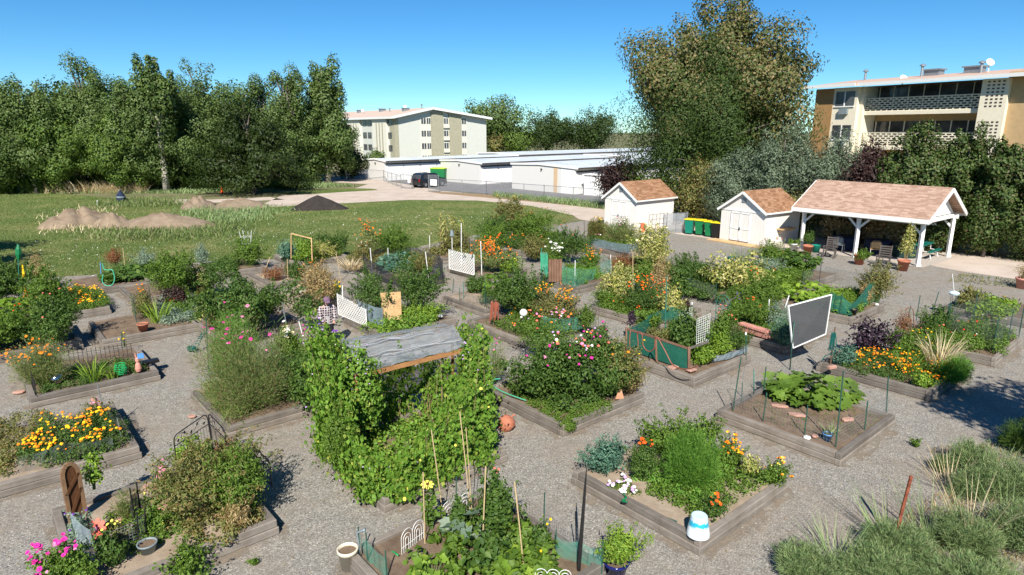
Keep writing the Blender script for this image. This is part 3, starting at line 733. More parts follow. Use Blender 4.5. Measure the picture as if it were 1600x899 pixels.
def garage(o, d, length, width, hgt, label, ndoor, trim=True):
    """o: near-left corner of the end wall that faces the camera; d: direction of the end wall; doors on its right side"""
    t = thing('garage_row', (o[0], o[1], 0), label, 'garage', 'garage rows')
    G = local((o[0], o[1], 0), d)    # x along the end wall, y back along the row
    mb = MB(); V = [G(0, 0, -.1), G(width, 0, -.1), G(width, 0, hgt), G(width * .45, 0, hgt + .2), G(0, 0, hgt + .1)]; V2 = [G(0, length, -.1), G(width, length, -.1), G(width, length, hgt), G(width * .45, length, hgt + .2), G(0, length, hgt + .1)]
    mb.add(V + V2, [(0, 1, 2, 3, 4), (9, 8, 7, 6, 5), (0, 4, 9, 5), (1, 6, 7, 2)]); part(mb, 'wall', M['garage_wall'], t, True)
    mb = MB()
    for a, b in (((-.15, hgt + .06), (width * .45, hgt + .22)), ((width * .45, hgt + .22), (width + .5, hgt - .05))):
        V = [G(a[0], -.05, a[1]), G(b[0], -.05, b[1]), G(b[0], length + .1, b[1]), G(a[0], length + .1, a[1])]
        mb.add(V + [v + Vector((0, 0, .08)) for v in V], [(0, 3, 2, 1), (4, 5, 6, 7), (0, 1, 5, 4), (1, 2, 6, 5), (2, 3, 7, 6), (3, 0, 4, 7)])
    part(mb, 'roof', M['metal_roof'], t, True)
    mb = MB(); mb.beam(G(-.15, -.1, hgt + .1), G(width * .45, -.1, hgt + .25), .08, .22); mb.beam(G(width * .45, -.1, hgt + .25), G(width + .5, -.1, hgt - .02), .08, .22); part(mb, 'fascia', M['white'], t)
    mb = MB(); mb.beam(G(width + .54, 0, hgt - .05), G(width + .54, length, hgt - .05), .06, .16); mb.beam(G(width + .05, .3, hgt - .42), G(width + .05, length, hgt - .42), .08, .14); part(mb, 'door_track', M['trim_hole_dark'], t)
    for i in range(ndoor):
        y0 = .5 + i * 2.9
        if y0 + 2.6 > length: break
        mb = MB(); wallbox(mb, G, width + .0, width + .06, y0, y0 + 2.6, -.05, hgt - .52); part(mb, 'garage_door', M['garage_door'], t, True)
    mb = MB(); mb.tube([G(width * .5, -.2, hgt - .35), G(width * .5, -.02, hgt - .35)], .09, 8); part(mb, 'wall_lamp', M['trim_hole_dark'], t)
    return t, G
e1 = (.45, -.893)
g1, G1 = garage((-20.9, 94.3), (.68, -.73), 62, 4.4, 2.75, 'left-most white garage row with its end wall nearest the apartment building', 20)
g2, G2 = garage((-10.0, 91.3), (.68, -.73), 60, 8.5, 2.75, 'second white garage row from the left behind the dumpster', 20)
g3, G3 = garage((0, 79.2), (.68, -.73), 50, 10.2, 2.9, 'nearest white garage row with a tan stripe on its end wall', 16)
mb = MB(); wallbox(mb, G3, 7.0, 7.6, -.03, .05, -.05, 2.9); part(mb, 'tan_stripe', plain('tan_wall_stripe', (.55, .40, .25)), g3)
g4, G4 = garage((12, 108), (.68, -.73), 52, 10, 2.9, 'far garage row seen only as roofs behind the others', 12)
g5, G5 = garage((-6, 116), (.68, -.73), 70, 10, 2.9, 'furthest garage row in front of the dark trees', 12)
sw = thing('storage_shed', tuple(P(916, 307, 0)), 'plain white storage shed at the right end of the garages', 'shed')
G = local(tuple(P(912, 305, 0)), (.8, -.6)); mb = MB(); wallbox(mb, G, 0, 2.5, 0, 2.2, 0, 2.2); part(mb, 'wall', M['white'], sw)
mb = MB(); wallbox(mb, G, -.15, 2.65, -.15, 2.35, 2.2, 2.3); part(mb, 'roof', M['white'], sw)
mb = MB(); wallbox(mb, G, .6, 1.6, -.04, .05, .02, 1.9); part(mb, 'door', M['garage_door'], sw, True)

def chain_fence(pts, label, h=1.5, gate=False, name='chain_link_fence', cat='fence', step=3.0):
    Q = [P(x, y, 0) for x, y in pts]
    t = thing(name, tuple(Q[0]), label, cat)
    mbn = MB(); mbr = MB(); posts = []
    for a, b in zip(Q[:-1], Q[1:]):
        n = max(1, int((b - a).length / step + .5))
        for i in range(n + 1): posts.append(a.lerp(b, i / n))
        mbn.poly([a + Vector((0, 0, .04)), b + Vector((0, 0, .04)), b + Vector((0, 0, h)), a + Vector((0, 0, h))])
        mbr.tube([a + Vector((0, 0, h)), b + Vector((0, 0, h))], .025, 5); 
        if gate: mbr.tube([a + Vector((0, 0, .1)), b + Vector((0, 0, .1))], .025, 5)
    part(mbn, 'mesh_panel', M['chain'], t); part(mbr, 'top_rail', M['grey_steel'], t)
    for p in posts:
        mb = MB(); mb.tube([p, p + Vector((0, 0, h + .06))], .035, 6); part(mb, 'post', M['grey_steel'], t)
    return t
chain_fence([(541, 282), (552, 280), (600, 284), (627, 294)], 'chain link fence left of the open gate by the garages')
chain_fence([(686, 300), (760, 305), (850, 313), (944, 321)], 'long chain link fence along the garage forecourt')
chain_fence([(627, 294.5), (644, 296)], 'open chain link gate leaf left of the black car', 1.7, True, 'metal_gate', 'gate')
sg = chain_fence([(670, 299.5), (686, 300.5)], 'chain link gate leaf with a white sign beside the black car', 1.9, True, 'metal_gate', 'gate')
a = P(673, 300, 0); b = P(683, 300.6, 0); mb = MB()
mb.poly([a + Vector((0, -.06, .75)), b + Vector((0, -.06, .75)), b + Vector((0, -.06, 1.45)), a + Vector((0, -.06, 1.45))], .03, (0, -1, 0)); part(mb, 'sign', M['white'], sg)
a = P(640, 295.5, 0); mb = MB(); mb.box(a + Vector((0, -.06, 1.0)), (.35, .03, .5)); o = part(mb, 'warning_sign', M['white'], sg); 
tag(o, None); o.location = o.location  # small plate wired to the gate
def gable_house(t, G, W, L, h, hp, wallm, roofm, ov=.18):
    mb = MB(); V = [G(0, 0, 0), G(W, 0, 0), G(W, 0, h), G(W / 2, 0, hp), G(0, 0, h)]; V2 = [G(0, L, 0), G(W, L, 0), G(W, L, h), G(W / 2, L, hp), G(0, L, h)]
    mb.add(V + V2, [(0, 1, 2, 3, 4), (9, 8, 7, 6, 5), (0, 4, 9, 5), (1, 6, 7, 2)]); part(mb, 'wall', wallm, t, True)
    sl = (hp - h) / (W / 2); mb = MB(); mt = MB()
    for sx in (-1, 1):
        xe = W / 2 + sx * (W / 2 + ov); ze = h - sl * ov + .03; xr = W / 2; zr = hp + .03
        V = [G(xr, -ov, zr), G(xe, -ov, ze), G(xe, L + ov, ze), G(xr, L + ov, zr)]
        if sx < 0: V = V[::-1]
        mb.add(V + [v + Vector((0, 0, .07)) for v in V], [(0, 3, 2, 1), (4, 5, 6, 7), (0, 1, 5, 4), (1, 2, 6, 5), (2, 3, 7, 6), (3, 0, 4, 7)])
        mt.beam(G(xr, -ov - .02, zr - .04), G(xe, -ov - .02, ze - .04), .05, .14)
        mt.beam(G(xe + sx * .02, -ov, ze + .02), G(xe + sx * .02, L + ov, ze + .02), .03, .1)
    part(mb, 'roof', roofm, t, True); part(mt, 'trim', M['white'], t)
def shed(o, d, W, L, h, hp, label):
    t = thing('garden_shed', (o[0], o[1], 0), label, 'shed', 'white garden sheds'); G = local((o[0], o[1], 0), d)
    gable_house(t, G, W, L, h, hp, M['shed_wall'], M['shed_roof'])
    mb = MB(); c = W * .46
    for s in (-1, 1):
        dd = MB(); wallbox(dd, G, c + (s - 1) * .36 - .0, c + (s + 1) * .36 - .02, -.035, .02, .12, h - .18); dr = part(dd, 'door', M['shed_wall'], t, True)
        tr = MB(); x0 = c + (s - 1) * .36; x1 = c + (s + 1) * .36 - .02
        for a, b, z0, z1 in ((x0, x0 + .06, .12, h - .18), (x1 - .06, x1, .12, h - .18), (x0, x1, .12, .2), (x0, x1, h - .26, h - .18), (x0, x1, .85, .92)): wallbox(tr, G, a, b, -.06, -.03, z0, z1)
        q = part(tr, 'door_trim', M['white'], dr); q.matrix_local = Matrix.Identity(4)
    hb = MB(); wallbox(hb, G, c - .04, c + .02, -.1, -.05, .8, .98); q = part(hb, 'handle', M['black_steel'], dr); q.matrix_local = Matrix.Identity(4)
    mb = MB(); wallbox(mb, G, W / 2 - .13, W / 2 + .13, -.05, .01, hp - .62, hp - .36); part(mb, 'vent', M['grey_steel'], t)
    mb = MB(); wallbox(mb, G, -.02, W + .02, -.03, .0, h - .12, h + .02); part(mb, 'band', M['white'], t)
    return t, G
s1, GS1 = shed((6.97, 48.1), (2.03, -2.54), 3.1, 4.2, 2.15, 3.25, 'white garden shed furthest left beside the dirt road')
s2, GS2 = shed((13.66, 41.7), (1.94, -2.85), 3.3, 3.6, 2.1, 3.2, 'white garden shed between the green bins and the pavilion')
mb = MB(); wallbox(mb, GS2, 3.3, 3.75, 1.2, 2.6, .95, 1.02); mb.beam(GS2(3.33, 1.4, .7), GS2(3.7, 1.4, .95), .04, .04); mb.beam(GS2(3.33, 2.4, .7), GS2(3.7, 2.4, .95), .04, .04); part(mb, 'side_shelf', M['wood_tan'], s2)
mb = MB(); wallbox(mb, GS2, -.3, 3.6, -.9, -.06, 0, .05); part(mb, 'threshold', M['wood_tan'], s2)

pv = thing('picnic_pavilion', (20.2, 31.4, 0), 'open picnic pavilion with tan shingle roof and white posts', 'pavilion')
A0 = P(1452, 347, 2.45); A1 = P(1238, 326, 2.45)
dd = (A1 - A0); LEN = dd.length; G = local((A0.x, A0.y, 0), (dd.x, dd.y))   # x right->left along the front eave, y towards camera(-)/back
sgn = -1 if G(0, 1, 0).y < A0.y else 1
WD = 5.3
GP = lambda x, y, z: G(x, sgn * y, z)
h = 2.45; hp = 3.95
mb = MB(); ms = MB(); mtr = MB()
for (y0, z0, y1, z1) in ((0, h, WD / 2, hp), (WD, h, WD / 2, hp)):
    V = [GP(0, y0, z0), GP(LEN, y0, z0), GP(LEN, y1, z1), GP(0, y1, z1)]
    mb.add(V + [v + Vector((0, 0, .09)) for v in V], [(0, 3, 2, 1), (4, 5, 6, 7), (0, 1, 5, 4), (1, 2, 6, 5), (2, 3, 7, 6), (3, 0, 4, 7)])
bm_o = mb.build('roof', M['pav_roof'])
bm = bmesh.new(); bm.from_mesh(bm_o.data); bmesh.ops.recalc_face_normals(bm, faces=bm.faces[:]); bm.to_mesh(bm_o.data); bm.free(); uvm(bm_o); rel(bm_o, pv)
for yy, s in ((0, -1), (WD, 1)):
    mtr.beam(GP(-.03, yy + s * .03, h - .02), GP(LEN + .03, yy + s * .03, h - .02), .05, .22)
for xx in (-.03, LEN + .03):
    mtr.beam(GP(xx, 0, h - .03), GP(xx, WD / 2, hp - .03), .05, .2); mtr.beam(GP(xx, WD / 2, hp - .03), GP(xx, WD, h - .03), .05, .2)
part(mtr, 'fascia', M['white'], pv)
for xx in (.45, LEN - .45):
    mb = MB(); mb.poly([GP(xx, .55, h + .05), GP(xx, WD - .55, h + .05), GP(xx, WD / 2, hp - .1)], .05, tuple((GP(1, 0, 0) - GP(0, 0, 0)))); part(mb, 'gable_panel', M['white'], pv)
px_ = [.42, LEN * .5, LEN - .5]
for yy in (.55, WD - .5):
    mb = MB(); mb.beam(GP(.2, yy, h - .12), GP(LEN - .2, yy, h - .12), .12, .26); part(mb, 'beam', M['white'], pv)
    for xx in px_:
        mb = MB(); mb.beam(GP(xx, yy, 0), GP(xx, yy, h - .24), .17, .17); mb.beam(GP(xx, yy, 0), GP(xx, yy, .12), .24, .24); part(mb, 'post', M['white'], pv)
        for s in (-1, 1):
            if 0 < xx + s * .5 < LEN: mb = MB(); mb.beam(GP(xx + s * .05, yy, h - .75), GP(xx + s * .55, yy, h - .26), .08, .1); part(mb, 'brace', M['white'], pv)
for xx in (.42, LEN - .5):
    mb = MB(); mb.beam(GP(xx, .6, h - .1), GP(xx, WD - .55, h - .1), .12, .2); part(mb, 'tie_beam', M['white'], pv)
def lattice(mb, a, b, z0, z1, pitch=.11, w=.03, th=.012, top=None):
    a = Vector(a); b = Vector(b); L_ = (b - a).length; d = (b - a).normalized(); H_ = z1 - z0; nrm = d.cross(Vector((0, 0, 1)))
    for sg_ in (1, -1):
        k = -H_
        while k < L_:
            # diagonal x = k + t, z = t (or H-t)
            t0 = max(0, -k); t1 = min(H_, L_ - k)
            if t1 > t0 + .02:
                p = a + d * (k + t0) + Vector((0, 0, z0 + (t0 if sg_ > 0 else H_ - t0))); q = a + d * (k + t1) + Vector((0, 0, z0 + (t1 if sg_ > 0 else H_ - t1)))
                if top is None or True: mb.beam(p + nrm * th * .6 * sg_, q + nrm * th * .6 * sg_, w, th, up=nrm)
            k += pitch
for x0, x1 in ((px_[0] + .8, px_[1] - .2), (px_[1] + .9, px_[2] - .4)):
    mb = MB(); lattice(mb, GP(x0, WD - .5, 0), GP(x1, WD - .5, 0), h - .75, h - .27, .16, .05); part(mb, 'lattice_panel', M['white'], pv)
sheet('pavilion_floor', [tuple(GP(x, y, 0))[:2] for x, y in ((.1, .4), (LEN - .1, .4), (LEN - .1, WD - .2), (.1, WD - .2))], .006, plain('pale_concrete', (.42, .37, .32), .9, .12), False)

def rocking_chair(p, rz, label):
    t = thing('rocking_chair', p, label, 'rocking chair', 'rocking chairs at the pavilion', rz)
    def b(name, bs, mat=M['wood_dark']):
        mb = MB()
        for a, c, w, h_ in bs: mb.beam(a, c, w, h_)
        mb.build(name, mat, t)
    for s in (-1, 1):
        mb = MB(); mb.tube([(s * .29, -.45 + k * .11, .02 + .055 * ((k - 4) / 4) ** 2 * 1.4) for k in range(10)], .022, 5); mb.build('rocker', M['wood_dark'], t)
        b('front_leg', [((s * .29, -.28, .05), (s * .29, -.28, .62), .05, .06)]); b('armrest', [((s * .31, -.34, .63), (s * .31, .2, .6), .1, .03)])
    b('seat', [((-.27, -.3 + k * .09, .40 - k * .01), (.27, -.3 + k * .09, .40 - k * .01), .07, .022) for k in range(6)])
    b('backrest', [((s * .26, .15, .1), (s * .26, .42, 1.12), .05, .06) for s in (-1, 1)] + [((-.26, .24 + k * .032, .48 + k * .115), (.26, .24 + k * .032, .48 + k * .115), .015, .075) for k in range(6)])
    return t
rocking_chair(tuple(P(1296, 402, 0)), rad(-38), 'dark wooden rocking chair beside the left pavilion post')
rocking_chair(tuple(P(1379, 418, 0)), rad(-38), 'dark wooden rocking chair in front of the middle of the pavilion')
def pot(name, p, r, h, mat, label, cat='pot', rim=True, up=True, soil=True, m=None, group=None):
    t = thing(name, p, label, cat, group); mb = MB()
    pr = [(0, .0), (r * .68, 0), (r * .92, h * .82), (r * 1.0, h * .82), (r * 1.04, h), (r * .9, h), (r * .86, h * .86), (0, h * .84)] if rim else [(0, 0), (r * .8, 0), (r, h), (r * .94, h), (r * .9, h * .88), (0, h * .86)]
    mb.lathe(pr[:-1] , n=20, m=m); mb.build('body', mat, t, True)
    if soil: mb = MB(); mb.lathe([(0, h * .86), (r * .87, h * .86)], n=16, m=m); mb.build('soil', M['soil'], t)
    return t
# picnic table
def picnic_table(p, rz, label):
    t = thing('picnic_table', p, label, 'picnic table', None, rz)
    mb = MB(); mb.box((0, 0, .74), (1.85, .76, .05)); mb.build('tabletop', M['picnic'], t, bevel=.02)
    for s in (-1, 1): mb = MB(); mb.box((0, s * .68, .43), (1.85, .27, .045)); mb.build('bench_seat', M['picnic'], t, bevel=.02)
    for s in (-1, 1):
        mb = MB(); mb.tube([(s * .6, -.72, .02), (s * .6, -.62, .40), (s * .6, -.3, .42), (s * .6, -.3, .72), (s * .6, .3, .72), (s * .6, .3, .42), (s * .6, .62, .40), (s * .6, .72, .02)], .024, 6); mb.build('leg_frame', M['white_pvc'], t)
    return t
picnic_table(tuple(P(1437, 401, 0)), rad(41), 'green picnic table with benches at the right end of the pavilion')
def cloth_table(p, r, label, mat, rz=0, hh=.76):
    t = thing('covered_table', p, label, 'table', 'covered tables in the pavilion', rz); mb = MB()
    n = 40; V = []; F_ = []
    prof = [(0, hh), (r * .96, hh), (r, hh - .02), (r * 1.04, hh * .5), (r * 1.1, .06)]
    for j, (q, z) in enumerate(prof):
        for k in range(n):
            a = 2 * PI * k / n; f = 1 + (.05 * math.sin(9 * a) * (j - 1) / 3 if j > 1 else 0); V.append((q * f * math.cos(a), q * f * math.sin(a), z))
    for j in range(len(prof) - 1):
        for k in range(n): F_.append((j * n + k, (j + 1) * n + k, (j + 1) * n + (k + 1) % n, j * n + (k + 1) % n))
    mb.add(V, F_); mb.build('cloth', mat, t, True); return t
cloth_table(tuple(GP(LEN - 2.1, 2.7, 0)), .72, 'round table under a navy cloth behind the left rocking chair', M['navy_cloth'])
cloth_table(tuple(GP(LEN - 3.9, 2.9, 0)), .70, 'round table under a navy cloth behind the middle pavilion post', M['navy_cloth'])
cloth_table(tuple(GP(LEN - 5.3, 2.9, 0)), .62, 'round table under a dark green cloth behind the second rocking chair', plain('dark_green_cloth', (.012, .035, .03), .9))
def patio_chair(p, rz, label, mat, seatm):
    t = thing('patio_chair', p, label, 'chair', 'patio chairs in the pavilion', rz)
    for sx in (-1, 1):
        for sy in (-1, 1): mb = MB(); mb.tube([(sx * .24, sy * .24, 0), (sx * .24, sy * .22, .44)], .014, 5); mb.build('leg', mat, t)
    mb = MB(); mb.box((0, 0, .45), (.52, .5, .04)); mb.build('seat', seatm, t)
    mb = MB(); mb.tube([(-.26, .24, .44), (-.26, .3, .8), (-.15, .33, .94), (.15, .33, .94), (.26, .3, .8), (.26, .24, .44)], .016, 5); mb.box((0, .30, .7), (.46, .02, .36), m=Matrix.Rotation(-.15, 4, 'X')); mb.build('backrest', seatm, t)
    return t
patio_chair(tuple(GP(LEN - 2.3, 1.5, 0)), rad(140), 'grey metal chair tucked behind the left rocking chair', M['grey_steel'], M['grey_plastic'])
patio_chair(tuple(GP(LEN - 4.3, 1.6, 0)), rad(150), 'tan wicker chair behind the middle pavilion post', M['white'], M['wood_tan'])
patio_chair(tuple(GP(LEN - 1.2, 3.9, 0)), rad(40), 'black slatted chair at the back left of the pavilion', M['black_steel'], M['black_steel'])
tb = thing('storage_tub', tuple(P(1274, 394, 0)), 'green plastic tub beside the left pavilion post', 'tub'); mb = MB(); mb.lathe([(0, 0), (.2, 0), (.26, .4), (.28, .42), (.24, .42), (.2, .05), (0, .05)]); mb.build('body', M['bin_teal'], tb, True)

def bin_(p, rz, bodym, label):
    t = thing('wheeled_bin', p, label, 'bin', 'wheeled bins between the sheds', rz)
    mb = MB(); V = []
    for z, w, d in ((.08, .22, .24), (.98, .30, .34)): V += [(-w, -d, z), (w, -d, z), (w, d, z), (-w, d, z)]
    mb.add(V, [(3, 2, 1, 0), (4, 5, 6, 7), (0, 1, 5, 4), (1, 2, 6, 5), (2, 3, 7, 6), (3, 0, 4, 7)]); mb.box((0, 0, .97), (.64, .72, .06)); mb.build('body', bodym, t, bevel=.03)
    mb = MB(); mb.box((0, -.02, 1.04), (.66, .74, .07)); mb.box((0, .36, 1.02), (.5, .08, .06)); mb.build('lid', M['bin_yellow'], t, bevel=.025)
    for s in (-1, 1): mb = MB(); mb.lathe([(0, -.03), (.12, -.03), (.12, .03), (0, .03)], (s * .27, .27, .12), 14, m=Matrix.Rotation(PI / 2, 4, 'Y')); mb.build('wheel', M['dark_plastic'], t)
    mb = MB(); mb.box((0, -.30, .78), (.3, .03, .04)); mb.build('grip', bodym, t)
    return t
bin_(tuple(P(1077, 366, 0)), rad(-35), M['bin_teal'], 'teal green wheeled bin with yellow lid at the left end')
bin_(tuple(P(1093, 367.5, 0)), rad(-35), M['bin_green'], 'green wheeled bin with yellow lid second from the left')
bin_(tuple(P(1108, 370, 0)), rad(-35), M['bin_green'], 'green wheeled bin with yellow lid nearest the middle shed')
bin_(tuple(P(1119, 372, 0)), rad(-35), M['dark_plastic'], 'dark wheeled bin half hidden by the shed wall')
# panels leaning by the first shed
tt = thing('trellis_panel', tuple(P(1018, 362, 0)), 'dark metal trellis leaning on the side of the left shed', 'trellis'); mb = MB()
a = P(1012, 366, 0); b = P(1040, 362, 0)
for k in range(6): q = a.lerp(b, k / 5); mb.tube([q, q + Vector((.1, .2, 1.3))], .014, 5)
for z in (.25, .6, .95, 1.3): mb.tube([a + Vector((.08 * z, .15 * z, z)), b + Vector((.08 * z, .15 * z, z))], .012, 5)
part(mb, 'bars', M['black_steel'], tt)
tt = thing('chain_link_cage', tuple(P(1046, 368, 0)), 'upright cage of grey wire netting left of the bins', 'wire cage'); c0 = P(1036, 366, 0); c1 = P(1068, 364, 0)
mb = MB(); dv = Vector((.4, .7, 0))
for a, b in ((c0, c1), (c0 + dv, c1 + dv), (c0, c0 + dv), (c1, c1 + dv)): mb.poly([a + Vector((0, 0, .03)), b + Vector((0, 0, .03)), b + Vector((0, 0, 1.35)), a + Vector((0, 0, 1.35))])
part(mb, 'netting', netmat('bundled_grey_netting', (.30, .32, .34), .5, .8, .3), tt)
mb = MB()
for q in (c0, c1, c0 + dv, c1 + dv, c0.lerp(c1, .6)): mb.tube([q, q + Vector((0, 0, 1.4))], .025, 6)
part(mb, 'frame', M['grey_steel'], tt)
tt = thing('folding_crate', tuple(P(1004, 362, 0)), 'small orange box leaning on the corner of the left shed', 'box'); mb = MB(); mb.box((0, 0, .3), (.3, .25, .6)); mb.box((0, -.14, .3), (.2, .02, .1)); mb.build('body', plain('orange_plastic', (.55, .13, .05)), tt, bevel=.02)

def suv(p, rz, label):
    t = thing('parked_car', p, label, 'car', None, rz)
    prof = [(-2.3, .35), (-2.32, .95), (-2.1, 1.05), (-1.85, 1.62), (-1.5, 1.72), (.45, 1.72), (1.15, 1.12), (2.1, .98), (2.3, .75), (2.3, .35)]
    mb = MB(); w = .92; n = len(prof)
    def wd(z): return w - .14 * max(0, (z - .95) / .8)
    V = [(x, -wd(z), z) for x, z in prof] + [(x, wd(z), z) for x, z in prof]
    mb.add(V, [tuple(range(n - 1, -1, -1))[::-1], tuple(range(n, 2 * n))[::-1]] + [(i, (i + 1) % n, n + (i + 1) % n, n + i) for i in range(n)])
    pa, _, b_ = newmat('black_car_paint'); b_.inputs['Base Color'].default_value = (.012, .012, .015, 1); b_.inputs['Roughness'].default_value = .2; b_.inputs['Coat Weight'].default_value = .6
    mb.build('body', pa, t, bevel=.05)
    for s in (-1, 1):
        mb = MB(); yy = s * .86
        mb.poly([(-1.75, yy * 1.0, 1.1), (.75, yy * 1.0, 1.1), (.4, yy * .935, 1.6), (-1.5, yy * .935, 1.6)], .02, (0, s, .15)); mb.build('side_window', M['glass'], t)
    for x, z0, z1, x1 in ((-2.13, 1.08, 1.58, -1.90), ):
        mb = MB(); mb.poly([(x - .0, -.75, z0), (x - .0, .75, z0), (x1, .68, z1), (x1, -.68, z1)], .02, (-1, 0, .3)); mb.build('rear_window', M['glass'], t)
    mb = MB(); mb.poly([(1.14, -.78, 1.14), (1.14, .78, 1.14), (.5, .72, 1.66), (.5, -.72, 1.66)], .02, (.6, 0, 1)); mb.build('windscreen', M['glass'], t)
    for x in (-1.45, 1.45):
        for s in (-1, 1):
            mr = Matrix.Rotation(PI / 2, 4, 'X'); wh = MB(); wh.lathe([(.2, -.12), (.36, -.12), (.38, -.06), (.38, .06), (.36, .12), (.2, .12)], (x, s * .86, .38), 18, m=mr); ww = wh.build('wheel', M['dark_plastic'], t, True)
            rm = MB(); rm.lathe([(0, -.1), (.21, -.125), (.21, .125), (0, .1)], (x, s * .86, .38), 10, m=mr); rm.build('rim', M['grey_steel'], ww)
    for s in (-1, 1): mb = MB(); mb.box((-2.3, s * .72, .95), (.06, .22, .3)); mb.build('tail_light', plain('red_lens', (.3, .01, .01), .2), t); mb = MB(); mb.box((2.24, s * .68, .82), (.1, .3, .14)); mb.build('headlight', M['white'], t)
    return t
suv(tuple(P(670, 292, 0)), rad(52), 'black parked car beside the green dumpster')
dm = thing('dumpster', tuple(P(687, 283.5, 0)), 'large green dumpster with a yellow rim beside the black car', 'dumpster', None, rad(-18)); mb = MB()
mb.add([(x, y, z) for z, k in ((.15, .9), (1.75, 1)) for x, y in ((-1.05 * k, -.8 * k), (1.05 * k, -.8 * k), (1.05 * k, .8 * k), (-1.05 * k, .8 * k))], [(3, 2, 1, 0), (0, 1, 5, 4), (1, 2, 6, 5), (2, 3, 7, 6), (3, 0, 4, 7), (4, 5, 6, 7)])
for k in range(-2, 3): mb.box((k * .42, -.80, .9), (.07, .08, 1.4))
mb.build('body', plain('dumpster_green', (.01, .17, .05)), dm); mb = MB(); mb.box((0, 0, 1.82), (2.2, 1.7, .12)); mb.build('lid', plain('lime_lid', (.45, .6, .05)), dm)
cn = thing('traffic_cone', tuple(P(347, 301, 0)), 'small orange traffic cone at the far edge of the lawn', 'cone'); mb = MB(); mb.lathe([(.0, .72), (.03, .7), (.15, .04), (.2, .04), (.2, 0), (0, 0)], n=12); mb.build('body', M['fl_redorange'], cn, True)
bg = thing('rubbish_sack', tuple(P(190, 317, 0)), 'dark upright sack with a pale band standing behind the dirt mounds', 'sack'); mb = MB(); mb.lathe([(0, 0), (.36, .05), (.42, .4), (.36, .75), (.2, 1.0), (.1, 1.08), (.16, 1.2), (0, 1.22)], n=12); mb.build('body', M['navy_cloth'], bg, True); mb = MB(); mb.lathe([(.41, .5), (.42, .56), (.40, .64)], n=12); mb.build('band', M['grey_plastic'], bg, True)
for (x, y, h_) in ((91, 0, 0),): pass
for (x0, y0, x1, y1, lb) in ((152, 320, 152, 313, 'short wooden survey stake on the leftmost dirt mound'), (186, 305, 186, 297, 'white marker post behind the dark sack')):
    p = P(x0, y0, 0); q = R(x1, y1, p.y); mb = MB(); mb.beam(p, q, .07, .05); tag(mb.build('survey_stake', M['white_pvc']), lb, 'stake')

T1 = 'trees along the far side of the lawn'
tree('cottonwood_tree', 'broad cottonwood at the left edge of the tree line', -100, 118, 70, 308, seed=1, group=T1, n=45562, k=105, cr=0.102, low=.01, ls=.22, elong=1.0)
tree('cottonwood_tree', 'rounded cottonwood second from the left edge', 0, 105, 120, 306, seed=2, group=T1, n=39487, k=99, cr=0.102, low=.01, ls=.22, elong=1.0)
tree('cottonwood_tree', 'low leafy cottonwood under the twin topped one', 50, 158, 170, 305, seed=3, group=T1, leaf='lf_tree2', n=36450, k=90, cr=0.111, low=.01, ls=.22, elong=1.0)
tree('cottonwood_tree', 'tall twin topped cottonwood in the left half of the tree line', 90, 84, 215, 303, seed=4, group=T1, n=45562, k=111, cr=0.093, dy=.5, low=.01, ls=.22, elong=1.0)
tree('cottonwood_tree', 'cottonwood with a rounded shoulder between two taller trees', 175, 104, 275, 303, seed=5, group=T1, n=33412, k=90, cr=0.111, low=.01, ls=.22, elong=1.0)
tree('cottonwood_tree', 'sparse leaning cottonwood with a bare pale trunk near the top', 231, 78, 291, 303, seed=6, group=T1, n=10935, k=39, cr=0.102, low=.35, bark='bark_pale', dy=.5, elong=1.6)
tree('cottonwood_tree', 'large full cottonwood behind the olive green tree', 260, 92, 410, 297, seed=7, group=T1, n=51637, k=114, cr=0.093, dy=.5, low=.01, ls=.22, elong=1.0)
tree('cottonwood_tree', 'bright green low tree in front of the dark gap', 150, 175, 260, 304, seed=8, group=T1, leaf='lf_tree2', n=33412, k=90, cr=0.102, low=.01, ls=.22, elong=1.0)
tree('cottonwood_tree', 'shrubby tree at the foot of the full cottonwood', 230, 190, 340, 299, seed=9, group=T1, n=30375, k=84, cr=0.111, low=.01, ls=.22, elong=1.0)
tree('locust_tree', 'dark olive green spreading tree in front of the tree line', 318, 150, 478, 307, seed=10, group=T1, leaf='lf_locust', n=24000, k=110, cr=.095, ls=.24, elong=.6, dy=.2, low=.02, shape='dome')
tree('cottonwood_tree', 'slim pointed cottonwood left of the right end of the tree line', 378, 110, 460, 296, seed=11, group=T1, n=24300, k=66, cr=0.111, shape='column', dy=.9, low=.01, ls=.22, elong=1.0)
tree('cottonwood_tree', 'slim spire topped cottonwood in the middle of the right group', 420, 104, 502, 294, seed=12, group=T1, n=25818, k=69, cr=0.111, shape='column', dy=.7, low=.01, ls=.22, elong=1.0)
tree('cottonwood_tree', 'tall slim cottonwood at the right end of the tree line', 472, 99, 555, 288, seed=13, group=T1, n=28856, k=75, cr=0.111, shape='column', low=.12, dy=.4, bark='bark_pale')
tree('blue_spruce', 'small pale blue spruce at the foot of the end cottonwood', 470, 230, 504, 284, seed=14, leaf='lf_spruce', n=5000, k=40, ls=.2, shape='cone', low=.02, cr=.14)
tree('dark_tree', 'dark round tree in front of the left apartment building', 520, 225, 568, 281, seed=15, leaf='lf_treedark', n=7000, k=40, ls=.25, low=.05)
tree('small_tree', 'small green tree against the cream apartment wall', 572, 234, 600, 262, seed=16, leaf='lf_tree', n=2500, k=24, ls=.3)
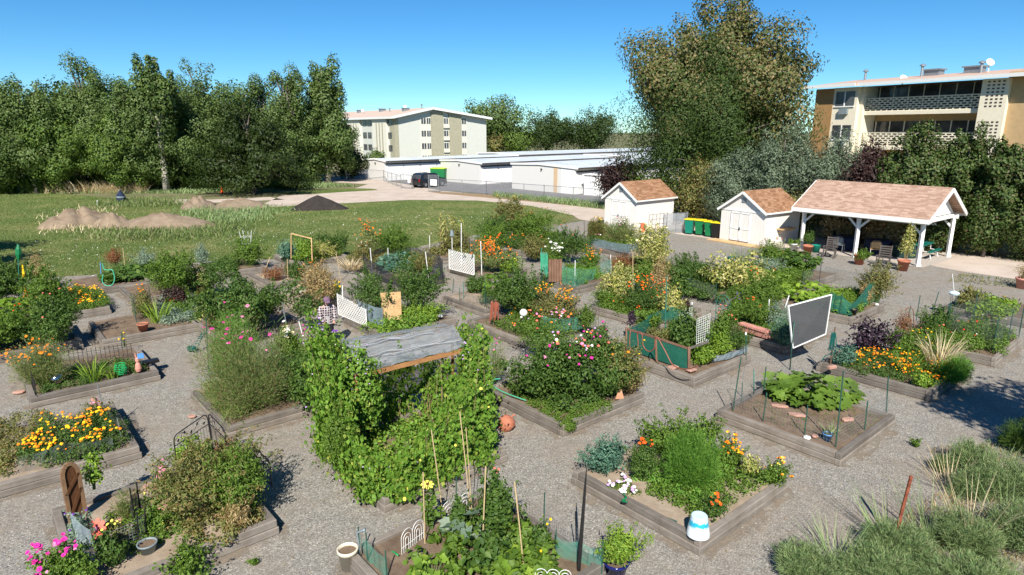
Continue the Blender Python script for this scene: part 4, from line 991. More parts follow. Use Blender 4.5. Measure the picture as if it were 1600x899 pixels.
for i, (x0, yt, x1, yb, lb) in enumerate([(-60, 130, 60, 300, 'left'), (80, 120, 180, 298, ''), (200, 130, 300, 297, ''), (300, 130, 400, 295, ''), (400, 150, 520, 290, '')]):
    tree('background_tree', ['dark tree filling in behind the leftmost cottonwoods', 'dark tree filling in behind the twin topped cottonwood', 'dark tree filling in behind the bare trunked cottonwood', 'dark tree filling in behind the olive green tree', 'dark tree filling in behind the slim cottonwoods'][i], x0, yt, x1, yb, seed=60 + i, leaf='lf_treedark', n=7000, k=46, ls=.42, group='trees behind the tree line', dy=1.3, low=.02)
tag(tufts('undergrowth', [(0, 304), (470, 294), (470, 290), (0, 300)], 5000, 2.2, 33, M['lf_treedark'], .35), 'dark undergrowth between the trunks of the tree line', 'undergrowth')
tree('juniper_hedge', 'low dark green juniper hedge at the foot of the olive green tree', 380, 278, 498, 297, seed=17, leaf='lf_tree2', n=9000, k=60, ls=.16, low=.0, elong=.5, depth=.3, trunk=False, dy=.1, cat='hedge', cr=.12)
T2 = 'trees behind the garages'
tree('cottonwood_tree', 'tallest tree behind the garages beside the apartment building', 726, 142, 822, 245, seed=20, group=T2, n=12000, k=60, ls=.5, cr=.12, dy=.3)
tree('maple_tree', 'bright green rounded tree behind the garage roofs', 782, 196, 838, 245, seed=21, group=T2, leaf='lf_tree2', n=7000, k=44, ls=.4)
tree('brown_shrub_tree', 'brownish small tree right of the apartment building', 762, 205, 790, 245, seed=22, group=T2, leaf='lf_olive', n=3000, k=26, ls=.4)
tree('dark_round_tree', 'dark rounded tree in the middle behind the garage roofs', 815, 166, 890, 245, seed=23, group=T2, leaf='lf_treedark', n=11000, k=60, ls=.42, cr=.11)
tree('dark_round_tree', 'dark rounded tree closest to the big brown tree behind the garages', 876, 168, 968, 245, seed=24, group=T2, leaf='lf_treedark', n=12000, k=64, ls=.42, cr=.11)
tree('big_cottonwood', 'huge cottonwood turning brown and gold behind the left shed', 972, -26, 1236, 336, seed=25, leaf='lf_autumn', n=95000, k=120, ls=.24, cr=.10, shape='upright', low=.10, bark='bark_pale', dy=.30, elong=.8)
tree('elm_tree', 'feathery green elm standing in front of the brown cottonwood', 975, 52, 1196, 340, seed=26, leaf='lf_elm', n=70000, k=110, ls=.20, cr=.095, shape='upright', low=.0, aspect=.35, dy=.12, elong=1.5)
T3 = 'shrubs and small trees along the dirt road'
tree('plum_shrub', 'dark purple shrub beside the left shed', 938, 236, 1000, 330, seed=27, leaf='lf_plum', n=7000, k=44, ls=.2, group=T3, cat='shrub')
tree('green_shrub', 'bright green shrub behind the roof of the left shed', 985, 262, 1060, 338, seed=28, leaf='lf_tree2', n=7000, k=44, ls=.16, group=T3, cat='shrub')
tree('leafy_shrub', 'tangled olive shrub above the green bins', 1050, 238, 1130, 352, seed=29, leaf='lf_olive', n=9000, k=50, ls=.15, group=T3, cat='shrub')
tree('russian_olive', 'grey green russian olive behind the middle shed', 1098, 225, 1200, 360, seed=30, leaf='lf_russian', n=22000, k=120, low=.0, cr=.1, ls=.16, aspect=.4, group=T3)
tree('russian_olive', 'tall silvery russian olive left of the right apartment building', 1165, 186, 1262, 366, seed=31, leaf='lf_russian', n=22000, k=120, low=.0, cr=.1, ls=.17, aspect=.4, group=T3)
tree('russian_olive', 'grey green russian olive below the brown apartment wall', 1240, 202, 1345, 374, seed=32, leaf='lf_russian', n=22000, k=120, low=.0, cr=.1, ls=.17, aspect=.4, group=T3)
tree('plum_tree', 'dark purple leaved tree above the pavilion roof', 1312, 218, 1378, 384, seed=33, leaf='lf_plum', n=10000, k=56, ls=.16, group=T3)
tree('hedge_tree', 'dense dark tree rising to the breeze block balcony', 1360, 184, 1460, 392, seed=34, leaf='lf_hedge', n=30000, k=170, ls=.16, group=T3, cr=.075, low=.0)
tree('hedge_tree', 'reddish topped tree over the right half of the pavilion', 1440, 192, 1530, 396, seed=35, leaf='lf_hedge', n=30000, k=170, ls=.16, group=T3, cr=.075, low=.0)
tree('hedge_tree', 'dark tree right of the pavilion gable', 1505, 208, 1600, 405, seed=36, leaf='lf_hedge', n=30000, k=170, ls=.16, group=T3, cr=.075, low=.0)
tree('hedge_tree', 'dark tree cut by the right edge behind the dirt road', 1570, 222, 1690, 412, seed=37, leaf='lf_hedge', n=30000, k=170, ls=.16, group=T3, cr=.075, low=.0)
for i, (x0, yt, x1, yb) in enumerate([(1200, 295, 1290, 376), (1280, 310, 1360, 384), (1350, 315, 1430, 392), (1420, 300, 1510, 398), (1500, 300, 1570, 406), (1560, 290, 1660, 414)]):
    tree('roadside_shrub', ['shrub showing between the middle shed and the pavilion', 'reddish brown dry shrub seen through the left bay of the pavilion', 'dry tan shrub seen through the right bay of the pavilion', 'green shrub behind the right pavilion posts', 'low dark shrub right of the pavilion posts', 'low dark shrub above the barrel pot'][i], x0, yt, x1, yb, seed=40 + i,
         leaf=['lf_olive', 'lf_dry', 'lf_dry', 'lf_hedge', 'lf_hedge', 'lf_hedge'][i], n=7000, k=50, ls=.13, group=T3, cat='shrub', low=0, depth=.5)
# trees just outside the picture whose shade falls into it
tree_at('street_tree', 'feathery tree to the right of the viewpoint that shades the gravel', 12.6, 8.4, 5.0, 8.2, 'lf_tree', 8000, 50, .16, .45, 70, 'trees outside the picture', cr=.10)
tree_at('street_tree', 'tree left of the lawn that throws shade onto the grass', -32.4, 32.5, 5.2, 8, 'lf_tree', 4000, 40, .3, .3, 71, 'trees outside the picture')
tree_at('street_tree', 'second tree left of the lawn that throws shade onto the grass', -29.2, 28.5, 4, 7, 'lf_tree', 4000, 40, .3, .3, 72, 'trees outside the picture')
_bedmesh = {}
RIM = .285
def bed(corner, x, y, label, ang=40.5, su=3.0, sv=3.0, soil='soil', fill=.21):
    u = Vector((math.cos(rad(ang)), math.sin(rad(ang)), 0)); v = Vector((u.y, -u.x, 0))
    c = P(x, y, RIM); c.z = 0
    Fr = {'F': c, 'R': c - u * su, 'L': c + v * sv, 'B': c + v * sv - u * su}[corner]
    t = thing('raised_bed', tuple(Fr), label, 'raised bed', 'timber raised beds', rad(ang))
    # local: x along u from the front corner, y along -v (back-left)
    W = .135; H = .14
    key = (su, sv)
    if key not in _bedmesh:
        ms = []
        for lvl in (0, 1):
            o_ = .02 if lvl == 0 else 0; z = H / 2 + lvl * (H + .003)
            spec = [((su / 2, W / 2 - o_, z), (su + 2 * o_, W, H)), ((su / 2, sv - W / 2 + o_, z), (su + 2 * o_, W, H)),
                    ((W / 2 - o_, sv / 2, z), (W, sv - 2 * W + 2 * o_ - .004, H)), ((su - W / 2 + o_, sv / 2, z), (W, sv - 2 * W + 2 * o_ - .004, H))]
            for i, (cc, s) in enumerate(spec):
                mb = MB(); L_ = max(s[0], s[1])
                # long axis along x so the grain follows the timber
                mb.box((0, 0, 0), (L_, W, H)); me_o = mb.build('timber', M['timber'], None, bevel=.012)
                ms.append((me_o.data, cc, 0 if s[0] >= s[1] else PI / 2)); bpy.data.objects.remove(me_o)
        mb = MB(); n = 14; V = []; F_ = []; rng = random.Random(5)
        for j in range(n + 1):
            for i in range(n + 1):
                e = min(i, j, n - i, n - j); V.append((W * .9 + (su - 1.8 * W) * i / n, W * .9 + (sv - 1.8 * W) * j / n, fill + rng.uniform(-.018, .02) + .03 * min(e, 3) / 3))
        for j in range(n):
            for i in range(n): a = j * (n + 1) + i; F_.append((a, a + 1, a + n + 2, a + n + 1))
        mb.add(V, F_); so = mb.build('soil', M['soil'], None, True); _bedmesh[key] = (ms, so.data); bpy.data.objects.remove(so)
    ms, sd = _bedmesh[key]; rng = random.Random(int(x * 7 + y))
    for me, cc, rz in ms:
        o = bpy.data.objects.new('timber', me); link(o, t); o.location = (cc[0] + rng.uniform(-.006, .006), cc[1] + rng.uniform(-.006, .006), cc[2]); o.rotation_euler.z = rz + rng.uniform(-.003, .003)
        b = o.modifiers.new('bevel', 'BEVEL'); b.width = .012; b.segments = 1
    o = bpy.data.objects.new('soil', sd); link(o, t)
    if soil != 'soil':
        o.data = sd.copy(); o.data.materials[0] = M[soil]
    return t
BEDS = [
 ('F', 1095, 845, 'raised bed with mixed orange flowers and an upturned blue pot, front right', {}, 'soil_pale'),
 ('F', 1315, 710, 'mostly bare raised bed with squash plants inside a staked wire fence', {}, 'soil'),
 ('F', 1455, 612, 'raised bed full of orange marigolds with a plume of pale grass', {}, 'soil'),
 ('F', 1557, 560, 'raised bed of green vegetables at the right behind the marigold bed', {}, 'soil'),
 ('L', 1476, 478, 'raised bed at the right edge nearest the barrel pot', {}, 'soil'),
 ('F', 880, 665, 'raised bed overflowing with the big zinnia bush', {}, 'soil'),
 ('F', 1085, 590, 'raised bed wrapped in dark green shade cloth with a hose on its rail', {}, 'soil'),
 ('F', 1228, 541, 'raised bed with the pink trough planter and white pipes', {}, 'soil'),
 ('F', 1332, 497, 'raised bed with a green net fence behind the window screen', {}, 'soil'),
 ('L', 1073, 452, 'raised bed of variegated squash in front of the middle shed', {}, 'soil'),
 ('F', 1268, 442, 'raised bed with pumpkins and a tiny white picket near the pavilion', {}, 'soil'),
 ('F', 982, 395, 'raised bed of cosmos in front of the left shed', {}, 'soil'),
 ('F', 1042, 436, 'raised bed with the tall pale flowering vine left of the gravel court', {}, 'soil'),
 ('F', 815, 531, 'raised bed with black wire edging and orange marigolds behind the zinnias', {}, 'soil'),
 ('F', 1022, 505, 'raised bed with the red orange flower bush', {}, 'soil'),
 ('F', 902, 449, 'raised bed with a light green net and a brown wooden board', {}, 'soil'),
 ('F', 759, 485, 'raised bed with short plants and pinkish bare soil in the centre', {}, 'soil_pale'),
 ('F', 755, 431, 'raised bed with white lattice and the tall orange cosmos', {}, 'soil'),
 ('L', 659, 395, 'raised bed with corn stalks behind the white lattice', {'sv': 2.2}, 'soil'),
 ('L', 786, 376, 'raised bed with a tall leafy hedge of beans at the lawn edge', {'sv': 1.9}, 'soil'),
 ('F', 850, 400, 'raised bed with dark tomato bushes behind the green netted bed', {}, 'soil'),
 ('F', 600, 523, 'raised bed with tomato vines and an upright orange board', {}, 'soil'),
 ('R', 697, 432, 'raised bed fenced with black net and white pipes', {'sv': 2.4}, 'soil'),
 ('L', 534, 407, 'raised bed with dry straw grass and tall orange flowers by the lawn', {'su': 3, 'sv': 1.9}, 'soil'),
 ('R', 544, 399, 'raised bed with a wooden frame trellis beside the lawn', {}, 'soil'),
 ('R', 418, 416, 'raised bed with a white tomato cage at the lawn edge', {}, 'soil'),
 ('R', 521, 429, 'raised bed with brown stalks and pale stones', {}, 'soil_pale'),
 ('R', 531, 468, 'raised bed left of the white lattice with dry tan stems', {}, 'soil_pale'),
 ('R', 478, 504, 'raised bed under the wide raspberry thicket', {}, 'soil'),
 ('R', 312, 505, 'raised bed with a terracotta pot on its front corner', {}, 'soil'),
 ('R', 237, 439, 'raised bed with a light green hoop at the left lawn edge', {}, 'soil'),
 ('R', 330, 450, 'raised bed behind with dark leafy greens and a small red pot', {}, 'soil'),
 ('R', 172, 479, 'raised bed of yellow marigolds at the left', {}, 'soil'),
 ('R', 128, 531, 'raised bed of tomatoes at the left edge', {}, 'soil'),
 ('R', 248, 579, 'raised bed with a black picket fence and a green basket', {}, 'soil'),
 ('R', 218, 697, 'raised bed of yellow orange marigolds cut by the left edge', {}, 'soil_pale'),
 ('R', 433, 812, 'raised bed with flagstones, garden door and black scroll trellis', {}, 'soil_pale'),
 ('F', 600, 780, 'raised bed covered by the climbing bean arbour', {}, 'soil'),
 ('F', 355, 668, 'raised bed with the feathery pink cosmos', {}, 'soil'),
 ('B', 762, 760, 'raised bed at the bottom edge with sunflowers, canes and squash', {}, 'soil'),
]
BED = {}
for i, (c, x, y, lb, kw, so) in enumerate(BEDS): BED[lb] = bed(c, x, y, lb, soil=so, **kw)
def in_poly(p, q):
    x, y = p[:, 0], p[:, 1]; c = np.zeros(len(p), bool); j = len(q) - 1
    for i in range(len(q)):
        xi, yi = q[i]; xj, yj = q[j]
        c ^= ((yi > y) != (yj > y)) & (x < (xj - xi) * (y - yi) / (yj - yi + 1e-9) + xi); j = i
    return c
_fl = {}
def flower_mesh(kind, color):
    if (kind, color) in _fl: return _fl[(kind, color)]
    V = []; F_ = []; me = bpy.data.meshes.new('flower')
    if kind == 'daisy':
        n = 8; V = [(0, 0, .04)]
        for k in range(n):
            a = 2 * PI * k / n; b = 2 * PI * (k + .5) / n
            V += [(.5 * math.cos(a - .27), .5 * math.sin(a - .27), .02), (.56 * math.cos(a), .56 * math.sin(a), -.03), (.5 * math.cos(a + .27), .5 * math.sin(a + .27), .02), (.2 * math.cos(b), .2 * math.sin(b), .02)]
        for k in range(n):
            i = 1 + 4 * k; pv = 1 + 4 * ((k - 1) % n) + 3
            F_.append((0, pv, i, i + 1, i + 2, i + 3))
        m = len(V); V += [(.16 * math.cos(2 * PI * k / 6), .16 * math.sin(2 * PI * k / 6), .07) for k in range(6)] + [(0, 0, .12)]
        F_ += [(m + k, m + (k + 1) % 6, m + 6) for k in range(6)]; nm = 6
    elif kind == 'ball':
        rings = [(.5, 0), (.52, .12), (.38, .26), (.18, .34)]
        for j, (r, z) in enumerate(rings):
            for k in range(9): a = 2 * PI * (k + j * .5) / 9; rr = r * (1.12 if k % 2 else .92); V.append((rr * math.cos(a), rr * math.sin(a), z - (.08 if k % 2 else 0)))
        for j in range(3):
            for k in range(9): F_.append((j * 9 + k, j * 9 + (k + 1) % 9, j * 9 + 9 + (k + 1) % 9, j * 9 + 9 + k))
        F_.append(tuple(range(27, 36))); F_.append(tuple(range(8, -1, -1))); nm = 0
    else:  # trumpet
        for j, (r, z) in enumerate([(.08, 0), (.15, .25), (.5, .42), (.56, .36)]):
            for k in range(10): a = 2 * PI * k / 10; rr = r * (1.12 if k % 2 and j > 1 else 1); V.append((rr * math.cos(a), rr * math.sin(a), z))
        for j in range(3):
            for k in range(10): F_.append((j * 10 + k, j * 10 + (k + 1) % 10, j * 10 + 10 + (k + 1) % 10, j * 10 + 10 + k))
        F_.append(tuple(range(9, -1, -1))); nm = 0
    me.from_pydata(V, [], F_); me.materials.append(M['fl_' + color])
    if nm:
        me.materials.append(M['fl_eye']); 
        for p in list(me.polygons)[-nm:]: p.material_index = 1
    me.update(); _fl[(kind, color)] = me; return me
def put_flowers(root, pts, nrm, kind, color, size, rng, merged=None):
    """pts are local to root"""
    me = flower_mesh(kind, color); rp = np.array(root.location)
    d = np.linalg.norm(pts + rp - np.array([0, 0, CAMH]), axis=1); order = np.argsort(d)
    far = np.median(d) > 27 or size * 640 / max(1, np.median(d)) < 1.15
    cnt = sum(1 for c in root.children if c.name.startswith('flower'))
    indiv = [] if far else list(order[:max(0, 90 - cnt)])
    rest = [i for i in order if i not in set(indiv)]
    def mat(i):
        n = Vector(nrm[i]) + Vector((rng.normal() * .25, rng.normal() * .25 - .2, rng.normal() * .2 + .35)); s = size * rng.uniform(.5, 1.12)
        return Matrix.Translation(Vector(pts[i])) @ n.to_track_quat('Z', 'Y').to_matrix().to_4x4() @ Matrix.Rotation(rng.uniform(0, 6.28), 4, 'Z') @ Matrix.Scale(s, 4)
    for i in indiv:
        o = bpy.data.objects.new('flower', me); link(o, root); o.matrix_local = mat(i)
    if rest:
        mb = MB(); vs = [v.co for v in me.vertices]; fs = [tuple(p.vertices) for p in me.polygons]
        for i in rest: m_ = mat(i); mb.add([m_ @ v for v in vs], fs)
        o = mb.build('blossoms', M['fl_' + color], root); o['kind'] = 'stuff'
def stems_to(root, tgt, mat='stem', r=.008, n=8, base=None):
    mb = MB(); 
    for e in tgt[:n]:
        e = Vector(e); b = Vector((e.x * .25, e.y * .25, -.02)); m_ = b.lerp(e, .55) + Vector((e.x, e.y, 0)) * -.08
        mb.tube([b, m_, e], [r * 1.4, r, r * .5], 5)
    mb.lathe([(0, -.03), (.03, -.03), (.02, .03), (0, .05)], n=6)
    if mb.V: mb.build('stem', M[mat], root)
ptag = {}
def plant(name, label, x0, yt, x1, yb, leaf='lf_mid', ls=.07, style='bush', h=None, d=None, fl=(), n=None, k=None, zb=.2, seed=None, aspect=.6, dens=1.0, cat='plant', stem='stem', droop=.4, dir_up=.25, group=None, wmul=1.0, zfl=0.0, sh=1.0):
    seed = seed if seed is not None else int(x0 * 3 + yt * 7 + x1) % 99991
    rng = np.random.default_rng(seed)
    xc = (x0 + x1) / 2
    if h is None:
        f = P(xc, yb, zb); s = f.y / _c / FPX; w = (x1 - x0) * s * wmul; dp = d if d else w * .85
        cy = f.y + dp * .45; w *= cy / f.y; bx = f.x * cy / f.y; H = max(.12, R(xc, yt, cy).z - zb) * 1.03; w *= 1.08
    else:
        f = P(xc, yb, zb); bk = P(xc, yt, zb + h * .75); dp = d if d else max(.25, bk.y - f.y); cy = f.y + dp * .5; s = cy / _c / FPX
        w = (x1 - x0) * s * wmul; bx = f.x * cy / f.y; H = h
    t = thing(name, (bx, cy, zb), label, cat, group)
    L = Leaves(); top = None
    ls_ = max(ls, cy / 640 * 1.0)
    area = 3.0 * (w * dp + w * H + dp * H) * .55
    if style in ('bush', 'feather', 'loose'):
        k = int((k or int(min(26, max(7, area * 7)))) * 1.35)
        c = runit(rng, k) * (rng.random((k, 1)) ** .45); c[:, 2] = np.abs(c[:, 2]) * 1.5 - .5
        rc0 = .25 * (w * dp * H) ** (1 / 3); rc0 = min(rc0, .36)
        crn = c * np.array([max(.02, w / 2 - rc0 * .8), max(.02, dp / 2 - rc0 * .7), max(.02, H / 2 - rc0 * .7)]) + np.array([0, 0, H / 2])
        crn[:, 2] = np.minimum(crn[:, 2], H - rc0 * .75)
        rc = rc0 * rng.uniform(.65, 1.3, k)
        if style == 'feather':
            n = n or int(min(15000, area * 3000 * dens)); idx = rng.integers(0, k, n); o = runit(rng, n)
            npl = int(max(26, min(170, area * 34))); a_ = rng.random(npl) * 2 * PI; r_ = np.sqrt(rng.random(npl)); hh_ = H * rng.uniform(.35, 1.15, npl) * (1 - .35 * r_ ** 2)
            E_ = np.column_stack([r_ * np.cos(a_) * w / 2, r_ * np.sin(a_) * dp / 2, hh_]); B_ = E_ * np.array([.35, .35, 0]); idx = rng.integers(0, npl, n); t_ = rng.uniform(.12, 1.0, (n, 1)) ** .8
            c_ = B_[idx] + (E_[idx] - B_[idx]) * t_; c_[:, 2] = E_[idx][:, 2] * t_[:, 0] ** .85; pw = (.035 + .10 * H * np.sin(np.clip(t_, 0, 1) * PI * .85))
            pos = c_ + o * pw * rng.random((n, 1)) ** .6; pos[:, 2] = np.clip(pos[:, 2], .01, None)
            D = unit(o * .7 + runit(rng, n) * .5 + unit(E_[idx] - B_[idx]) * .9); wd = max(.008, cy / 640 * .42)
            leaf_quads(L, pos, D, runit(rng, n), np.full(n, ls_ * 1.6), np.full(n, wd), .1); N = o
        else:
            n = n or int(min(15000, area / (ls_ * ls_ * aspect * .5) * .9 * dens)); 
            idx = rng.choice(k, n, p=rc ** 2 / (rc ** 2).sum()); o = runit(rng, n)
            rr = rng.uniform(.3, 1.1, (n, 1)) ** .5
            pos = crn[idx] + o * rr * rc[idx][:, None]; pos[:, 2] = np.clip(pos[:, 2], .01, None)
            ns = int(k * 2.4); si = rng.integers(0, k, ns); sd = unit(unit(crn[si] - [0, 0, H * .35]) + runit(rng, ns) * .55 + [0, 0, .35]); sl = rc0 * sh * rng.uniform(.6, 1.7, ns)
            m_ = int(n * .24 * sh); mi = rng.integers(0, ns, m_); tt_ = rng.random((m_, 1)) ** .8
            pos[:m_] = crn[si[mi]] + sd[mi] * (rc[si[mi]][:, None] * .75 + sl[mi][:, None] * tt_) + runit(rng, m_) * ls_ * .55; pos[:, 2] = np.clip(pos[:, 2], .01, H * 1.18); o[:m_] = unit(sd[mi] + runit(rng, m_))
            N = unit(o + runit(rng, n) * .6 + np.array([0, -.1, dir_up])); D = np.cross(N, runit(rng, n)); D[:, 2] -= .35
            sz = ls_ * rng.uniform(.55, 1.4, n); leaf_quads(L, pos, D, N, sz, sz * aspect, .2)
        top = crn
    elif style == 'squash':
        n = n or int(max(12, w * dp * 26 * dens)); a = rng.random(n) * 2 * PI; r = np.sqrt(rng.random(n))
        pos = np.column_stack([r * np.cos(a) * w / 2, r * np.sin(a) * dp / 2, H * rng.uniform(.45, 1, n) * (1 - .35 * r)])
        N = unit(np.column_stack([np.cos(a) * r * .5, np.sin(a) * r * .5 - .15, np.ones(n)]) + runit(rng, n) * .45); D = np.column_stack([np.cos(a), np.sin(a), -.15 * np.ones(n)]) + runit(rng, n) * .5
        leaf_big(L, pos, D, N, ls * rng.uniform(.7, 1.25, n)); top = pos - np.array([0, 0, .01])
    elif style == 'blades':
        n = n or int(60 * dens); r = np.sqrt(rng.random(n)) * .35; a = rng.random(n) * 2 * PI
        B = np.column_stack([r * np.cos(a) * w, r * np.sin(a) * dp, np.zeros(n)]); D = np.column_stack([np.cos(a) * w * .5, np.sin(a) * dp * .5, np.full(n, H)]) + runit(rng, n) * .08 * H
        blades(L, rng, B, D, H * rng.uniform(.7, 1.15, n), np.full(n, max(ls, cy / 640 * .5)), droop, 4); N = runit(rng, n); pos = B + D
    elif style == 'corn':
        ns = n or 4; mb = MB(); pos = []
        for i in range(ns):
            b = np.array([rng.uniform(-.5, .5) * w, rng.uniform(-.5, .5) * dp, 0]); hh = H * rng.uniform(.85, 1)
            mb.tube([tuple(b), tuple(b + [.04, 0, hh * .6]), tuple(b + [.03, .02, hh])], [.018, .014, .006], 5)
            m_ = 11; zz = np.linspace(.12, .92, m_) * hh; aa = np.arange(m_) * PI + rng.normal(size=m_) * .5 + rng.random() * 6
            B = np.column_stack([np.full(m_, b[0]), np.full(m_, b[1]), zz]); D = np.column_stack([np.cos(aa), np.sin(aa), np.full(m_, 1.0)]); blades(L, rng, B, D, rng.uniform(.45, .75, m_) * min(1, H), np.full(m_, .075), 1.0, 5)
            B = np.repeat([b + [.03, .02, hh * .93]], 9, 0); D = runit(rng, 9) * .5 + [0, 0, 1]; blades(L, rng, B, D, np.full(9, .28), np.full(9, .03), .5, 2); pos.append(b + [0, 0, hh])
        mb.build('stalk', M[stem], t); pos = np.array(pos); N = pos
    L.build('foliage', M[leaf], t)
    if top is not None and style != 'blades': stems_to(t, top, stem, .006 if H < .8 else .012, 8 if style != 'squash' else 24)
    for fk, fc, fn, fs in fl:
        # pick outward, upper points that face up or the light
        sc_ = pos[:, 2] / H + (.0 if zfl else .15 * rng.random(len(pos))) - pos[:, 1] / max(dp, .1) * .45 + rng.random(len(pos)) * (1.1 if not zfl else zfl)
        pick = np.argsort(-sc_)[:max(fn * 3, 1)]; pick = rng.choice(pick, min(fn, len(pick)), replace=False)
        off = unit(N[pick] * .5 + np.array([0, -.3, .6])) * .05
        put_flowers(t, pos[pick] + off, unit(N[pick] * .4 + [0, -.3, .8]), fk, fc, fs, rng)
    return t
def fill(name, label, poly, h, leaf='lf_mid', ls=.06, fl=(), zb=.2, dens=1.0, seed=None, aspect=.6, cat='plant', feather=False, group=None, hv=.5, px=True, zpx=.28, r=None, layers=1.0):
    """low planting that fills an outline drawn on the ground"""
    seed = seed if seed is not None else int(sum(a for q in poly for a in q)) % 99991
    rng = np.random.default_rng(seed)
    q = np.array([tuple(P(x, y, zpx))[:2] if px else (x, y) for x, y in poly]); ct = q.mean(0); lo, hi = q.min(0), q.max(0)
    A = .5 * abs(sum(q[i][0] * q[(i + 1) % len(q)][1] - q[(i + 1) % len(q)][0] * q[i][1] for i in range(len(q))))
    t = thing(name, (ct[0], ct[1], zb), label, cat, group)
    r = r or max(.09, min(.26, h * .42)); kk = max(5, int(A / (r * r) * .9))
    pts = np.zeros((0, 2))
    while len(pts) < kk: p = lo + (hi - lo) * rng.random((kk * 3, 2)); pts = np.concatenate([pts, p[in_poly(p, q)]])
    pts = pts[:kk] - ct; hh = h * (1 - hv + hv * rng.random(kk))
    ls_ = max(ls, ct[1] / 640); crn = np.column_stack([pts, np.maximum(.02, hh - r * .9)])
    n = int(min(14000, A * (1 + 2.2 * h) / (ls_ * ls_ * aspect * .5) * 1.15 * dens)); idx = rng.integers(0, kk, n); o = runit(rng, n); o[:, 2] = np.abs(o[:, 2]) * 1.1 - .1; L = Leaves()
    low = rng.random((n, 1)) ** .6
    pos = crn[idx] * np.array([1, 1, 0]) + np.column_stack([np.zeros(n), np.zeros(n), (crn[idx][:, 2]) * low[:, 0]]) + o * r * rng.uniform(.6, 1.1, (n, 1))
    pos[:, 2] = np.maximum(pos[:, 2], .012)
    N = unit(o * .8 + runit(rng, n) * .6 + [0, -.1, .4])
    if feather: leaf_quads(L, pos, unit(o * .5 + runit(rng, n) * .7 + [0, 0, .7]), N, np.full(n, ls_ * 1.8), np.full(n, max(.009, ct[1] / 640 * .42)), .1)
    else:
        D = np.cross(N, runit(rng, n)); D[:, 2] -= .2; sz = ls_ * rng.uniform(.55, 1.4, n); leaf_quads(L, pos, D, N, sz, sz * aspect, .2)
    L.build('foliage', M[leaf], t)
    for fk, fc, fn, fs in fl:
        sc_ = pos[:, 2] / h + rng.random(n) * .5; pick = np.argsort(-sc_)[:max(fn * 4, 4)]; pick = rng.choice(pick, min(fn, len(pick)), replace=False)
        put_flowers(t, pos[pick] + [0, -.01, .035], unit(N[pick] * .3 + [0, -.25, .8]), fk, fc, fs, rng)
    return t
V_ = 'vegetables and herbs in the raised beds'; FG = 'flowering plants in the raised beds'
plant('sage_bush', 'blue grey sage bush in the left corner of the front right bed', 908, 688, 978, 752, 'lf_blue', .05, dens=1.1, cat='shrub')
plant('marigold', 'red orange marigolds beside the blue grey sage', 974, 700, 1030, 762, 'lf_dark', .04, fl=[('ball', 'redorange', 9, .075)], group=FG)
fill('petunia', 'white and lilac petunias below the blue grey sage', [(948, 757), (975, 747), (998, 768), (972, 783)], .14, 'lf_mid', .03, fl=[('trumpet', 'white', 26, .06), ('trumpet', 'lilac', 16, .06)], group=FG)
plant('leafy_herb', 'tall leafy green herb at the back of the front right bed', 988, 660, 1125, 735, 'lf_mid', .06, d=1.1, dens=1.1, group=V_)
plant('dill', 'feathery bright green dill in the middle of the front right bed', 1035, 676, 1120, 778, 'lf_feather', .06, 'feather', dens=1.2, group=V_)
fill('bean_row', 'low green bean plants filling the front of the front right bed', [(1010, 765), (1120, 720), (1205, 748), (1090, 808)], .30, 'lf_mid', .05, group=V_)
plant('marigold', 'yellow orange marigolds in the back right of the front right bed', 1108, 688, 1162, 740, 'lf_mid', .04, fl=[('ball', 'orange', 22, .055), ('ball', 'yellow', 14, .055)], group=FG)
plant('amaranth', 'pale lime amaranth beside the yellow marigolds of the front right bed', 1156, 706, 1184, 752, 'lf_yel', .05, group=V_)
plant('marigold', 'small orange and yellow marigolds in the right corner of the front right bed', 1186, 722, 1230, 766, 'lf_mid', .04, fl=[('ball', 'orange', 12, .055), ('ball', 'lemon', 8, .055)], group=FG)
plant('marigold', 'small bright orange marigolds beside the upturned blue pot', 1090, 772, 1132, 818, 'lf_dark', .035, fl=[('ball', 'redorange', 9, .06), ('ball', 'orange', 4, .05)], group=FG)
plant('squash_plant', 'large leaved green squash in the mostly bare staked bed', 1192, 576, 1332, 648, 'lf_mid', .30, 'squash', h=.42, dens=1.3, cat='squash plant')
fill('marigold', 'wide carpet of orange marigolds in the bed beside the window screen', [(1310, 575), (1360, 548), (1420, 556), (1500, 580), (1470, 603), (1440, 602)], .36, 'lf_dark', .045, fl=[('ball', 'orange', 240, .055), ('ball', 'yellow', 90, .05)], group=FG)
plant('purple_basil', 'blackish purple kale behind the orange marigold carpet', 1328, 504, 1388, 560, 'lf_purple', .10, dens=.9, group=V_)
plant('iris', 'upright green iris blades amid the orange marigold carpet', 1398, 534, 1434, 590, 'lf_mid', .03, 'blades', dens=.9, group=V_)
plant('plume_grass', 'pale plume grass at the back of the orange marigold bed', 1444, 508, 1484, 585, 'lf_straw', .02, 'blades', dens=2.6, droop=.35, group=V_)
plant('fennel', 'feathery fennel in the right corner of the orange marigold bed', 1462, 560, 1512, 606, 'lf_feather', .05, 'feather', group=V_)
plant('lime_coleus', 'lime leaved plant in the front corner of the orange marigold bed', 1425, 584, 1462, 612, 'lf_lime', .06, group=V_)
plant('pepper_plant', 'green pepper plant at the back of the orange marigold bed', 1380, 520, 1450, 562, 'lf_mid', .06, group=V_, fl=[('ball', 'yellow', 8, .05)])
plant('geranium', 'blue green leafy plant in the left corner of the orange marigold bed', 1298, 545, 1335, 580, 'lf_blue', .05, group=V_)
fill('tomato_plant', 'green tomato plants inside the net at the right behind the marigold bed', [(1480, 545), (1505, 510), (1565, 515), (1592, 528), (1556, 552)], .62, 'lf_mid', .06, fl=[('ball', 'red', 8, .05), ('daisy', 'white', 6, .04)], group=V_)
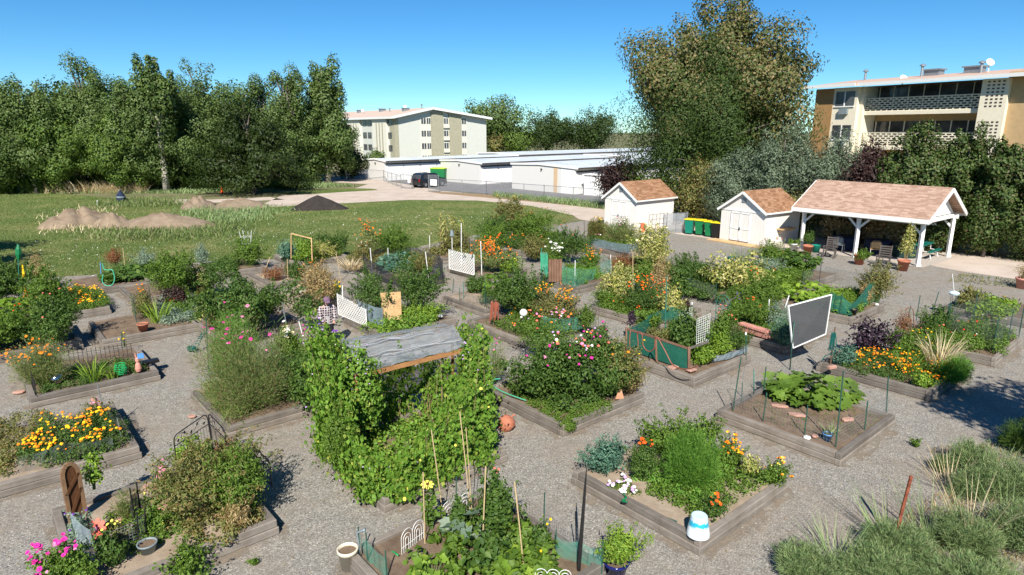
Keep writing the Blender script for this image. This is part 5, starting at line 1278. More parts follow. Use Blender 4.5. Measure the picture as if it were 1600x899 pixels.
plant('bean_plant', 'dark green bean bush left of the netted tomato plants at the right', 1428, 486, 1488, 532, 'lf_dark', .05, group=V_)
plant('dry_shrub', 'dry reddish twiggy shrub beside the brown hanging hose', 1392, 486, 1424, 530, 'lf_red', .04, dens=.25, stem='stem_dry')
fill('chard', 'yellow green chard in the bed nearest the barrel pot', [(1498, 485), (1520, 466), (1590, 476), (1570, 497)], .55, 'lf_lime', .10, fl=[('ball', 'coral', 6, .05)], group=V_)
plant('chard_seedling', 'reddish stemmed plant at the left end of the yellow green chard', 1490, 452, 1530, 488, 'lf_olive', .07, group=V_)
plant('zinnia_bush', 'big leafy zinnia bush dotted with pink magenta and white flowers', 778, 508, 972, 652, 'lf_dark', .085, d=2.7, wmul=1.12, dens=1.6, k=30, sh=.4, zfl=2.6, aspect=.5, cat='flower bush',
      fl=[('ball', 'magenta', 20, .085), ('ball', 'pink', 11, .08), ('ball', 'coral', 11, .08), ('ball', 'redorange', 4, .07), ('ball', 'white', 7, .07), ('ball', 'lilac', 6, .07), ('ball', 'lemon', 3, .06)])
plant('zinnia_row', 'tall pink and red zinnias at the back left of the zinnia bush', 796, 490, 900, 560, 'lf_mid', .06, 'loose', dens=.45, d=.8, fl=[('ball', 'pink', 10, .08), ('ball', 'coral', 14, .08), ('ball', 'white', 4, .07), ('ball', 'lilac', 6, .07), ('ball', 'orange', 5, .07)], group=FG)
plant('tomatillo', 'yellow green bush at the right side of the zinnia bush', 925, 535, 1005, 632, 'lf_olive', .055, d=1.2, fl=[('ball', 'orange', 4, .08), ('ball', 'yellow', 3, .05)], group=V_)
fill('mint', 'low bright green mint spilling over the front corner of the zinnia bed', [(788, 598), (820, 606), (880, 640), (940, 620), (960, 634), (882, 662), (860, 655), (800, 612)], .20, 'lf_mid', .04, group=V_, hv=.3)
plant('mint_spill', 'small clump of mint hanging outside the front corner of the zinnia bed', 872, 656, 904, 684, 'lf_mid', .04, zb=0, group=V_)
plant('dry_marigold', 'brown withered marigold in the right corner of the zinnia bed', 958, 575, 1006, 622, 'lf_dry', .05, dens=.7, fl=[('ball', 'orange', 3, .08)], group=FG, stem='stem_dry')
plant('cosmos', 'thin pink cosmos leaning over the path left of the zinnia bed', 755, 525, 790, 600, 'lf_cosmos', .04, 'feather', dens=.25, fl=[('daisy', 'magenta', 3, .07), ('daisy', 'pink', 3, .07)], group=FG)
plant('lettuce', 'pale green lettuce inside the left end of the green shade cloth', 1000, 520, 1055, 556, 'lf_olive', .05, group=V_)
plant('pole_bean', 'dark green beans climbing in the middle of the green cloth bed', 1040, 492, 1098, 566, 'lf_dark', .08, group=V_)
plant('runner_bean', 'runner beans with red flowers behind the white grid trellis', 1100, 484, 1146, 548, 'lf_mid', .06, fl=[('ball', 'coral', 12, .045)], group=V_)
plant('basil', 'lime green basil at the front corner of the green cloth bed', 1084, 540, 1118, 576, 'lf_lime', .06, group=V_)
plant('sweet_potato', 'yellow green leafy plant between the basil and the dark trough', 1108, 525, 1142, 562, 'lf_lime', .06, group=V_)
plant('thyme', 'dense dark herb spilling over the dark trough', 1128, 515, 1172, 552, 'lf_dark', .035, group=V_)
plant('purple_perilla', 'purple leaved plant inside the green cloth bed', 1056, 520, 1080, 556, 'lf_plum', .05, group=V_)
plant('small_kale', 'small dark plant on a stem at the left corner of the green cloth', 976, 488, 992, 514, 'lf_purple', .05, group=V_, zb=.5)
plant('trough_marigold', 'bushy green marigold growing in the pink trough', 1152, 470, 1204, 512, 'lf_mid', .045, zb=.4, fl=[('ball', 'redorange', 9, .045)], group=FG)
plant('juniper_herb', 'dark blue green shrub between the pink trough and the window screen', 1202, 505, 1248, 548, 'lf_blue', .045, group=V_)
plant('tall_tomato', 'tall tomato vines behind the pink trough', 1150, 432, 1225, 492, 'lf_mid', .06, d=1.0, group=V_, fl=[('ball', 'redorange', 5, .05)])
plant('purple_salvia', 'purple salvia spike beside the small arched trellis', 1138, 460, 1156, 500, 'lf_mid', .04, fl=[('ball', 'purple', 10, .05)], group=FG)
plant('sage_low', 'grey green low plant behind the dark blue green shrub', 1190, 478, 1232, 520, 'lf_grey', .045, group=V_)
plant('tall_tomato', 'tall tomato bush in the right corner of the green netted bed', 1345, 412, 1392, 478, 'lf_olive', .06, d=1.1, dens=.9, group=V_)
plant('squash_plant', 'broad squash leaves spilling over the left of the green netted bed', 1215, 432, 1302, 486, 'lf_lime', .22, 'squash', h=.6, dens=1.6, group=V_)
fill('herbs', 'mixed green herbs inside the green netted bed', [(1290, 480), (1320, 455), (1375, 462), (1335, 490)], .5, 'lf_mid', .05, group=V_)
plant('dry_bean', 'brown dried bean stems beside the tall tomato bush', 1340, 446, 1362, 480, 'lf_dry', .05, stem='stem_dry', group=V_)
plant('variegated_squash', 'cream and green variegated squash in front of the middle shed', 1106, 402, 1190, 462, 'lf_yel', .13, dens=.9, d=1.8, cat='squash plant')
plant('squash_plant', 'dark squash leaves right of the cream variegated squash', 1165, 420, 1236, 458, 'lf_mid', .22, 'squash', h=.6, dens=1.7, group=V_)
plant('raspberry', 'dark leafy plants in the wire at the left of the variegated squash', 1044, 405, 1118, 452, 'lf_dark', .06, d=1.6, group=V_)
plant('dahlia', 'dark broad leaved plant at the left corner of the variegated squash bed', 1038, 418, 1080, 470, 'lf_dark', .11, group=V_)
plant('tomato_bush', 'tomato bush with orange fruit beside the tiny white picket', 1184, 380, 1228, 418, 'lf_mid', .06, fl=[('ball', 'orange', 8, .05)], group=V_)
plant('squash_plant', 'tall broad squash leaves nearest the left pavilion post', 1222, 388, 1272, 428, 'lf_dark', .22, 'squash', h=.9, dens=2.2, group=V_)
plant('grass_clump', 'thin upright grass beside the green watering can', 1148, 372, 1170, 412, 'lf_weed', .02, 'blades', group=V_)
plant('eggplant', 'grey green plants around the small orange pumpkin', 1176, 408, 1222, 428, 'lf_grey', .06, group=V_)
plant('cosmos', 'yellow green cosmos at the left end of the bed before the left shed', 918, 342, 948, 380, 'lf_olive', .05, 'feather', fl=[('daisy', 'yellow', 10, .08)], group=FG)
plant('cosmos', 'pink and white cosmos in the middle of the bed before the left shed', 944, 344, 990, 388, 'lf_cosmos', .05, 'feather', dens=.7, fl=[('daisy', 'pink', 16, .08), ('daisy', 'white', 14, .08)], group=FG)
plant('flowering_vine', 'tall pale flowering vine covering a post beside the gravel court', 984, 352, 1046, 432, 'lf_yel', .085, d=1.3, dens=.9, fl=[('daisy', 'cream', 30, .12)], cat='climbing plant')
plant('pepper_plant', 'rust coloured low plants left of the tall pale vine', 950, 398, 988, 424, 'lf_red', .05, dens=.7, group=V_)
plant('bean_plant', 'dry tangled bean stems below the tall pale vine', 1012, 405, 1044, 470, 'lf_dry', .06, dens=.55, stem='stem_dry', group=V_)
plant('nasturtium', 'cream and green variegated bush left of the red orange flower bush', 938, 418, 992, 480, 'lf_yel', .08, d=1.2, group=V_)
plant('cucumber', 'bright green climbing leaves behind the red orange flower bush', 985, 410, 1022, 455, 'lf_mid', .08, group=V_)
plant('red_flower_bush', 'rounded bush of red orange flowers', 972, 440, 1034, 498, 'lf_dark', .05, fl=[('ball', 'redorange', 60, .06), ('ball', 'orange', 24, .06)], cat='flower bush', dens=.9)
plant('pepper_bush', 'lime yellow pepper bush right of the red orange flower bush', 1024, 455, 1068, 502, 'lf_yel', .06, fl=[('ball', 'lemon', 10, .04)], group=V_)
plant('strawberry', 'low green strawberry plants below the variegated bush', 925, 455, 965, 482, 'lf_mid', .06, group=V_)
plant('purple_basil', 'small dark purple basil right of the lime pepper bush', 1060, 468, 1078, 494, 'lf_plum', .05, group=V_)
plant('squash_vine', 'squash vine trailing behind the left end of the green shade cloth', 985, 490, 1032, 520, 'lf_mid', .08, group=V_)
plant('bean_bush', 'large dark bean bush beside the hanging red hose', 768, 422, 862, 508, 'lf_dark', .07, d=1.6, cat='bean bush')
plant('marigold', 'orange marigolds behind the black arched wire edging', 828, 456, 906, 518, 'lf_olive', .05, d=1.3, fl=[('ball', 'orange', 70, .055), ('ball', 'yellow', 25, .05)], group=FG)
plant('herb', 'small green herb in the right corner of the black edged bed', 898, 482, 932, 520, 'lf_mid', .05, group=V_)
plant('white_flower_bush', 'white flowering bush above the brown wooden board', 846, 382, 880, 425, 'lf_mid', .05, fl=[('daisy', 'white', 36, .11)], cat='flower bush')
plant('marigold', 'yellow orange marigolds inside the light green net', 905, 392, 940, 430, 'lf_mid', .05, fl=[('ball', 'orange', 34, .06)], group=FG)
fill('carrot_row', 'feathery green rows inside the light green net', [(872, 440), (905, 420), (945, 432), (903, 446)], .5, 'lf_feather', .06, feather=True, group=V_)
plant('cabbage', 'small cabbages at the left of the pinkish bare bed', 722, 432, 758, 462, 'lf_dark', .07, group=V_)
plant('squash_plant', 'light squash leaves leaning over the pinkish bare bed', 752, 422, 800, 474, 'lf_mid', .20, 'squash', h=.7, dens=1.6, group=V_)
plant('aster', 'small dark plant at the front of the pinkish bare bed', 750, 455, 780, 480, 'lf_dark', .04, group=V_)
plant('orange_cosmos', 'dense tall orange cosmos behind the white lattice', 724, 376, 798, 432, 'lf_cosmos', .05, d=1.8, fl=[('ball', 'orange', 150, .07), ('ball', 'redorange', 60, .07)], cat='flower bush')
plant('lily', 'yellow green leaves at the right corner of the white lattice bed', 776, 402, 815, 430, 'lf_lime', .07, fl=[('ball', 'lemon', 8, .05)], group=V_)
plant('corn', 'pale drying corn stalks on the left of the corn bed', 670, 334, 704, 398, 'lf_yel', .07, 'corn', n=7, stem='stem_dry', cat='corn')
plant('corn', 'pale drying corn stalks beside the white pipe with a cup', 702, 338, 728, 392, 'lf_yel', .07, 'corn', n=5, stem='stem_dry', cat='corn')
plant('bean_plant', 'leafy bean plants right of the corn stalks', 686, 360, 730, 400, 'lf_olive', .07, group=V_)
plant('tomato_plant', 'green tomato plants inside the wire at the right of the corn bed', 742, 352, 798, 402, 'lf_mid', .06, d=1.8, group=V_)
plant('sunflower_clump', 'tall yellow green stalks topping the leafy hedge by the lawn', 766, 308, 828, 368, 'lf_olive', .08, d=1.6, fl=[('ball', 'yellow', 8, .08)], group=V_)
plant('bean_hedge', 'dark leafy bean hedge at the lawn edge', 744, 336, 800, 384, 'lf_dark', .08, d=1.6, group=V_)
plant('bean_hedge', 'rounded leafy bush at the right end of the bean hedge', 800, 334, 866, 388, 'lf_mid', .07, d=1.8, group=V_, fl=[('ball', 'orange', 6, .06)])
plant('marigold', 'orange flowers low between the bean hedge and the orange cosmos', 792, 370, 826, 392, 'lf_dark', .05, fl=[('ball', 'orange', 16, .06)], group=FG)
plant('tomato_bush', 'tomato bush left of the dark tomato hedge', 816, 372, 858, 408, 'lf_olive', .06, d=1.2, group=V_)
plant('tomato_bush', 'dark tomato hedge behind the light green net', 856, 358, 926, 412, 'lf_dark', .06, d=1.8, group=V_, fl=[('ball', 'redorange', 8, .05)])
plant('tomato_vine', 'sprawling tomato vines over the upright orange board', 556, 410, 694, 512, 'lf_dark', .065, d=2.4, dens=1.1, k=26, cat='tomato plant')
plant('squash_runner', 'light green runner at the foot of the white lattice panel', 562, 492, 600, 530, 'lf_lime', .10, 'squash', n=22, h=.3, group=V_)
plant('bindweed', 'pale leafy plant below the sprawling tomato vines', 626, 478, 690, 512, 'lf_lime', .06, group=V_)
plant('cabbage_row', 'cabbages and squash leaves inside the black net', 592, 388, 664, 430, 'lf_blue', .18, 'squash', h=.6, dens=2.0, group=V_)
plant('tomato_bush', 'green bush at the right inside the black net', 640, 395, 684, 430, 'lf_olive', .06, group=V_)
plant('orange_cosmos', 'tall orange flowers at the left of the bed by the lawn', 560, 352, 602, 402, 'lf_cosmos', .06, dens=.7, fl=[('ball', 'orange', 40, .07), ('ball', 'redorange', 16, .07)], cat='flower bush')
plant('tall_bush', 'broad green bush behind the black net', 590, 360, 648, 404, 'lf_mid', .07, d=1.6, group=V_)
plant('dry_grass', 'clump of straw coloured grass at the corner of the bed by the lawn', 532, 392, 566, 424, 'lf_straw', .03, 'blades', dens=2.5, droop=.5, group=V_)
plant('aster_bush', 'bush with small white and red flowers left of the black net', 553, 380, 584, 414, 'lf_olive', .05, fl=[('daisy', 'white', 14, .05), ('ball', 'red', 6, .05)], group=FG)
plant('bean_vine', 'yellow green beans on the wooden frame trellis by the lawn', 464, 370, 494, 414, 'lf_lime', .08, group=V_)
plant('cabbage', 'blue green cabbages left of the wooden frame trellis', 436, 380, 468, 410, 'lf_blue', .10, group=V_)
plant('potato_bush', 'dark green bush right of the wooden frame trellis', 494, 364, 546, 400, 'lf_dark', .07, d=1.4, group=V_)
plant('yellow_bush', 'yellow leaved bush below the dark green bush by the lawn', 484, 382, 524, 408, 'lf_yel', .07, group=V_)
plant('tomato_bush', 'round tomato bush under the white tomato cage', 368, 376, 414, 420, 'lf_mid', .07, d=1.3, group=V_)
fill('beet_row', 'low green rows left of the white tomato cage', [(318, 425), (345, 408), (378, 412), (360, 425)], .5, 'lf_dark', .06, group=V_)
plant('weedy_bush', 'thin grey plant at the lawn edge left of the tomato cage', 306, 382, 328, 420, 'lf_grey', .05, dens=.6, group=V_)
plant('greens', 'short greens between the two canes of the pale stone bed', 444, 412, 486, 438, 'lf_dark', .06, group=V_)
plant('dry_bush', 'tan dry stems with orange blooms beside the pale stone bed', 474, 414, 520, 462, 'lf_dry', .05, dens=.7, fl=[('ball', 'orange', 8, .05)], stem='stem_dry', group=V_)
plant('small_reds', 'small reddish plants near the leaning cane', 412, 418, 446, 442, 'lf_red', .05, dens=.6, group=V_)
plant('dry_bush', 'tall tan dried bush left of the person', 468, 424, 528, 486, 'lf_dry', .06, dens=.55, stem='stem_dry', group=V_)
plant('sunflower_pot', 'low plant with a few yellow blooms behind the person', 512, 446, 536, 472, 'lf_mid', .05, fl=[('daisy', 'yellow', 10, .09)], group=FG)
plant('raspberry_thicket', 'wide dark raspberry thicket left of the person', 306, 432, 494, 538, 'lf_dark', .085, d=2.6, dens=1.1, k=26, cat='thicket')
plant('yellow_bean', 'yellow leaved plant at the left front of the raspberry thicket', 318, 468, 372, 520, 'lf_yel', .07, dens=.9, group=V_)
plant('cucumber_vine', 'tall tangled green vine at the back of the bed with the corner pot', 234, 400, 312, 472, 'lf_mid', .07, d=1.5, group=V_)
plant('pale_vine', 'pale pinkish green vine tangled above the bed with the corner pot', 262, 418, 300, 460, 'lf_yel', .05, dens=.7, group=V_)
fill('silver_sage', 'grey leaved plants filling the right of the bed with the corner pot', [(244, 490), (262, 465), (330, 478), (300, 502), (258, 508)], .5, 'lf_grey', .06, group=V_)
plant('iris_clump', 'light green iris blades in the bed with the corner pot', 234, 450, 262, 508, 'lf_lime', .03, 'blades', group=V_)
plant('orange_poppy', 'orange flowers inside the wire at the left of the bed with the corner pot', 212, 455, 244, 502, 'lf_olive', .05, fl=[('ball', 'orange', 10, .07)], group=FG)
plant('dark_kale', 'dark reddish leaves between the iris blades and the grey plants', 256, 452, 300, 488, 'lf_plum', .07, group=V_)
plant('squash_plant', 'dark squash leaves beside the light green hoop', 176, 408, 246, 446, 'lf_dark', .24, 'squash', h=.5, dens=1.6, group=V_)
plant('red_amaranth', 'reddish seed heads behind the light green hoop', 168, 388, 194, 418, 'lf_red', .05, dens=.7, group=V_)
plant('grey_thistle', 'grey thistle like plant at the lawn edge left of the cane', 214, 392, 246, 425, 'lf_grey', .06, dens=.5, group=V_)
plant('chard_bed', 'dark leafy greens around the small red pot', 284, 420, 352, 462, 'lf_dark', .09, d=1.3, group=V_)
plant('croton', 'yellow and orange leaved plant in the small red pot', 303, 426, 322, 452, 'lf_yel', .06, zb=.45, group=V_)
fill('marigold', 'yellow marigolds filling the small bed at the left', [(98, 468), (120, 452), (158, 458), (172, 476), (128, 486)], .42, 'lf_mid', .05, fl=[('ball', 'yellow', 90, .06), ('ball', 'orange', 50, .06)], group=FG)
plant('bean_hedge', 'tall leafy bean tangle at the left edge beside the yellow bird scarer', -60, 412, 62, 492, 'lf_dark', .08, d=2.4, group=V_)
plant('dead_sunflower', 'dry brown stalks at the back of the left tangle', 50, 398, 78, 450, 'lf_dry', .06, dens=.3, stem='stem_dry', group=V_)
plant('bean_bush', 'green bush between the bird scarer and the yellow marigolds', 50, 428, 108, 492, 'lf_mid', .07, d=1.6, group=V_)
plant('tomato_hedge', 'wide tomato hedge at the left edge above the picket fenced bed', -60, 490, 62, 566, 'lf_mid', .07, d=2.6, group=V_, fl=[('ball', 'redorange', 10, .05)])
plant('tomato_hedge', 'dark tomato bush casting a long shade on the path at the left', 50, 472, 132, 552, 'lf_dark', .07, d=1.9, group=V_, fl=[('ball', 'coral', 6, .05)])
plant('squash_plant', 'pale squash leaves at the very left behind the tomato hedge', -30, 462, 30, 510, 'lf_lime', .22, 'squash', h=.7, dens=1.5, group=V_)
plant('orange_cosmos', 'airy orange cosmos leaning over the black picket fence', 24, 532, 118, 612, 'lf_cosmos', .05, 'feather', dens=.45, d=1.1, fl=[('daisy', 'orange', 60, .075)], cat='flower bush')
fill('strawberry', 'low green strawberry plants filling the picket fenced bed', [(62, 612), (66, 590), (190, 562), (230, 575), (130, 600)], .30, 'lf_dark', .05, group=V_)
plant('gladiolus', 'light green gladiolus blades in the picket fenced bed', 130, 548, 162, 602, 'lf_lime', .025, 'blades', dens=.7, group=V_)
plant('gladiolus', 'pair of light green blades beside the round green basket', 168, 552, 186, 596, 'lf_lime', .025, 'blades', dens=.3, group=V_)
plant('marigold', 'small yellow flower on a stalk above the picket fence', 188, 515, 202, 545, 'lf_mid', .04, 'loose', n=60, fl=[('ball', 'yellow', 4, .06)], group=FG)
fill('marigold', 'mass of yellow orange marigolds in the bed cut by the left edge', [(45, 700), (80, 664), (170, 655), (212, 686), (120, 722), (40, 735)], .50, 'lf_dark', .045, fl=[('ball', 'orange', 90, .065), ('ball', 'yellow', 110, .065)], group=FG, hv=.3)
fill('lettuce', 'pale low plants at the left edge of the marigold bed', [(-60, 730), (-40, 665), (80, 640), (60, 690), (10, 745)], .30, 'lf_olive', .05, dens=.8, group=V_)
plant('weedy_plant', 'straggly green plant behind the orange marigolds at the left', 130, 628, 172, 668, 'lf_olive', .05, dens=.7, group=V_)
plant('bean_thicket', 'dense drying bean thicket in the bottom left bed', 258, 704, 432, 832, 'lf_olive', .06, d=1.9, dens=1.2, k=24, cat='bean thicket', stem='stem_dry', aspect=.4)
plant('tomato_bush', 'green bush at the right end of the drying bean thicket', 335, 712, 428, 828, 'lf_mid', .055, d=1.2, dens=.8, group=V_, aspect=.4)
plant('dead_foliage', 'patch of brown dead stems at the front of the bean thicket', 345, 775, 402, 838, 'lf_dry', .05, dens=.7, stem='stem_dry', aspect=.35, group=V_)
plant('lettuce_patch', 'pale lettuces behind the black scroll trellis', 278, 690, 338, 735, 'lf_lime', .07, group=V_)
plant('red_chard', 'reddish foliage beside the second scroll trellis', 338, 694, 386, 742, 'lf_red', .05, dens=.6, group=V_)
plant('rose_bush', 'pale green rose with one faded pink head in the bottom left bed', 244, 732, 292, 778, 'lf_mid', .05, dens=.6, fl=[('ball', 'pink', 5, .10)], group=FG)
plant('tomato_plant', 'small tomato plant over the grey hanging pot', 212, 795, 272, 842, 'lf_mid', .05, dens=.6, group=V_)
plant('nasturtium', 'yellow flowered plant in front of the pink flower spinner', 172, 815, 205, 868, 'lf_olive', .045, dens=.7, fl=[('ball', 'lemon', 6, .05)], group=FG)
plant('dill', 'rust and green dill beside the flagstones', 180, 768, 216, 822, 'lf_cosmos', .05, 'feather', dens=.4, group=V_)
plant('lavender', 'blue grey lavender at the foot of the garden door', 108, 812, 158, 868, 'lf_grey', .05, fl=[('ball', 'purple', 8, .04)], group=FG)
plant('potted_vine', 'bright green vine hanging by the garden door', 128, 716, 168, 770, 'lf_lime', .07, zb=.6, dens=.6, group=V_)
plant('petunia', 'magenta petunias in the bottom left corner', 66, 852, 160, 935, 'lf_mid', .05, fl=[('trumpet', 'magenta', 40, .065), ('trumpet', 'pink', 6, .065)], group=FG, zfl=.5)
plant('tomato_plant', 'leafy tomato stems at the bottom edge outside the bottom left bed', 245, 862, 345, 925, 'lf_mid', .06, dens=.6, group=V_, zb=0)
plant('bush', 'dark leafy bush by the wire at the bottom left', 155, 840, 215, 900, 'lf_dark', .05, dens=.8, group=V_)
plant('pink_cosmos', 'big feathery pink cosmos left of the climbing bean arbour', 316, 492, 470, 664, 'lf_cosmos', .07, 'feather', d=1.9, dens=1.3, k=26, cat='flower bush', fl=[('daisy', 'magenta', 14, .09), ('daisy', 'pink', 9, .08)])
plant('asparagus', 'bright feathery asparagus in front of the pink cosmos', 338, 500, 408, 610, 'lf_feather', .07, 'feather', dens=.9, d=.9, group=V_)
plant('daisy_bush', 'white and cream daisies behind the pink cosmos', 425, 516, 478, 570, 'lf_mid', .05, fl=[('daisy', 'white', 12, .09), ('daisy', 'cream', 10, .08)], group=FG)
plant('dark_shrub', 'dark leafy plant between the pink cosmos and the bean arbour', 452, 556, 506, 648, 'lf_dark', .08, group=V_)
plant('purple_aster', 'pale purple asters right of the white daisies', 474, 520, 512, 575, 'lf_cosmos', .05, dens=.7, fl=[('ball', 'lilac', 10, .05), ('ball', 'magenta', 5, .05)], group=FG)
fill('squash_mix', 'mixed squash leaves filling the bottom bed', [(640, 880), (690, 815), (760, 800), (860, 850), (880, 920), (650, 930)], .42, 'lf_mid', .13, dens=1.1, group=V_, aspect=.8)
plant('squash_plant', 'broad pale squash leaves in the middle of the bottom bed', 690, 800, 770, 860, 'lf_grey', .26, 'squash', h=.7, dens=1.8, group=V_)
plant('sunflower', 'single yellow sunflower on a stalk beside the white hoops', 658, 756, 690, 835, 'lf_mid', .10, dens=.5, fl=[('daisy', 'lemon', 1, .28)], group=FG, zfl=.01)
plant('climbing_bean', 'tall climbing beans on canes in the bottom bed', 735, 742, 808, 858, 'lf_dark', .08, group=V_, d=.7, fl=[('ball', 'coral', 3, .05)])
plant('chard', 'red stemmed chard at the bottom of the bottom bed', 720, 838, 800, 912, 'lf_dark', .12, group=V_, aspect=.7)
plant('lime_squash', 'yellow lime squash leaves at the bottom edge', 770, 850, 862, 925, 'lf_lime', .17, 'squash', h=.4, dens=2.2, group=V_)
plant('lime_squash', 'lime leaves near the bottom left of the bottom bed', 640, 858, 720, 925, 'lf_lime', .15, 'squash', h=.4, dens=2.0, group=V_)
plant('tomato_stalk', 'tall stalk with small yellow blooms at the right of the bottom bed', 822, 812, 862, 880, 'lf_dark', .07, dens=.7, fl=[('ball', 'yellow', 3, .05)], group=V_)
plant('kale', 'dark curly kale left of the climbing beans', 696, 786, 740, 850, 'lf_dark', .08, group=V_)
for i, (x0, yt, x1, yb, lb, lf) in enumerate([
    (1200, 868, 1320, 935, 'spiky green weed clump at the bottom edge below the front right bed', 'lf_weed'), (1345, 828, 1450, 905, 'big feathery grey green weed around the rusty post', 'lf_weed'),
    (1450, 812, 1550, 890, 'big feathery weed right of the rusty post', 'lf_weed'), (1540, 795, 1650, 890, 'big feathery weed at the right edge', 'lf_weed'), (1420, 885, 1620, 970, 'feathery weed mass in the bottom right corner', 'lf_weed'),
    (1300, 872, 1440, 950, 'feathery weed clump left of the bottom right corner', 'lf_weed'), (1475, 690, 1545, 745, 'low weed clump at the edge of the tree shade', 'lf_weed'), (1520, 715, 1620, 800, 'weeds growing inside the tree shade', 'lf_weed'),
    (1480, 735, 1545, 790, 'small weed mound between the shade and the big weeds', 'lf_weed'), (1455, 715, 1490, 742, 'small weed tuft on open gravel near the shade', 'lf_weed'), (1560, 660, 1620, 715, 'weeds at the right edge in the tree shade', 'lf_dark')]):
    plant('weed_clump', lb, x0, yt, x1, yb, lf, .06, 'feather', zb=0, cat='weed', group='weeds on the gravel', dens=.8 if i < 6 else .7, wmul=1.0, d=1.2 if i < 6 else None, seed=300 + i)
for i, (x, y, lb) in enumerate([(1430, 695, 'tiny green weed on the gravel below the staked bed'), (1565, 690, 'small green weed beside the dark shade'), (140, 795, 'flat green weed on the gravel left of the garden door'), (396, 880, 'twiggy weed shadow plant at the bottom edge')]):
    plant('weed', lb, x - 10, y - 8, x + 10, y + 6, 'lf_mid', .04, zb=0, dens=.7, cat='weed', group='small weeds on the gravel')
tag(tufts('dry_weed_litter', [(1450, 700), (1600, 690), (1640, 900), (1250, 920), (1380, 830), (1480, 760)], 2600, .14, 44, M['lf_dry'], .012), 'dry stalks and litter under the weeds at the bottom right', 'dry grass')

for nm, lb, poly, h, lf, ls, fl in [
 ('ground_herbs', 'low green herbs under the pink cosmos', [(318, 612), (370, 580), (480, 610), (360, 655)], .35, 'lf_mid', .06, ()),
 ('leafy_greens', 'leafy greens at the back right of the pink cosmos bed', [(420, 575), (460, 548), (500, 590), (490, 622), (455, 628)], .75, 'lf_dark', .07, ()),
 ('bean_plants', 'tangled greens in the right half of the corner pot bed', [(250, 488), (290, 462), (345, 472), (308, 500)], .55, 'lf_mid', .06, [('ball', 'red', 6, .05)]),
 ('low_greens', 'low greens at the back of the yellow marigold bed at the left', [(40, 480), (110, 458), (120, 490), (60, 498)], .6, 'lf_mid', .06, ()),
 ('weedy_greens', 'weedy greens between the lattice and the tomato vines', [(570, 510), (600, 480), (690, 492), (604, 524)], .35, 'lf_lime', .06, ()),
 ('low_herbs', 'low herbs across the middle of the bottom left bed', [(150, 830), (185, 790), (260, 770), (300, 820), (200, 870)], .22, 'lf_mid', .05, [('ball', 'lemon', 5, .05)]),
 ('leaf_litter_plants', 'tangled low stems at the foot of the bean thicket', [(250, 830), (280, 760), (420, 800), (350, 850)], .30, 'lf_olive', .05, ()),
 ('low_vegetables', 'low vegetables behind the black arched edging', [(775, 508), (830, 475), (925, 505), (815, 528)], .45, 'lf_mid', .055, [('ball', 'orange', 20, .055)]),
 ('tomatoes', 'tomato foliage around the grid trellis in the green cloth bed', [(995, 545), (1060, 512), (1130, 540), (1080, 570)], .55, 'lf_mid', .06, ()),
 ('greens', 'mixed greens below the pale variegated bush', [(935, 480), (980, 460), (1060, 485), (1022, 503)], .4, 'lf_mid', .06, [('ball', 'redorange', 10, .05)]),
 ('greens', 'mixed greens around the pink trough', [(1120, 500), (1170, 480), (1245, 515), (1228, 535)], .5, 'lf_mid', .06, ()),
 ('vine_greens', 'squash vines filling the middle of the tall tomato bed', [(1240, 478), (1285, 455), (1375, 462), (1330, 492)], .45, 'lf_lime', .09, ()),
 ('greens', 'dark greens filling the variegated squash bed', [(1045, 452), (1090, 430), (1180, 450), (1135, 472)], .5, 'lf_dark', .07, ()),
 ('greens', 'greens around the toy picket fence', [(1150, 425), (1190, 405), (1270, 415), (1265, 438)], .4, 'lf_mid', .07, ()),
 ('greens', 'greens around the tall pale vine', [(960, 425), (990, 405), (1050, 415), (1040, 433)], .5, 'lf_olive', .07, [('ball', 'coral', 8, .06)]),
 ('cosmos_bed', 'green cosmos foliage along the shed cosmos bed', [(922, 382), (950, 370), (1010, 380), (982, 393)], .7, 'lf_mid', .06, [('daisy', 'pink', 12, .08), ('daisy', 'white', 8, .08)]),
 ('greens', 'greens filling the light green netted bed', [(850, 436), (890, 418), (940, 428), (900, 445)], .5, 'lf_mid', .06, ()),
 ('greens', 'mixed greens in front of the corn', [(665, 395), (710, 380), (790, 390), (720, 404)], .6, 'lf_olive', .07, ()),
 ('greens', 'greens filling the bean hedge bed', [(770, 380), (810, 360), (880, 375), (840, 392)], .8, 'lf_mid', .08, [('ball', 'orange', 10, .06)]),
 ('greens', 'greens under the orange cosmos by the lawn', [(540, 405), (570, 392), (640, 400), (600, 420)], .4, 'lf_olive', .07, ()),
 ('greens', 'greens beside the wooden frame trellis', [(440, 405), (470, 392), (535, 396), (490, 410)], .4, 'lf_mid', .07, ()),
 ('greens', 'low greens inside the left hoop bed', [(160, 438), (180, 422), (240, 428), (165, 445)], .4, 'lf_dark', .08, ()),
 ('dill_patch', 'low feathery greens across the front right bed', [(990, 745), (1050, 705), (1150, 735), (1090, 790)], .30, 'lf_feather', .05, ()),
 ('tomato_plants', 'tomato foliage left of the netted tomato plants', [(1430, 535), (1470, 505), (1520, 520), (1480, 550)], .6, 'lf_mid', .06, [('ball', 'coral', 6, .05)]),
 ('pepper_row', 'green peppers behind the marigold carpet', [(1390, 560), (1440, 535), (1505, 575), (1470, 590)], .45, 'lf_mid', .06, [('ball', 'yellow', 12, .05)]),
]: fill(nm, lb, poly, h, lf, ls, fl, group='low plants between the taller ones')

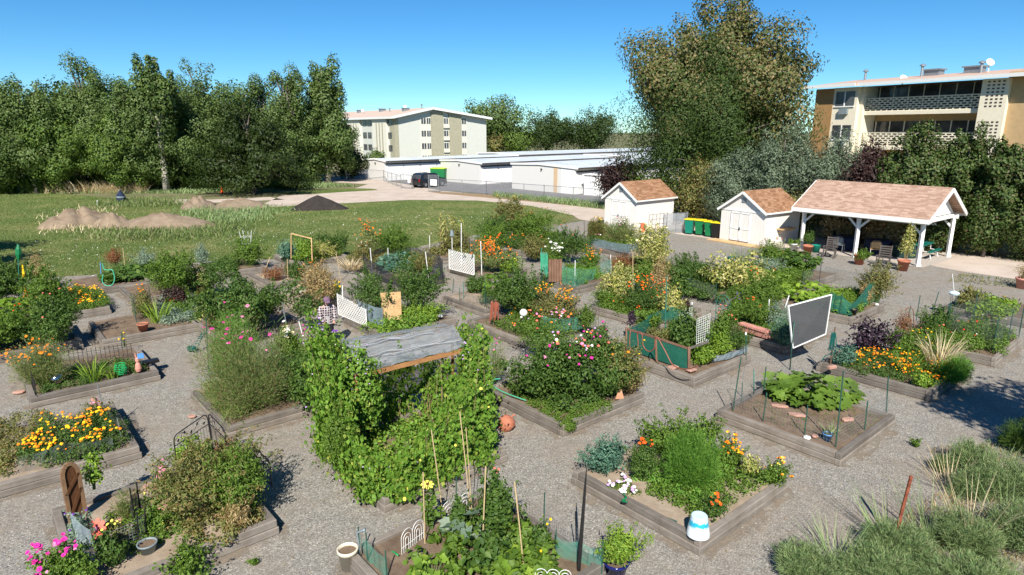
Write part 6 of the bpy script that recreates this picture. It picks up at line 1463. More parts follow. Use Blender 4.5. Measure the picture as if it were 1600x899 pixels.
def scatter_litter(name, label, n, poly, mat, ls, seed, kind='stuff', z=.006):
    rng = np.random.default_rng(seed); q = np.array([tuple(P(x, y, 0))[:2] for x, y in poly]); lo, hi = q.min(0), q.max(0); p = lo + (hi - lo) * rng.random((n * 4, 2)); p = p[in_poly(p, q)]
    f = np.sin(p[:, 0] * 1.9 + 3 * np.sin(p[:, 1] * .7)) * np.sin(p[:, 1] * 1.3 + 2 * np.sin(p[:, 0] * .9)); p = p[(f > .1) | (rng.random(len(p)) < .25)][:n]; n = len(p)
    L = Leaves(); C_ = np.column_stack([p, np.full(n, z)]); N = unit(runit(rng, n) * .35 + [0, 0, 1]); leaf_quads(L, C_, np.cross(N, runit(rng, n)), N, ls * rng.uniform(.5, 1.5, n), ls * .6 * rng.uniform(.5, 1.3, n), .15)
    return tag(L.build(name, M[mat]), label, 'litter', None, kind)
M['pebble'] = leafmat('loose_pebbles', [(.16, .15, .14), (.26, .25, .23), (.45, .43, .39), (.30, .22, .17)], 0)
scatter_litter('leaf_litter', 'dry brown leaves and stalk bits blown over the gravel paths', 9000, [(-100, 470), (500, 400), (1000, 400), (1700, 450), (1700, 900), (-200, 900)], 'lf_dry', .035, 5)
scatter_litter('loose_stones', 'loose coarser stones scattered over the gravel paths', 16000, [(-100, 500), (500, 430), (1000, 430), (1700, 480), (1700, 900), (-200, 900)], 'pebble', .035, 6)

fill('zinnia_foliage', 'leafy skirt of zinnia foliage filling the middle of the zinnia bed', [(800, 600), (870, 575), (975, 612), (880, 645)], .62, 'lf_dark', .075, fl=[('ball', 'magenta', 5, .08), ('ball', 'pink', 4, .08), ('ball', 'white', 3, .07)], group=FG)
fill('cosmos_foliage', 'feathery foliage at the front of the pink cosmos bed', [(318, 615), (345, 600), (440, 625), (358, 660)], .45, 'lf_cosmos', .06, feather=True, fl=[('daisy', 'magenta', 5, .07)], group=FG)
fill('bean_seedlings', 'low weeds and seedlings across the squash bed soil', [(1150, 640), (1230, 606), (1390, 648), (1310, 690)], .07, 'lf_mid', .03, dens=.06, group=V_)
def stake(name, label, x0, y0, x1, y1, mat, r=.012, zb=.2, group=None, cat='stake', cap=None):
    p = P(x0, y0, zb); q = R(x1, y1, p.y)
    mb = MB(); mb.tube([p - Vector((0, 0, .1)), p.lerp(q, .5), q], r, 6); o = mb.build(name, M[mat])
    tag(o, label, cat, group)
    if cap:
        mb = MB(); mb.tube([q - Vector((0, 0, .07)), q + Vector((0, 0, .012))], r * 1.6, 8); c = mb.build('end_cap', M[cap]); c.parent = o
    return o
G_ = 'green steel garden stakes'; W_ = 'white plastic pipes'; C_ = 'bamboo canes'
for a in [
 ('plastic_pipe', 'white pipe at the left end of the black net bed', 582.6, 434, 578.4, 387.6, 'white_pvc', .018, .2, W_), ('plastic_pipe', 'white pipe leaning over the sprawling tomato vines', 671, 446, 664.7, 393.6, 'white_pvc', .018, .2, W_),
 ('plastic_pipe', 'short white pipe in the middle of the black net bed', 607, 412, 606, 387.6, 'white_pvc', .018, .2, W_), ('plastic_pipe', 'tall white pipe behind the white lattice', 721, 420, 720.7, 349, 'white_pvc', .02, .2, W_),
 ('plastic_pipe', 'white pipe with a green tie left of the corn', 672, 396, 671, 368, 'white_pvc', .018, .2, W_), ('plastic_pipe', 'white pipe at the front of the tall orange cosmos', 753, 430, 751, 377, 'white_pvc', .02, .2, W_),
 ('plastic_pipe', 'white pipe at the front corner of the light green net', 898, 447, 898.7, 407, 'white_pvc', .018, .2, W_), ('plastic_pipe', 'white pipe at the right end of the light green net', 955, 425, 954, 398, 'white_pvc', .018, .2, W_),
 ('plastic_pipe', 'upright white pipe right of the pink trough', 1200, 510, 1202, 468, 'white_pvc', .02, .2, W_), ('plastic_pipe', 'white pipe leaning against the window screen', 1216, 512, 1233, 462, 'white_pvc', .02, .2, W_),
 ('plastic_pipe', 'white pipe beside the white lattice panel near the person', 536, 492, 535, 446, 'white_pvc', .02, .2, W_), ('plastic_pipe', 'thin pale pipe right of the green stake in the raspberry thicket', 478, 545, 467, 502, 'white_pvc', .014, .2, W_),
 ('plastic_pipe', 'pale twisted pipe right of the bamboo cane by the red orange bush', 1027, 462, 1027, 424, 'white_pvc', .018, .2, W_),
 ('garden_stake', 'green stake left of the pink cosmos', 326, 580, 322, 496, 'green_steel', .014, .2, G_), ('garden_stake', 'pale green stake leaning in the raspberry thicket', 452, 531, 441, 473, 'grey_steel', .016, .2, G_),
 ('garden_stake', 'tall green stake behind the green cloth bed', 1039, 520, 1042, 432, 'teal_steel', .016, .2, G_), ('garden_stake', 'dark stake by the tall pale vine', 1044, 415, 1044, 371, 'green_steel', .014, .2, G_),
 ('garden_stake', 'thin dark stake above the white tomato cage bed', 371, 398, 369.7, 352, 'black_steel', .014, .2, G_), ('garden_stake', 'dark stake on the path left of the white lattice panel', 531, 475, 531, 437, 'black_steel', .014, 0, G_),
 ('garden_stake', 'dark stake at the right corner of the tall orange cosmos bed', 816, 417, 815, 384, 'green_steel', .014, .2, G_), ('garden_stake', 'dark stake in front of the tall orange cosmos', 735, 428, 733, 372, 'black_steel', .012, .2, G_),
 ('garden_stake', 'dark forked stake at the left corner of the pinkish bare bed', 707, 458, 709, 436, 'green_steel', .016, .2, G_), ('garden_stake', 'green stake at the front of the pinkish bare bed', 757, 482, 758, 440, 'green_steel', .014, .2, G_),
 ('garden_stake', 'short green stake inside the pinkish bare bed', 724, 468, 724, 440, 'teal_steel', .014, .2, G_), ('garden_stake', 'short stake beside the small terracotta pot bed path', 190, 545, 190, 520, 'green_steel', .012, .2, G_),
 ('garden_stake', 'teal stake in the green bush left of the yellow marigolds', 66, 476, 63, 442, 'teal_steel', .014, .2, G_), ('garden_stake', 'yellow cane in the tomato bush at the left', 83, 492, 82, 464, 'bamboo', .014, .2, C_),
 ('garden_stake', 'green stake left of the brown hanging hose at the right', 1431.7, 500, 1437.8, 462, 'green_steel', .014, .2, G_), ('garden_stake', 'taller green stake right of the brown hanging hose', 1453.7, 498, 1467, 456, 'green_steel', .014, .2, G_),
 ('bamboo_cane', 'bamboo cane standing behind the red orange flower bush', 989, 462, 988.8, 394, 'bamboo', .016, .2, C_), ('bamboo_cane', 'pale cane leaning in the bed of brown stalks', 409, 436, 422, 402, 'bamboo', .018, .2, C_),
 ('bamboo_cane', 'short cane in the middle of the bed of brown stalks', 450, 440, 449, 405, 'bamboo', .014, .2, C_), ('bamboo_cane', 'tall thin cane right of the bed of brown stalks', 533, 440, 525, 393, 'bamboo', .014, 0, C_),
 ('bamboo_cane', 'leftmost long cane at the bottom bed', 664, 853, 661, 738, 'bamboo', .010, .2, C_), ('bamboo_cane', 'long cane in front of the bean arbour, second from the left', 692, 800, 674, 672, 'bamboo', .010, .2, C_),
 ('bamboo_cane', 'longest cane rising in front of the bean arbour', 736, 800, 718.5, 644, 'bamboo', .010, .2, C_), ('bamboo_cane', 'thin cane close beside the longest cane', 738, 806, 728, 668, 'bamboo', .008, .2, C_),
 ('bamboo_cane', 'cane with climbing beans in the bottom bed', 753.6, 856, 759, 729, 'bamboo', .012, .2, C_), ('bamboo_cane', 'leaning cane at the right of the bottom bed', 819, 887, 804, 753, 'bamboo', .012, .2, C_),
 ('bamboo_cane', 'pale cane at the lawn edge left of the hoop bed vine', 196, 425, 192, 388, 'bamboo', .014, .2, C_), ('garden_stake', 'thin stake at the right of the bottom bed beside the black furled net', 901, 862, 899, 800, 'black_steel', .012, .2, G_),
 ('rusty_post', 'leaning rusty steel post in the weeds at the bottom right', 1396, 848, 1424, 744, 'rust', .028, 0, None, 'post'),
 ('brown_pole', 'brown knobbly pole leaning in the left tangle', 93, 482, 76, 428, 'wood_brown', .035, .2, None, 'pole'),
 ('garden_stake', 'green tipped stick on the gravel left of the window screen post', 1159, 632, 1160, 598, 'green_steel', .01, .2, G_),
]:
    stake(a[0], a[1], *a[2:6], a[6], a[7], a[8], a[9], *(a[10:11] or ('stake',)))
# flat wooden slab beside the cosmos bed
p = P(914, 371, 0); q = R(913, 345, p.y); mb = MB(); mb.beam(p, q, .22, .05); tag(mb.build('upright_board', M['timber']), 'grey upright board at the left end of the shed cosmos bed', 'board')
def net_fence(name, label, pts, h, net, post='green_steel', zb=.28, pr=.012, extra=.12, posts=True, h2=None, cat='net fence', group=None, lean=(0, 0), wav=.03):
    Q = [P(x, y, zb) for x, y in pts]; hs = h if isinstance(h, (list, tuple)) else [h] * len(Q)
    t = thing(name, tuple(Q[0]), label, cat, group); rng = random.Random(len(label)); ln = Vector((lean[0], lean[1], 0))
    mb = MB(); V = []; F_ = []
    for i in range(len(Q) - 1):
        m = 7
        for j in range(m + (1 if i == len(Q) - 2 else 0)):
            f = j / m; a = Q[i].lerp(Q[i + 1], f); hh = hs[i] * (1 - f) + hs[i + 1] * f - .05 * math.sin(f * PI)
            w = (Q[i + 1] - Q[i]).cross(Vector((0, 0, 1))).normalized() * rng.uniform(-wav, wav)
            V += [a, a + w + ln * .5 * hh + Vector((0, 0, hh * .5)), a + ln * hh + Vector((0, 0, hh))]
    n = len(V) // 3
    for i in range(n - 1):
        for r in (0, 1): F_.append((i * 3 + r, i * 3 + 3 + r, i * 3 + 4 + r, i * 3 + 1 + r))
    mb.add(V, F_); part(mb, 'netting', M[net], t)
    if posts:
        for q, hh in zip(Q, hs):
            mb = MB(); mb.tube([q - Vector((0, 0, .15)), q + ln * hh + Vector((0, 0, hh + extra))], pr, 6); part(mb, 'post', M[post], t)
    return t
def wire_grid(mb, a, b, h, sx=.06, sz=.06, r=.0016):
    a = Vector(a); b = Vector(b); L_ = (b - a).length; n = max(2, int(L_ / sx)); m = max(2, int(h / sz))
    for i in range(n + 1): p = a.lerp(b, i / n); mb.tube([p, p + Vector((0, 0, h))], r, 3, False)
    for j in range(m + 1): mb.tube([a + Vector((0, 0, h * j / m)), b + Vector((0, 0, h * j / m))], r, 3, False)
def wire_fence(name, label, pts, h, post='green_steel', zb=.24, posts=(), sx=.07, pr=.012, r=.0018, group=None, cat='wire fence'):
    Q = [P(x, y, zb) for x, y in pts]; t = thing(name, tuple(Q[0]), label, cat, group)
    for i in range(len(Q) - 1): mb = MB(); wire_grid(mb, Q[i], Q[i + 1], h, sx, sx, r); part(mb, 'wire_mesh', M['grey_steel'], t)
    for (x0, y0, x1, y1) in posts:
        p = P(x0, y0, zb); q = R(x1, y1, p.y); mb = MB(); mb.tube([p - Vector((0, 0, .1)), q], pr, 6); part(mb, 'post', M[post], t)
    return t
wire_fence('wire_fence', 'low wire mesh on green stakes round the bare squash bed', [(1145, 640), (1192, 658), (1257, 679), (1306, 697), (1351, 671), (1385, 647), (1320, 622), (1233, 596), (1193, 612), (1145, 640)], .48,
   posts=[(1145, 640, 1158, 558), (1192, 658, 1198, 614), (1257, 679, 1262, 633), (1306, 697, 1318, 580), (1351, 671, 1356, 627), (1385, 647, 1388, 588), (1193, 612, 1197, 573)], pr=.014)
wire_fence('wire_fence', 'grey wire mesh along the back of the bottom bed', [(700, 812), (760, 770), (850, 815), (905, 868)], .45, posts=[(712, 806, 713, 745), (850, 815, 851, 770)], zb=.28)
wire_fence('wire_fence', 'black wire grid in the bottom left bed beside the grey pot', [(168, 872), (215, 850), (228, 838)], .42, post='black_steel', posts=[(168, 872, 165, 830), (215, 850, 214, 800), (228, 838, 226, 795)], sx=.05, r=.003)
net_fence('black_net', 'upright roll of black netting beside the grey pot', [(212, 822), (222, 812)], .62, 'net_black', 'black_steel', wav=.06)
net_fence('net_fence', 'black net wrapped round the cabbage bed', [(569, 426), (590, 438), (628, 449), (692, 436), (685, 420)], [.85, .8, .35, .85, .9], 'net_black', 'black_steel')
net_fence('net_fence', 'black net along the back of the cabbage bed', [(569, 412), (606, 398), (650, 402), (685, 416)], .55, 'net_black', 'black_steel', posts=False)
net_fence('net_fence', 'blue grey cover net between the white lattice panel and the orange board', [(560, 503), (576, 509), (600, 514)], [.85, .8, .75], 'net_blue', 'black_steel')
net_fence('net_fence', 'thin wire fence at the back left of the orange board bed', [(528, 487), (560, 462), (590, 448)], .7, 'net_grey_thin', 'black_steel')
net_fence('net_fence', 'pale green net on the front of the carrot rows', [(878, 444), (900, 449), (930, 436)], [.85, .85, .5], 'net_green_light', posts=False)
net_fence('net_fence', 'green net on the right end of the carrot rows', [(938, 432), (955, 426), (940, 416)], .7, 'net_green_light', posts=False)
net_fence('net_fence', 'grey netting on the front of the shed cosmos bed', [(924, 384), (980, 396), (1000, 388)], .5, 'net_blue', 'green_steel')
net_fence('net_fence', 'dark green net at the left front of the tall tomato bed', [(1296, 486), (1312, 490), (1330, 493), (1352, 478), (1366, 470)], [.75, .7, .45, .85, .9], 'net_green', 'green_steel')
net_fence('net_fence', 'black post bird net behind the squash and tall tomato', [(1252, 452), (1280, 440), (1352, 452)], [.8, .75, .7], 'net_grey_thin', 'black_steel')
net_fence('net_fence', 'thin wire around the dark leafy plants by the gravel court', [(1052, 452), (1078, 455), (1118, 468)], .6, 'net_grey_thin', 'green_steel')
net_fence('net_fence', 'fine green net on stakes round the netted tomato plants at the right', [(1477, 526), (1551, 549), (1574, 535), (1593, 520)], [1.0, 1.0, .98, .9], 'net_grey_thin', 'green_steel', pr=.014)
net_fence('net_fence', 'fine net behind the netted tomato plants at the right', [(1477, 514), (1521, 496), (1594, 512)], .8, 'net_grey_thin', 'green_steel', pr=.014)
net_fence('net_fence', 'wire cloth round the left corner of the corner pot bed', [(237, 480), (209, 492), (213, 503)], .72, 'hardware', 'green_steel', zb=.28)
net_fence('net_fence', 'sagging grey wire cloth at the back of the left marigold bed', [(166, 655), (192, 690)], [.75, .45], 'hardware', 'grey_steel', zb=.28, lean=(-.1, 0))
net_fence('net_fence', 'blue grey netting over the front of the left marigold bed', [(30, 738), (100, 722), (178, 702)], [.35, .42, .30], 'net_grey_thin', 'green_steel', posts=False, wav=.1)
net_fence('net_fence', 'pale green net at the left of the bottom bed beside the white pot', [(562, 862), (575, 885), (605, 915)], [.35, .5, .5], 'net_green_light', 'green_steel', zb=.1)
net_fence('net_fence', 'pale green net at the right of the bottom bed beside the black furled net', [(868, 880), (905, 888), (940, 900)], .5, 'net_green_light', 'green_steel', zb=.1)
net_fence('net_fence', 'green net inside the black arched wire edging', [(845, 516), (880, 522), (915, 512)], .55, 'net_green_light', posts=False)
net_fence('net_fence', 'clear plastic sheet standing by the garden door', [(120, 862), (150, 880)], [.75, .6], 'clear_poly', posts=False, wav=.05)
net_fence('net_fence', 'short wire cage in front of the pinkish bare bed cabbages', [(718, 470), (760, 480), (795, 470)], .4, 'net_grey_thin', 'green_steel')
net_fence('net_fence', 'thin wire round the tomatoes at the right of the corn bed', [(735, 398), (770, 392), (800, 385)], .8, 'net_grey_thin', 'grey_steel')
net_fence('net_fence', 'low wire behind the white picket of the pumpkin bed', [(1150, 408), (1185, 398), (1225, 392)], .6, 'net_grey_thin', 'grey_steel')
t = thing('shade_cloth_fence', tuple(P(977, 540, 0)), 'dark green shade cloth fence on wooden posts with a rail', 'cloth fence')
rail = [(979, 514), (1025, 528), (1076, 545), (1107, 534)]; base = [(979, 545), (1026, 562), (1077, 579), (1110, 568)]
B_ = [P(x, y, .28) for x, y in base]; T_ = [R(x, y, b.y) for (x, y), b in zip(rail, B_)]
for i in range(3):
    if i < 2: mb = MB(); mb.poly([B_[i], B_[i + 1], T_[i + 1] - Vector((0, 0, .02)), T_[i] - Vector((0, 0, .02))], .008, (-.6, -.7, 0)); part(mb, 'cloth', M['net_green'], t)
    mb = MB(); mb.beam(T_[i], T_[i + 1], .035, .06); part(mb, 'rail', M['wood_brown'] if i < 2 else M['timber'], t)
for b, q in zip(B_[:3], T_[:3]): mb = MB(); mb.beam(b - Vector((0, 0, .1)), q + Vector((0, 0, .05)), .07, .07); part(mb, 'post', M['wood_brown'], t)
mb = MB(); c = [P(977, 543, .28), P(1010, 518, .28), P(1040, 500, .28), P(1078, 508, .28)]
for i in range(3): mb.poly([c[i], c[i + 1], c[i + 1] + Vector((0, 0, .45)), c[i] + Vector((0, 0, .55))])
part(mb, 'back_cloth', M['net_green'], t)
net_fence('planter_cloth', 'low dark trough wall at the right front of the green cloth bed', [(1113, 566), (1140, 561), (1168, 550)], .22, 'net_blue', 'green_steel', posts=False)
def tube_thing(name, label, cat, pts, r, mat, n=6, group=None, smooth=True):
    mb = MB(); mb.tube(pts, r, n); o = mb.build(name, M[mat], None, smooth); return tag(o, label, cat, group)
def spline(pts, n=6):
    pts = [Vector(p) for p in pts]; out = []
    for i in range(len(pts) - 1):
        p0 = pts[max(i - 1, 0)]; p1 = pts[i]; p2 = pts[i + 1]; p3 = pts[min(i + 2, len(pts) - 1)]
        for k in range(n):
            u = k / n; out.append(.5 * ((2 * p1) + (p2 - p0) * u + (2 * p0 - 5 * p1 + 4 * p2 - p3) * u * u + (3 * p1 - p0 - 3 * p2 + p3) * u ** 3))
    return out + [pts[-1]]
Yh = P(1000, 556, .28).y - .12
hp = [(985, 517), (984, 540), (991, 549), (997, 540), (996, 521), (1003, 522), (1005, 540), (1013, 549), (1022, 545), (1024, 530), (1028, 529), (1040, 550), (1052, 571), (1072, 577), (1090, 572)]
tube_thing('garden_hose', 'red brown hose looped over the rail of the green cloth fence', 'hose', spline([R(x, y, Yh - (x - 985) * .015 * 0 - max(0, (x - 985)) * .0225) for x, y in hp]), .016, 'hose_brown')
for i, (x, y) in enumerate([(1052, 574), (1080, 578)]):
    mb = MB(); mb.box(P(x, y, .30), (.28, .2, .06), rz=.6); tag(mb.build('brick', M['stone_red'], bevel=.015), ['pink brick under the end of the red brown hose', 'pink brick at the front corner of the green cloth fence'][i], 'brick', 'bricks in the green cloth bed')
# white grid trellises
def grid_panel(name, label, corners, nx, nz, r, mat, frame=None):
    a, b, c, d = [Vector(q) for q in corners]   # bottom-left, bottom-right, top-right, top-left
    mb = MB()
    for i in range(nx + 1): p = a.lerp(b, i / nx); q = d.lerp(c, i / nx); mb.tube([p, q], r, 4)
    for j in range(nz + 1): p = a.lerp(d, j / nz); q = b.lerp(c, j / nz); mb.tube([p, q], r, 4)
    o = mb.build(name, M[mat]); return tag(o, label, 'trellis')
Y1 = P(1088, 572, .28).y + .35; Y2 = P(1107, 565, .28).y + .5
grid_panel('grid_trellis', 'white grid trellis in the middle of the green cloth bed', [R(1088, 541, Y1), R(1107, 534, Y2), R(1110, 490, Y2), R(1089, 499, Y1)], 6, 12, .006, 'white_wire')
grid_panel('grid_trellis', 'small white grid trellis at the back of the green cloth bed', [R(1060, 510, Y1 + 1), R(1081, 502, Y2 + 1), R(1081.5, 480, Y2 + 1), R(1059, 491, Y1 + 1)], 6, 7, .006, 'white_wire')
stake('capped_stake', 'green stake with a white cap behind the small white grid trellis', 1081, 515, 1081.5, 473, 'green_steel', .016, .2, G_, 'stake', 'white_pvc')
stake('capped_stake', 'green stake with a white cap at the right corner of the green cloth bed', 1166, 560, 1165.5, 520, 'green_steel', .016, .2, G_, 'stake', 'white_pvc')
t = thing('window_screen', tuple(P(1234, 578, 0)), 'large dark window screen in a white frame wired to a green post', 'window screen'); Y0 = P(1234, 578, 0).y
cs = [R(1238.6, 544, Y0 - .02), R(1289.5, 522, Y0 + .55), R(1299, 460.6, Y0 + .55), R(1231.6, 478.6, Y0 - .02)]
mb = MB(); mb.poly(cs, .004, (0, -1, 0)); part(mb, 'screen_cloth', M['screen'], t)
mb = MB()
nr = (cs[1] - cs[0]).cross(cs[3] - cs[0]).normalized()
for i in range(4): mb.beam(cs[i], cs[(i + 1) % 4], .03, .045, up=nr)
part(mb, 'frame', M['white_pvc'], t)
tube_thing('green_post', 'green steel post holding the window screen', 'post', [P(1234, 578, 0), R(1241, 502, Y0 - .06)], .017, 'green_steel')
def lat_panel(label, x0, y0, x1, y1, h0, h1, zb=.28):
    a = P(x0, y0, zb); b = P(x1, y1, zb); t = thing('lattice_panel', tuple(a), label, 'lattice panel', 'white plastic lattice panels')
    L_ = (b - a).length; d = (b - a).normalized(); nrm = d.cross(Vector((0, 0, 1))); mb = MB(); H_ = max(h0, h1); pitch = .15
    for sg_ in (1, -1):
        k = -H_
        while k < L_:
            lo = max(0, -k); hi = min(H_, L_ - k)
            # clip against the sloping top
            N_ = 24; run = []
            for i in range(N_ + 1):
                s_ = lo + (hi - lo) * i / N_; x = k + s_; z = s_ if sg_ > 0 else H_ - s_
                if z <= h0 + (h1 - h0) * x / L_: run.append((x, z))
            if len(run) > 1 and abs(run[0][0] - run[-1][0]) > .01:
                p = a + d * run[0][0] + Vector((0, 0, run[0][1])); q = a + d * run[-1][0] + Vector((0, 0, run[-1][1])); mb.beam(p + nrm * .004 * sg_, q + nrm * .004 * sg_, .04, .006, up=nrm)
            k += pitch
    part(mb, 'slats', M['white'], t)
    mb = MB(); mb.beam(a, b, .02, .03); mb.beam(a, a + Vector((0, 0, h0)), .02, .03); mb.beam(b, b + Vector((0, 0, h1)), .02, .03); part(mb, 'edge_strip', M['white'], t); return t
lat_panel('white lattice panel nearest the person', 529, 491, 573, 510, .80, .62)
lat_panel('white lattice panel in front of the tall orange cosmos', 702, 420, 741, 430, .98, 1.0)
def board(name, label, pts, Y, mat, th=.02, cat='board'):
    q = [R(x, y, Y + dy) for x, y, dy in pts]; mb = MB(); mb.poly(q, th, (0, 1, 0)); return tag(mb.build(name, M[mat]), label, cat)
board('plywood_board', 'upright orange plywood board among the tomato vines', [(599, 502, 0), (628, 499, .1), (626, 456, .1), (594, 458, 0)], P(612, 508, .28).y, 'wood_tan')
t = thing('wooden_fence_section', tuple(P(867, 441, .28)), 'small brown wooden fence section below the white flowering bush', 'fence section'); Y0 = P(867, 441, .28).y
for i in range(5): x = 858 + i * 4; mb = MB(); a = R(x + 1.6, 440.5, Y0 + .0 * i); b = R(x + 1.6, 405 + (i % 2), Y0); mb.beam(a, b, .13, .02, up=(0, 1, 0)); part(mb, 'board', M['wood_brown'], t)
mb = MB(); mb.beam(R(857, 430, Y0 + .03), R(878, 430, Y0 + .03), .04, .07); part(mb, 'rail', M['wood_brown'], t)
# hanging green hoses
Y0 = P(850, 443, .28).y
for i, (xs, lb) in enumerate([((845, 848, 851, 854, 850), 'bright green hose bundle hung left of the brown fence section')]):
    mb = MB(); rng = random.Random(3)
    pts = []
    for k in range(7):
        x = 845 + k * 1.7; pts += [R(x, 394 + rng.uniform(0, 3), Y0 - .03 * k), R(x + rng.uniform(-1.5, 1.5), 432 + rng.uniform(-6, 4), Y0 - .02 * k)]
    mb.tube(spline(pts, 5), .014, 5); tag(mb.build('garden_hose', M['hose_teal'], None, True), lb, 'hose')
stake('blue_pole', 'dark pole holding the bright green hose bundle', 847, 442, 846, 388, 'teal_steel', .025, .2, G_)
# dark red hose bundle on post
Y0 = P(772, 507, .28).y; mb = MB(); pts = []; rng = random.Random(4)
for k in range(6): x = 768 + k * 2; pts += [R(x, 470 + rng.uniform(0, 3), Y0 - .03 * k), R(x + rng.uniform(-2, 2) - 1, 503 + rng.uniform(-3, 2), Y0 - .03 * k)]
mb.tube(spline(pts, 5), .022, 6); tag(mb.build('garden_hose', M['hose_brown'], None, True), 'dark red hose bundle hung at the corner of the black edged bed', 'hose')
stake('hose_post', 'post behind the dark red hose bundle', 773, 507, 774, 468, 'wood_brown', .03, .2, None, 'post')
# teal hose loop on stake, marigold bed
Y0 = P(1298, 573, .28).y; pts = []
for k in range(5): pts += [R(1300 + k * 1.3, 519 + (k % 2), Y0 - .02 * k), R(1295 + k * 2.6, 549 - (k % 2) * 2, Y0 - .02 * k)]
tube_thing('garden_hose', 'dark green hose coiled on a stake at the corner of the orange marigold bed', 'hose', spline(pts + [R(1290, 556, Y0), R(1284, 565, Y0)], 6), .014, 'hose_dark')
stake('hose_stake', 'wooden stake holding the dark green coiled hose', 1297, 574, 1305, 511, 'wood_brown', .018, .2, None, 'stake')
mb = MB(); mb.box(P(1300, 574, .35), (.28, .12, .1), rz=.4); tag(mb.build('brick', M['stone_red'], bevel=.02), 'small red block at the foot of the dark green coiled hose', 'brick')
# brown hose at right
Y0 = P(1420, 525, .2).y; tube_thing('garden_hose', 'pale brown hose hanging from a green stake at the right', 'hose', spline([R(1414, 486, Y0), R(1421, 480, Y0), R(1427, 486, Y0), R(1428, 505, Y0), R(1430, 520, Y0), R(1425, 524, Y0 - .05), R(1423, 505, Y0 - .05), R(1420, 486, Y0 - .05)], 6), .016, 'wood_brown')
stake('garden_stake', 'green stake under the pale brown hanging hose', 1414.5, 520, 1423, 478, 'green_steel', .014, .2, G_)
# coiled dark teal hose guard on the path
pts = [P(303, 549, .06), P(309, 536, .3), P(314, 526, .5), P(320, 520, .62)]; sp = spline(pts, 14); hel = []
for i, p in enumerate(sp): a = i * 1.25; hel.append(p + Vector((.075 * math.cos(a), .075 * math.sin(a), 0)))
tube_thing('coil_hose', 'dark teal spiral hose hanging to the path left of the pink cosmos', 'hose', spline(hel, 3), .012, 'hose_dark')
mb = MB(); b = P(300, 549, .0)
pts = [b + Vector((.11 * math.cos(a * .9), .11 * math.sin(a * .9), .03 + a * .007)) for a in range(20)]; mb.tube(spline(pts, 3), .022, 6); tag(mb.build('coil_hose_end', M['hose_dark'], None, True), 'small heap of dark teal spiral hose on the path', 'hose')
# hoses lying
tube_thing('garden_hose', 'light green hose along the left of the bean arbour', 'hose', spline([P(503, 632, .6), P(508, 652, .5), P(520, 680, .35), P(538, 690, .35), P(548, 705, .32)], 6), .014, 'hose_teal')
tube_thing('garden_hose', 'light green hose curling off the left corner of the zinnia bed', 'hose', spline([P(782, 592, .3), P(771, 594, .3), P(770, 603, .32), P(785, 612, .32), P(805, 620, .32), P(822, 626, .3)], 6), .016, 'hose_teal')
tube_thing('soaker_hose', 'thin dark green hose on the soil of the front right bed', 'hose', spline([P(975, 778, .27), P(992, 783, .27), P(1005, 797, .26), P(1030, 805, .26), P(1058, 815, .26)], 6), .012, 'green_steel')
mb = MB(); mb.tube(spline([P(974, 772, .3), P(978, 778, .32), P(972, 783, .3), P(980, 784, .34)], 5), .02, 6); tag(mb.build('hose_nozzle', M['bin_green'], None, True), 'green hose nozzle beside the white petunias', 'nozzle')
b = P(602, 897, .0); pts = [b + Vector(((.20 + .012 * math.sin(a * 3)) * math.cos(a * .8), .15 * math.sin(a * .8), .03 + a * .004)) for a in range(34)]
tube_thing('garden_hose', 'bright green coiled hose on the gravel beside the white pot', 'hose', spline(pts + [P(606, 872, .1), P(613, 862, .25), P(622, 868, .3)], 3), .013, 'hose_green')
def scroll_trellis(label, bl, br, tr, tl, leaves=5):
    bl, br, tr, tl = [Vector(v) for v in (bl, br, tr, tl)]
    t = thing('scroll_trellis', tuple(bl), label, 'trellis', 'black scroll trellises in the bottom left bed')
    F_ = lambda u, v: bl.lerp(br, u).lerp(tl.lerp(tr, u), v)
    mb = MB(); mb.tube([F_(0, 0), F_(0, .86), F_(.02, .95), F_(.1, 1), F_(.9, 1), F_(.98, .95), F_(1, .86), F_(1, 0)], .012, 6); mb.tube([F_(0, .72), F_(1, .72)], .009, 5); mb.tube([F_(0, .1), F_(1, .1)], .009, 5); part(mb, 'frame', M['black_steel'], t)
    mb = MB()
    for i in range(1, 12): mb.tube([F_(i / 12, .1), F_(i / 12, .72)], .0035 if i % 4 else .008, 4)
    part(mb, 'bars', M['black_steel'], t)
    mb = MB(); pts = [F_(.05 + .9 * k / 30, .86 + .10 * math.sin(k / 30 * PI * 3)) for k in range(31)]; mb.tube(pts, .005, 5)
    c = F_(.28, .84); mb.tube([F_(.28 + .07 * math.cos(a), .84 + .09 * math.sin(a)) for a in np.linspace(0, 5.5, 14)], .005, 5); part(mb, 'scroll', M['black_steel'], t)
    for k in range(leaves):
        u = .12 + .76 * k / (leaves - 1); v = .86 + (.05 if k % 2 else -.05); mb = MB(); mb.poly([F_(u - .035, v - .01), F_(u, v - .045), F_(u + .035, v + .01), F_(u, v + .045)], .006, (0, -1, 0)); part(mb, 'leaf', M['black_steel'], t)
    return t
Ya = P(276, 742, .28).y; Yb = P(332, 718, .28).y
scroll_trellis('tall black scroll trellis at the back left of the bottom left bed', R(277, 738, Ya), R(333, 705, Yb), R(323, 646, Yb), R(271, 682, Ya))
scroll_trellis('black scroll trellis seen at an angle beside the tall one', R(334, 706, Yb), R(357, 720, Yb - .5), R(351, 672, Yb - .5), R(325, 645, Yb), 4)
Yc = P(395, 745, .28).y
scroll_trellis('short black scroll trellis behind the right end of the bean thicket', R(388, 730, Yc), R(425, 762, Yc - .5), R(422, 722, Yc - .5), R(391, 693, Yc), 5)
t = thing('garden_door', tuple(P(118, 815, .2)), 'arched wooden garden door panel standing in the bottom left bed', 'garden door'); Y0 = P(118, 815, .2).y
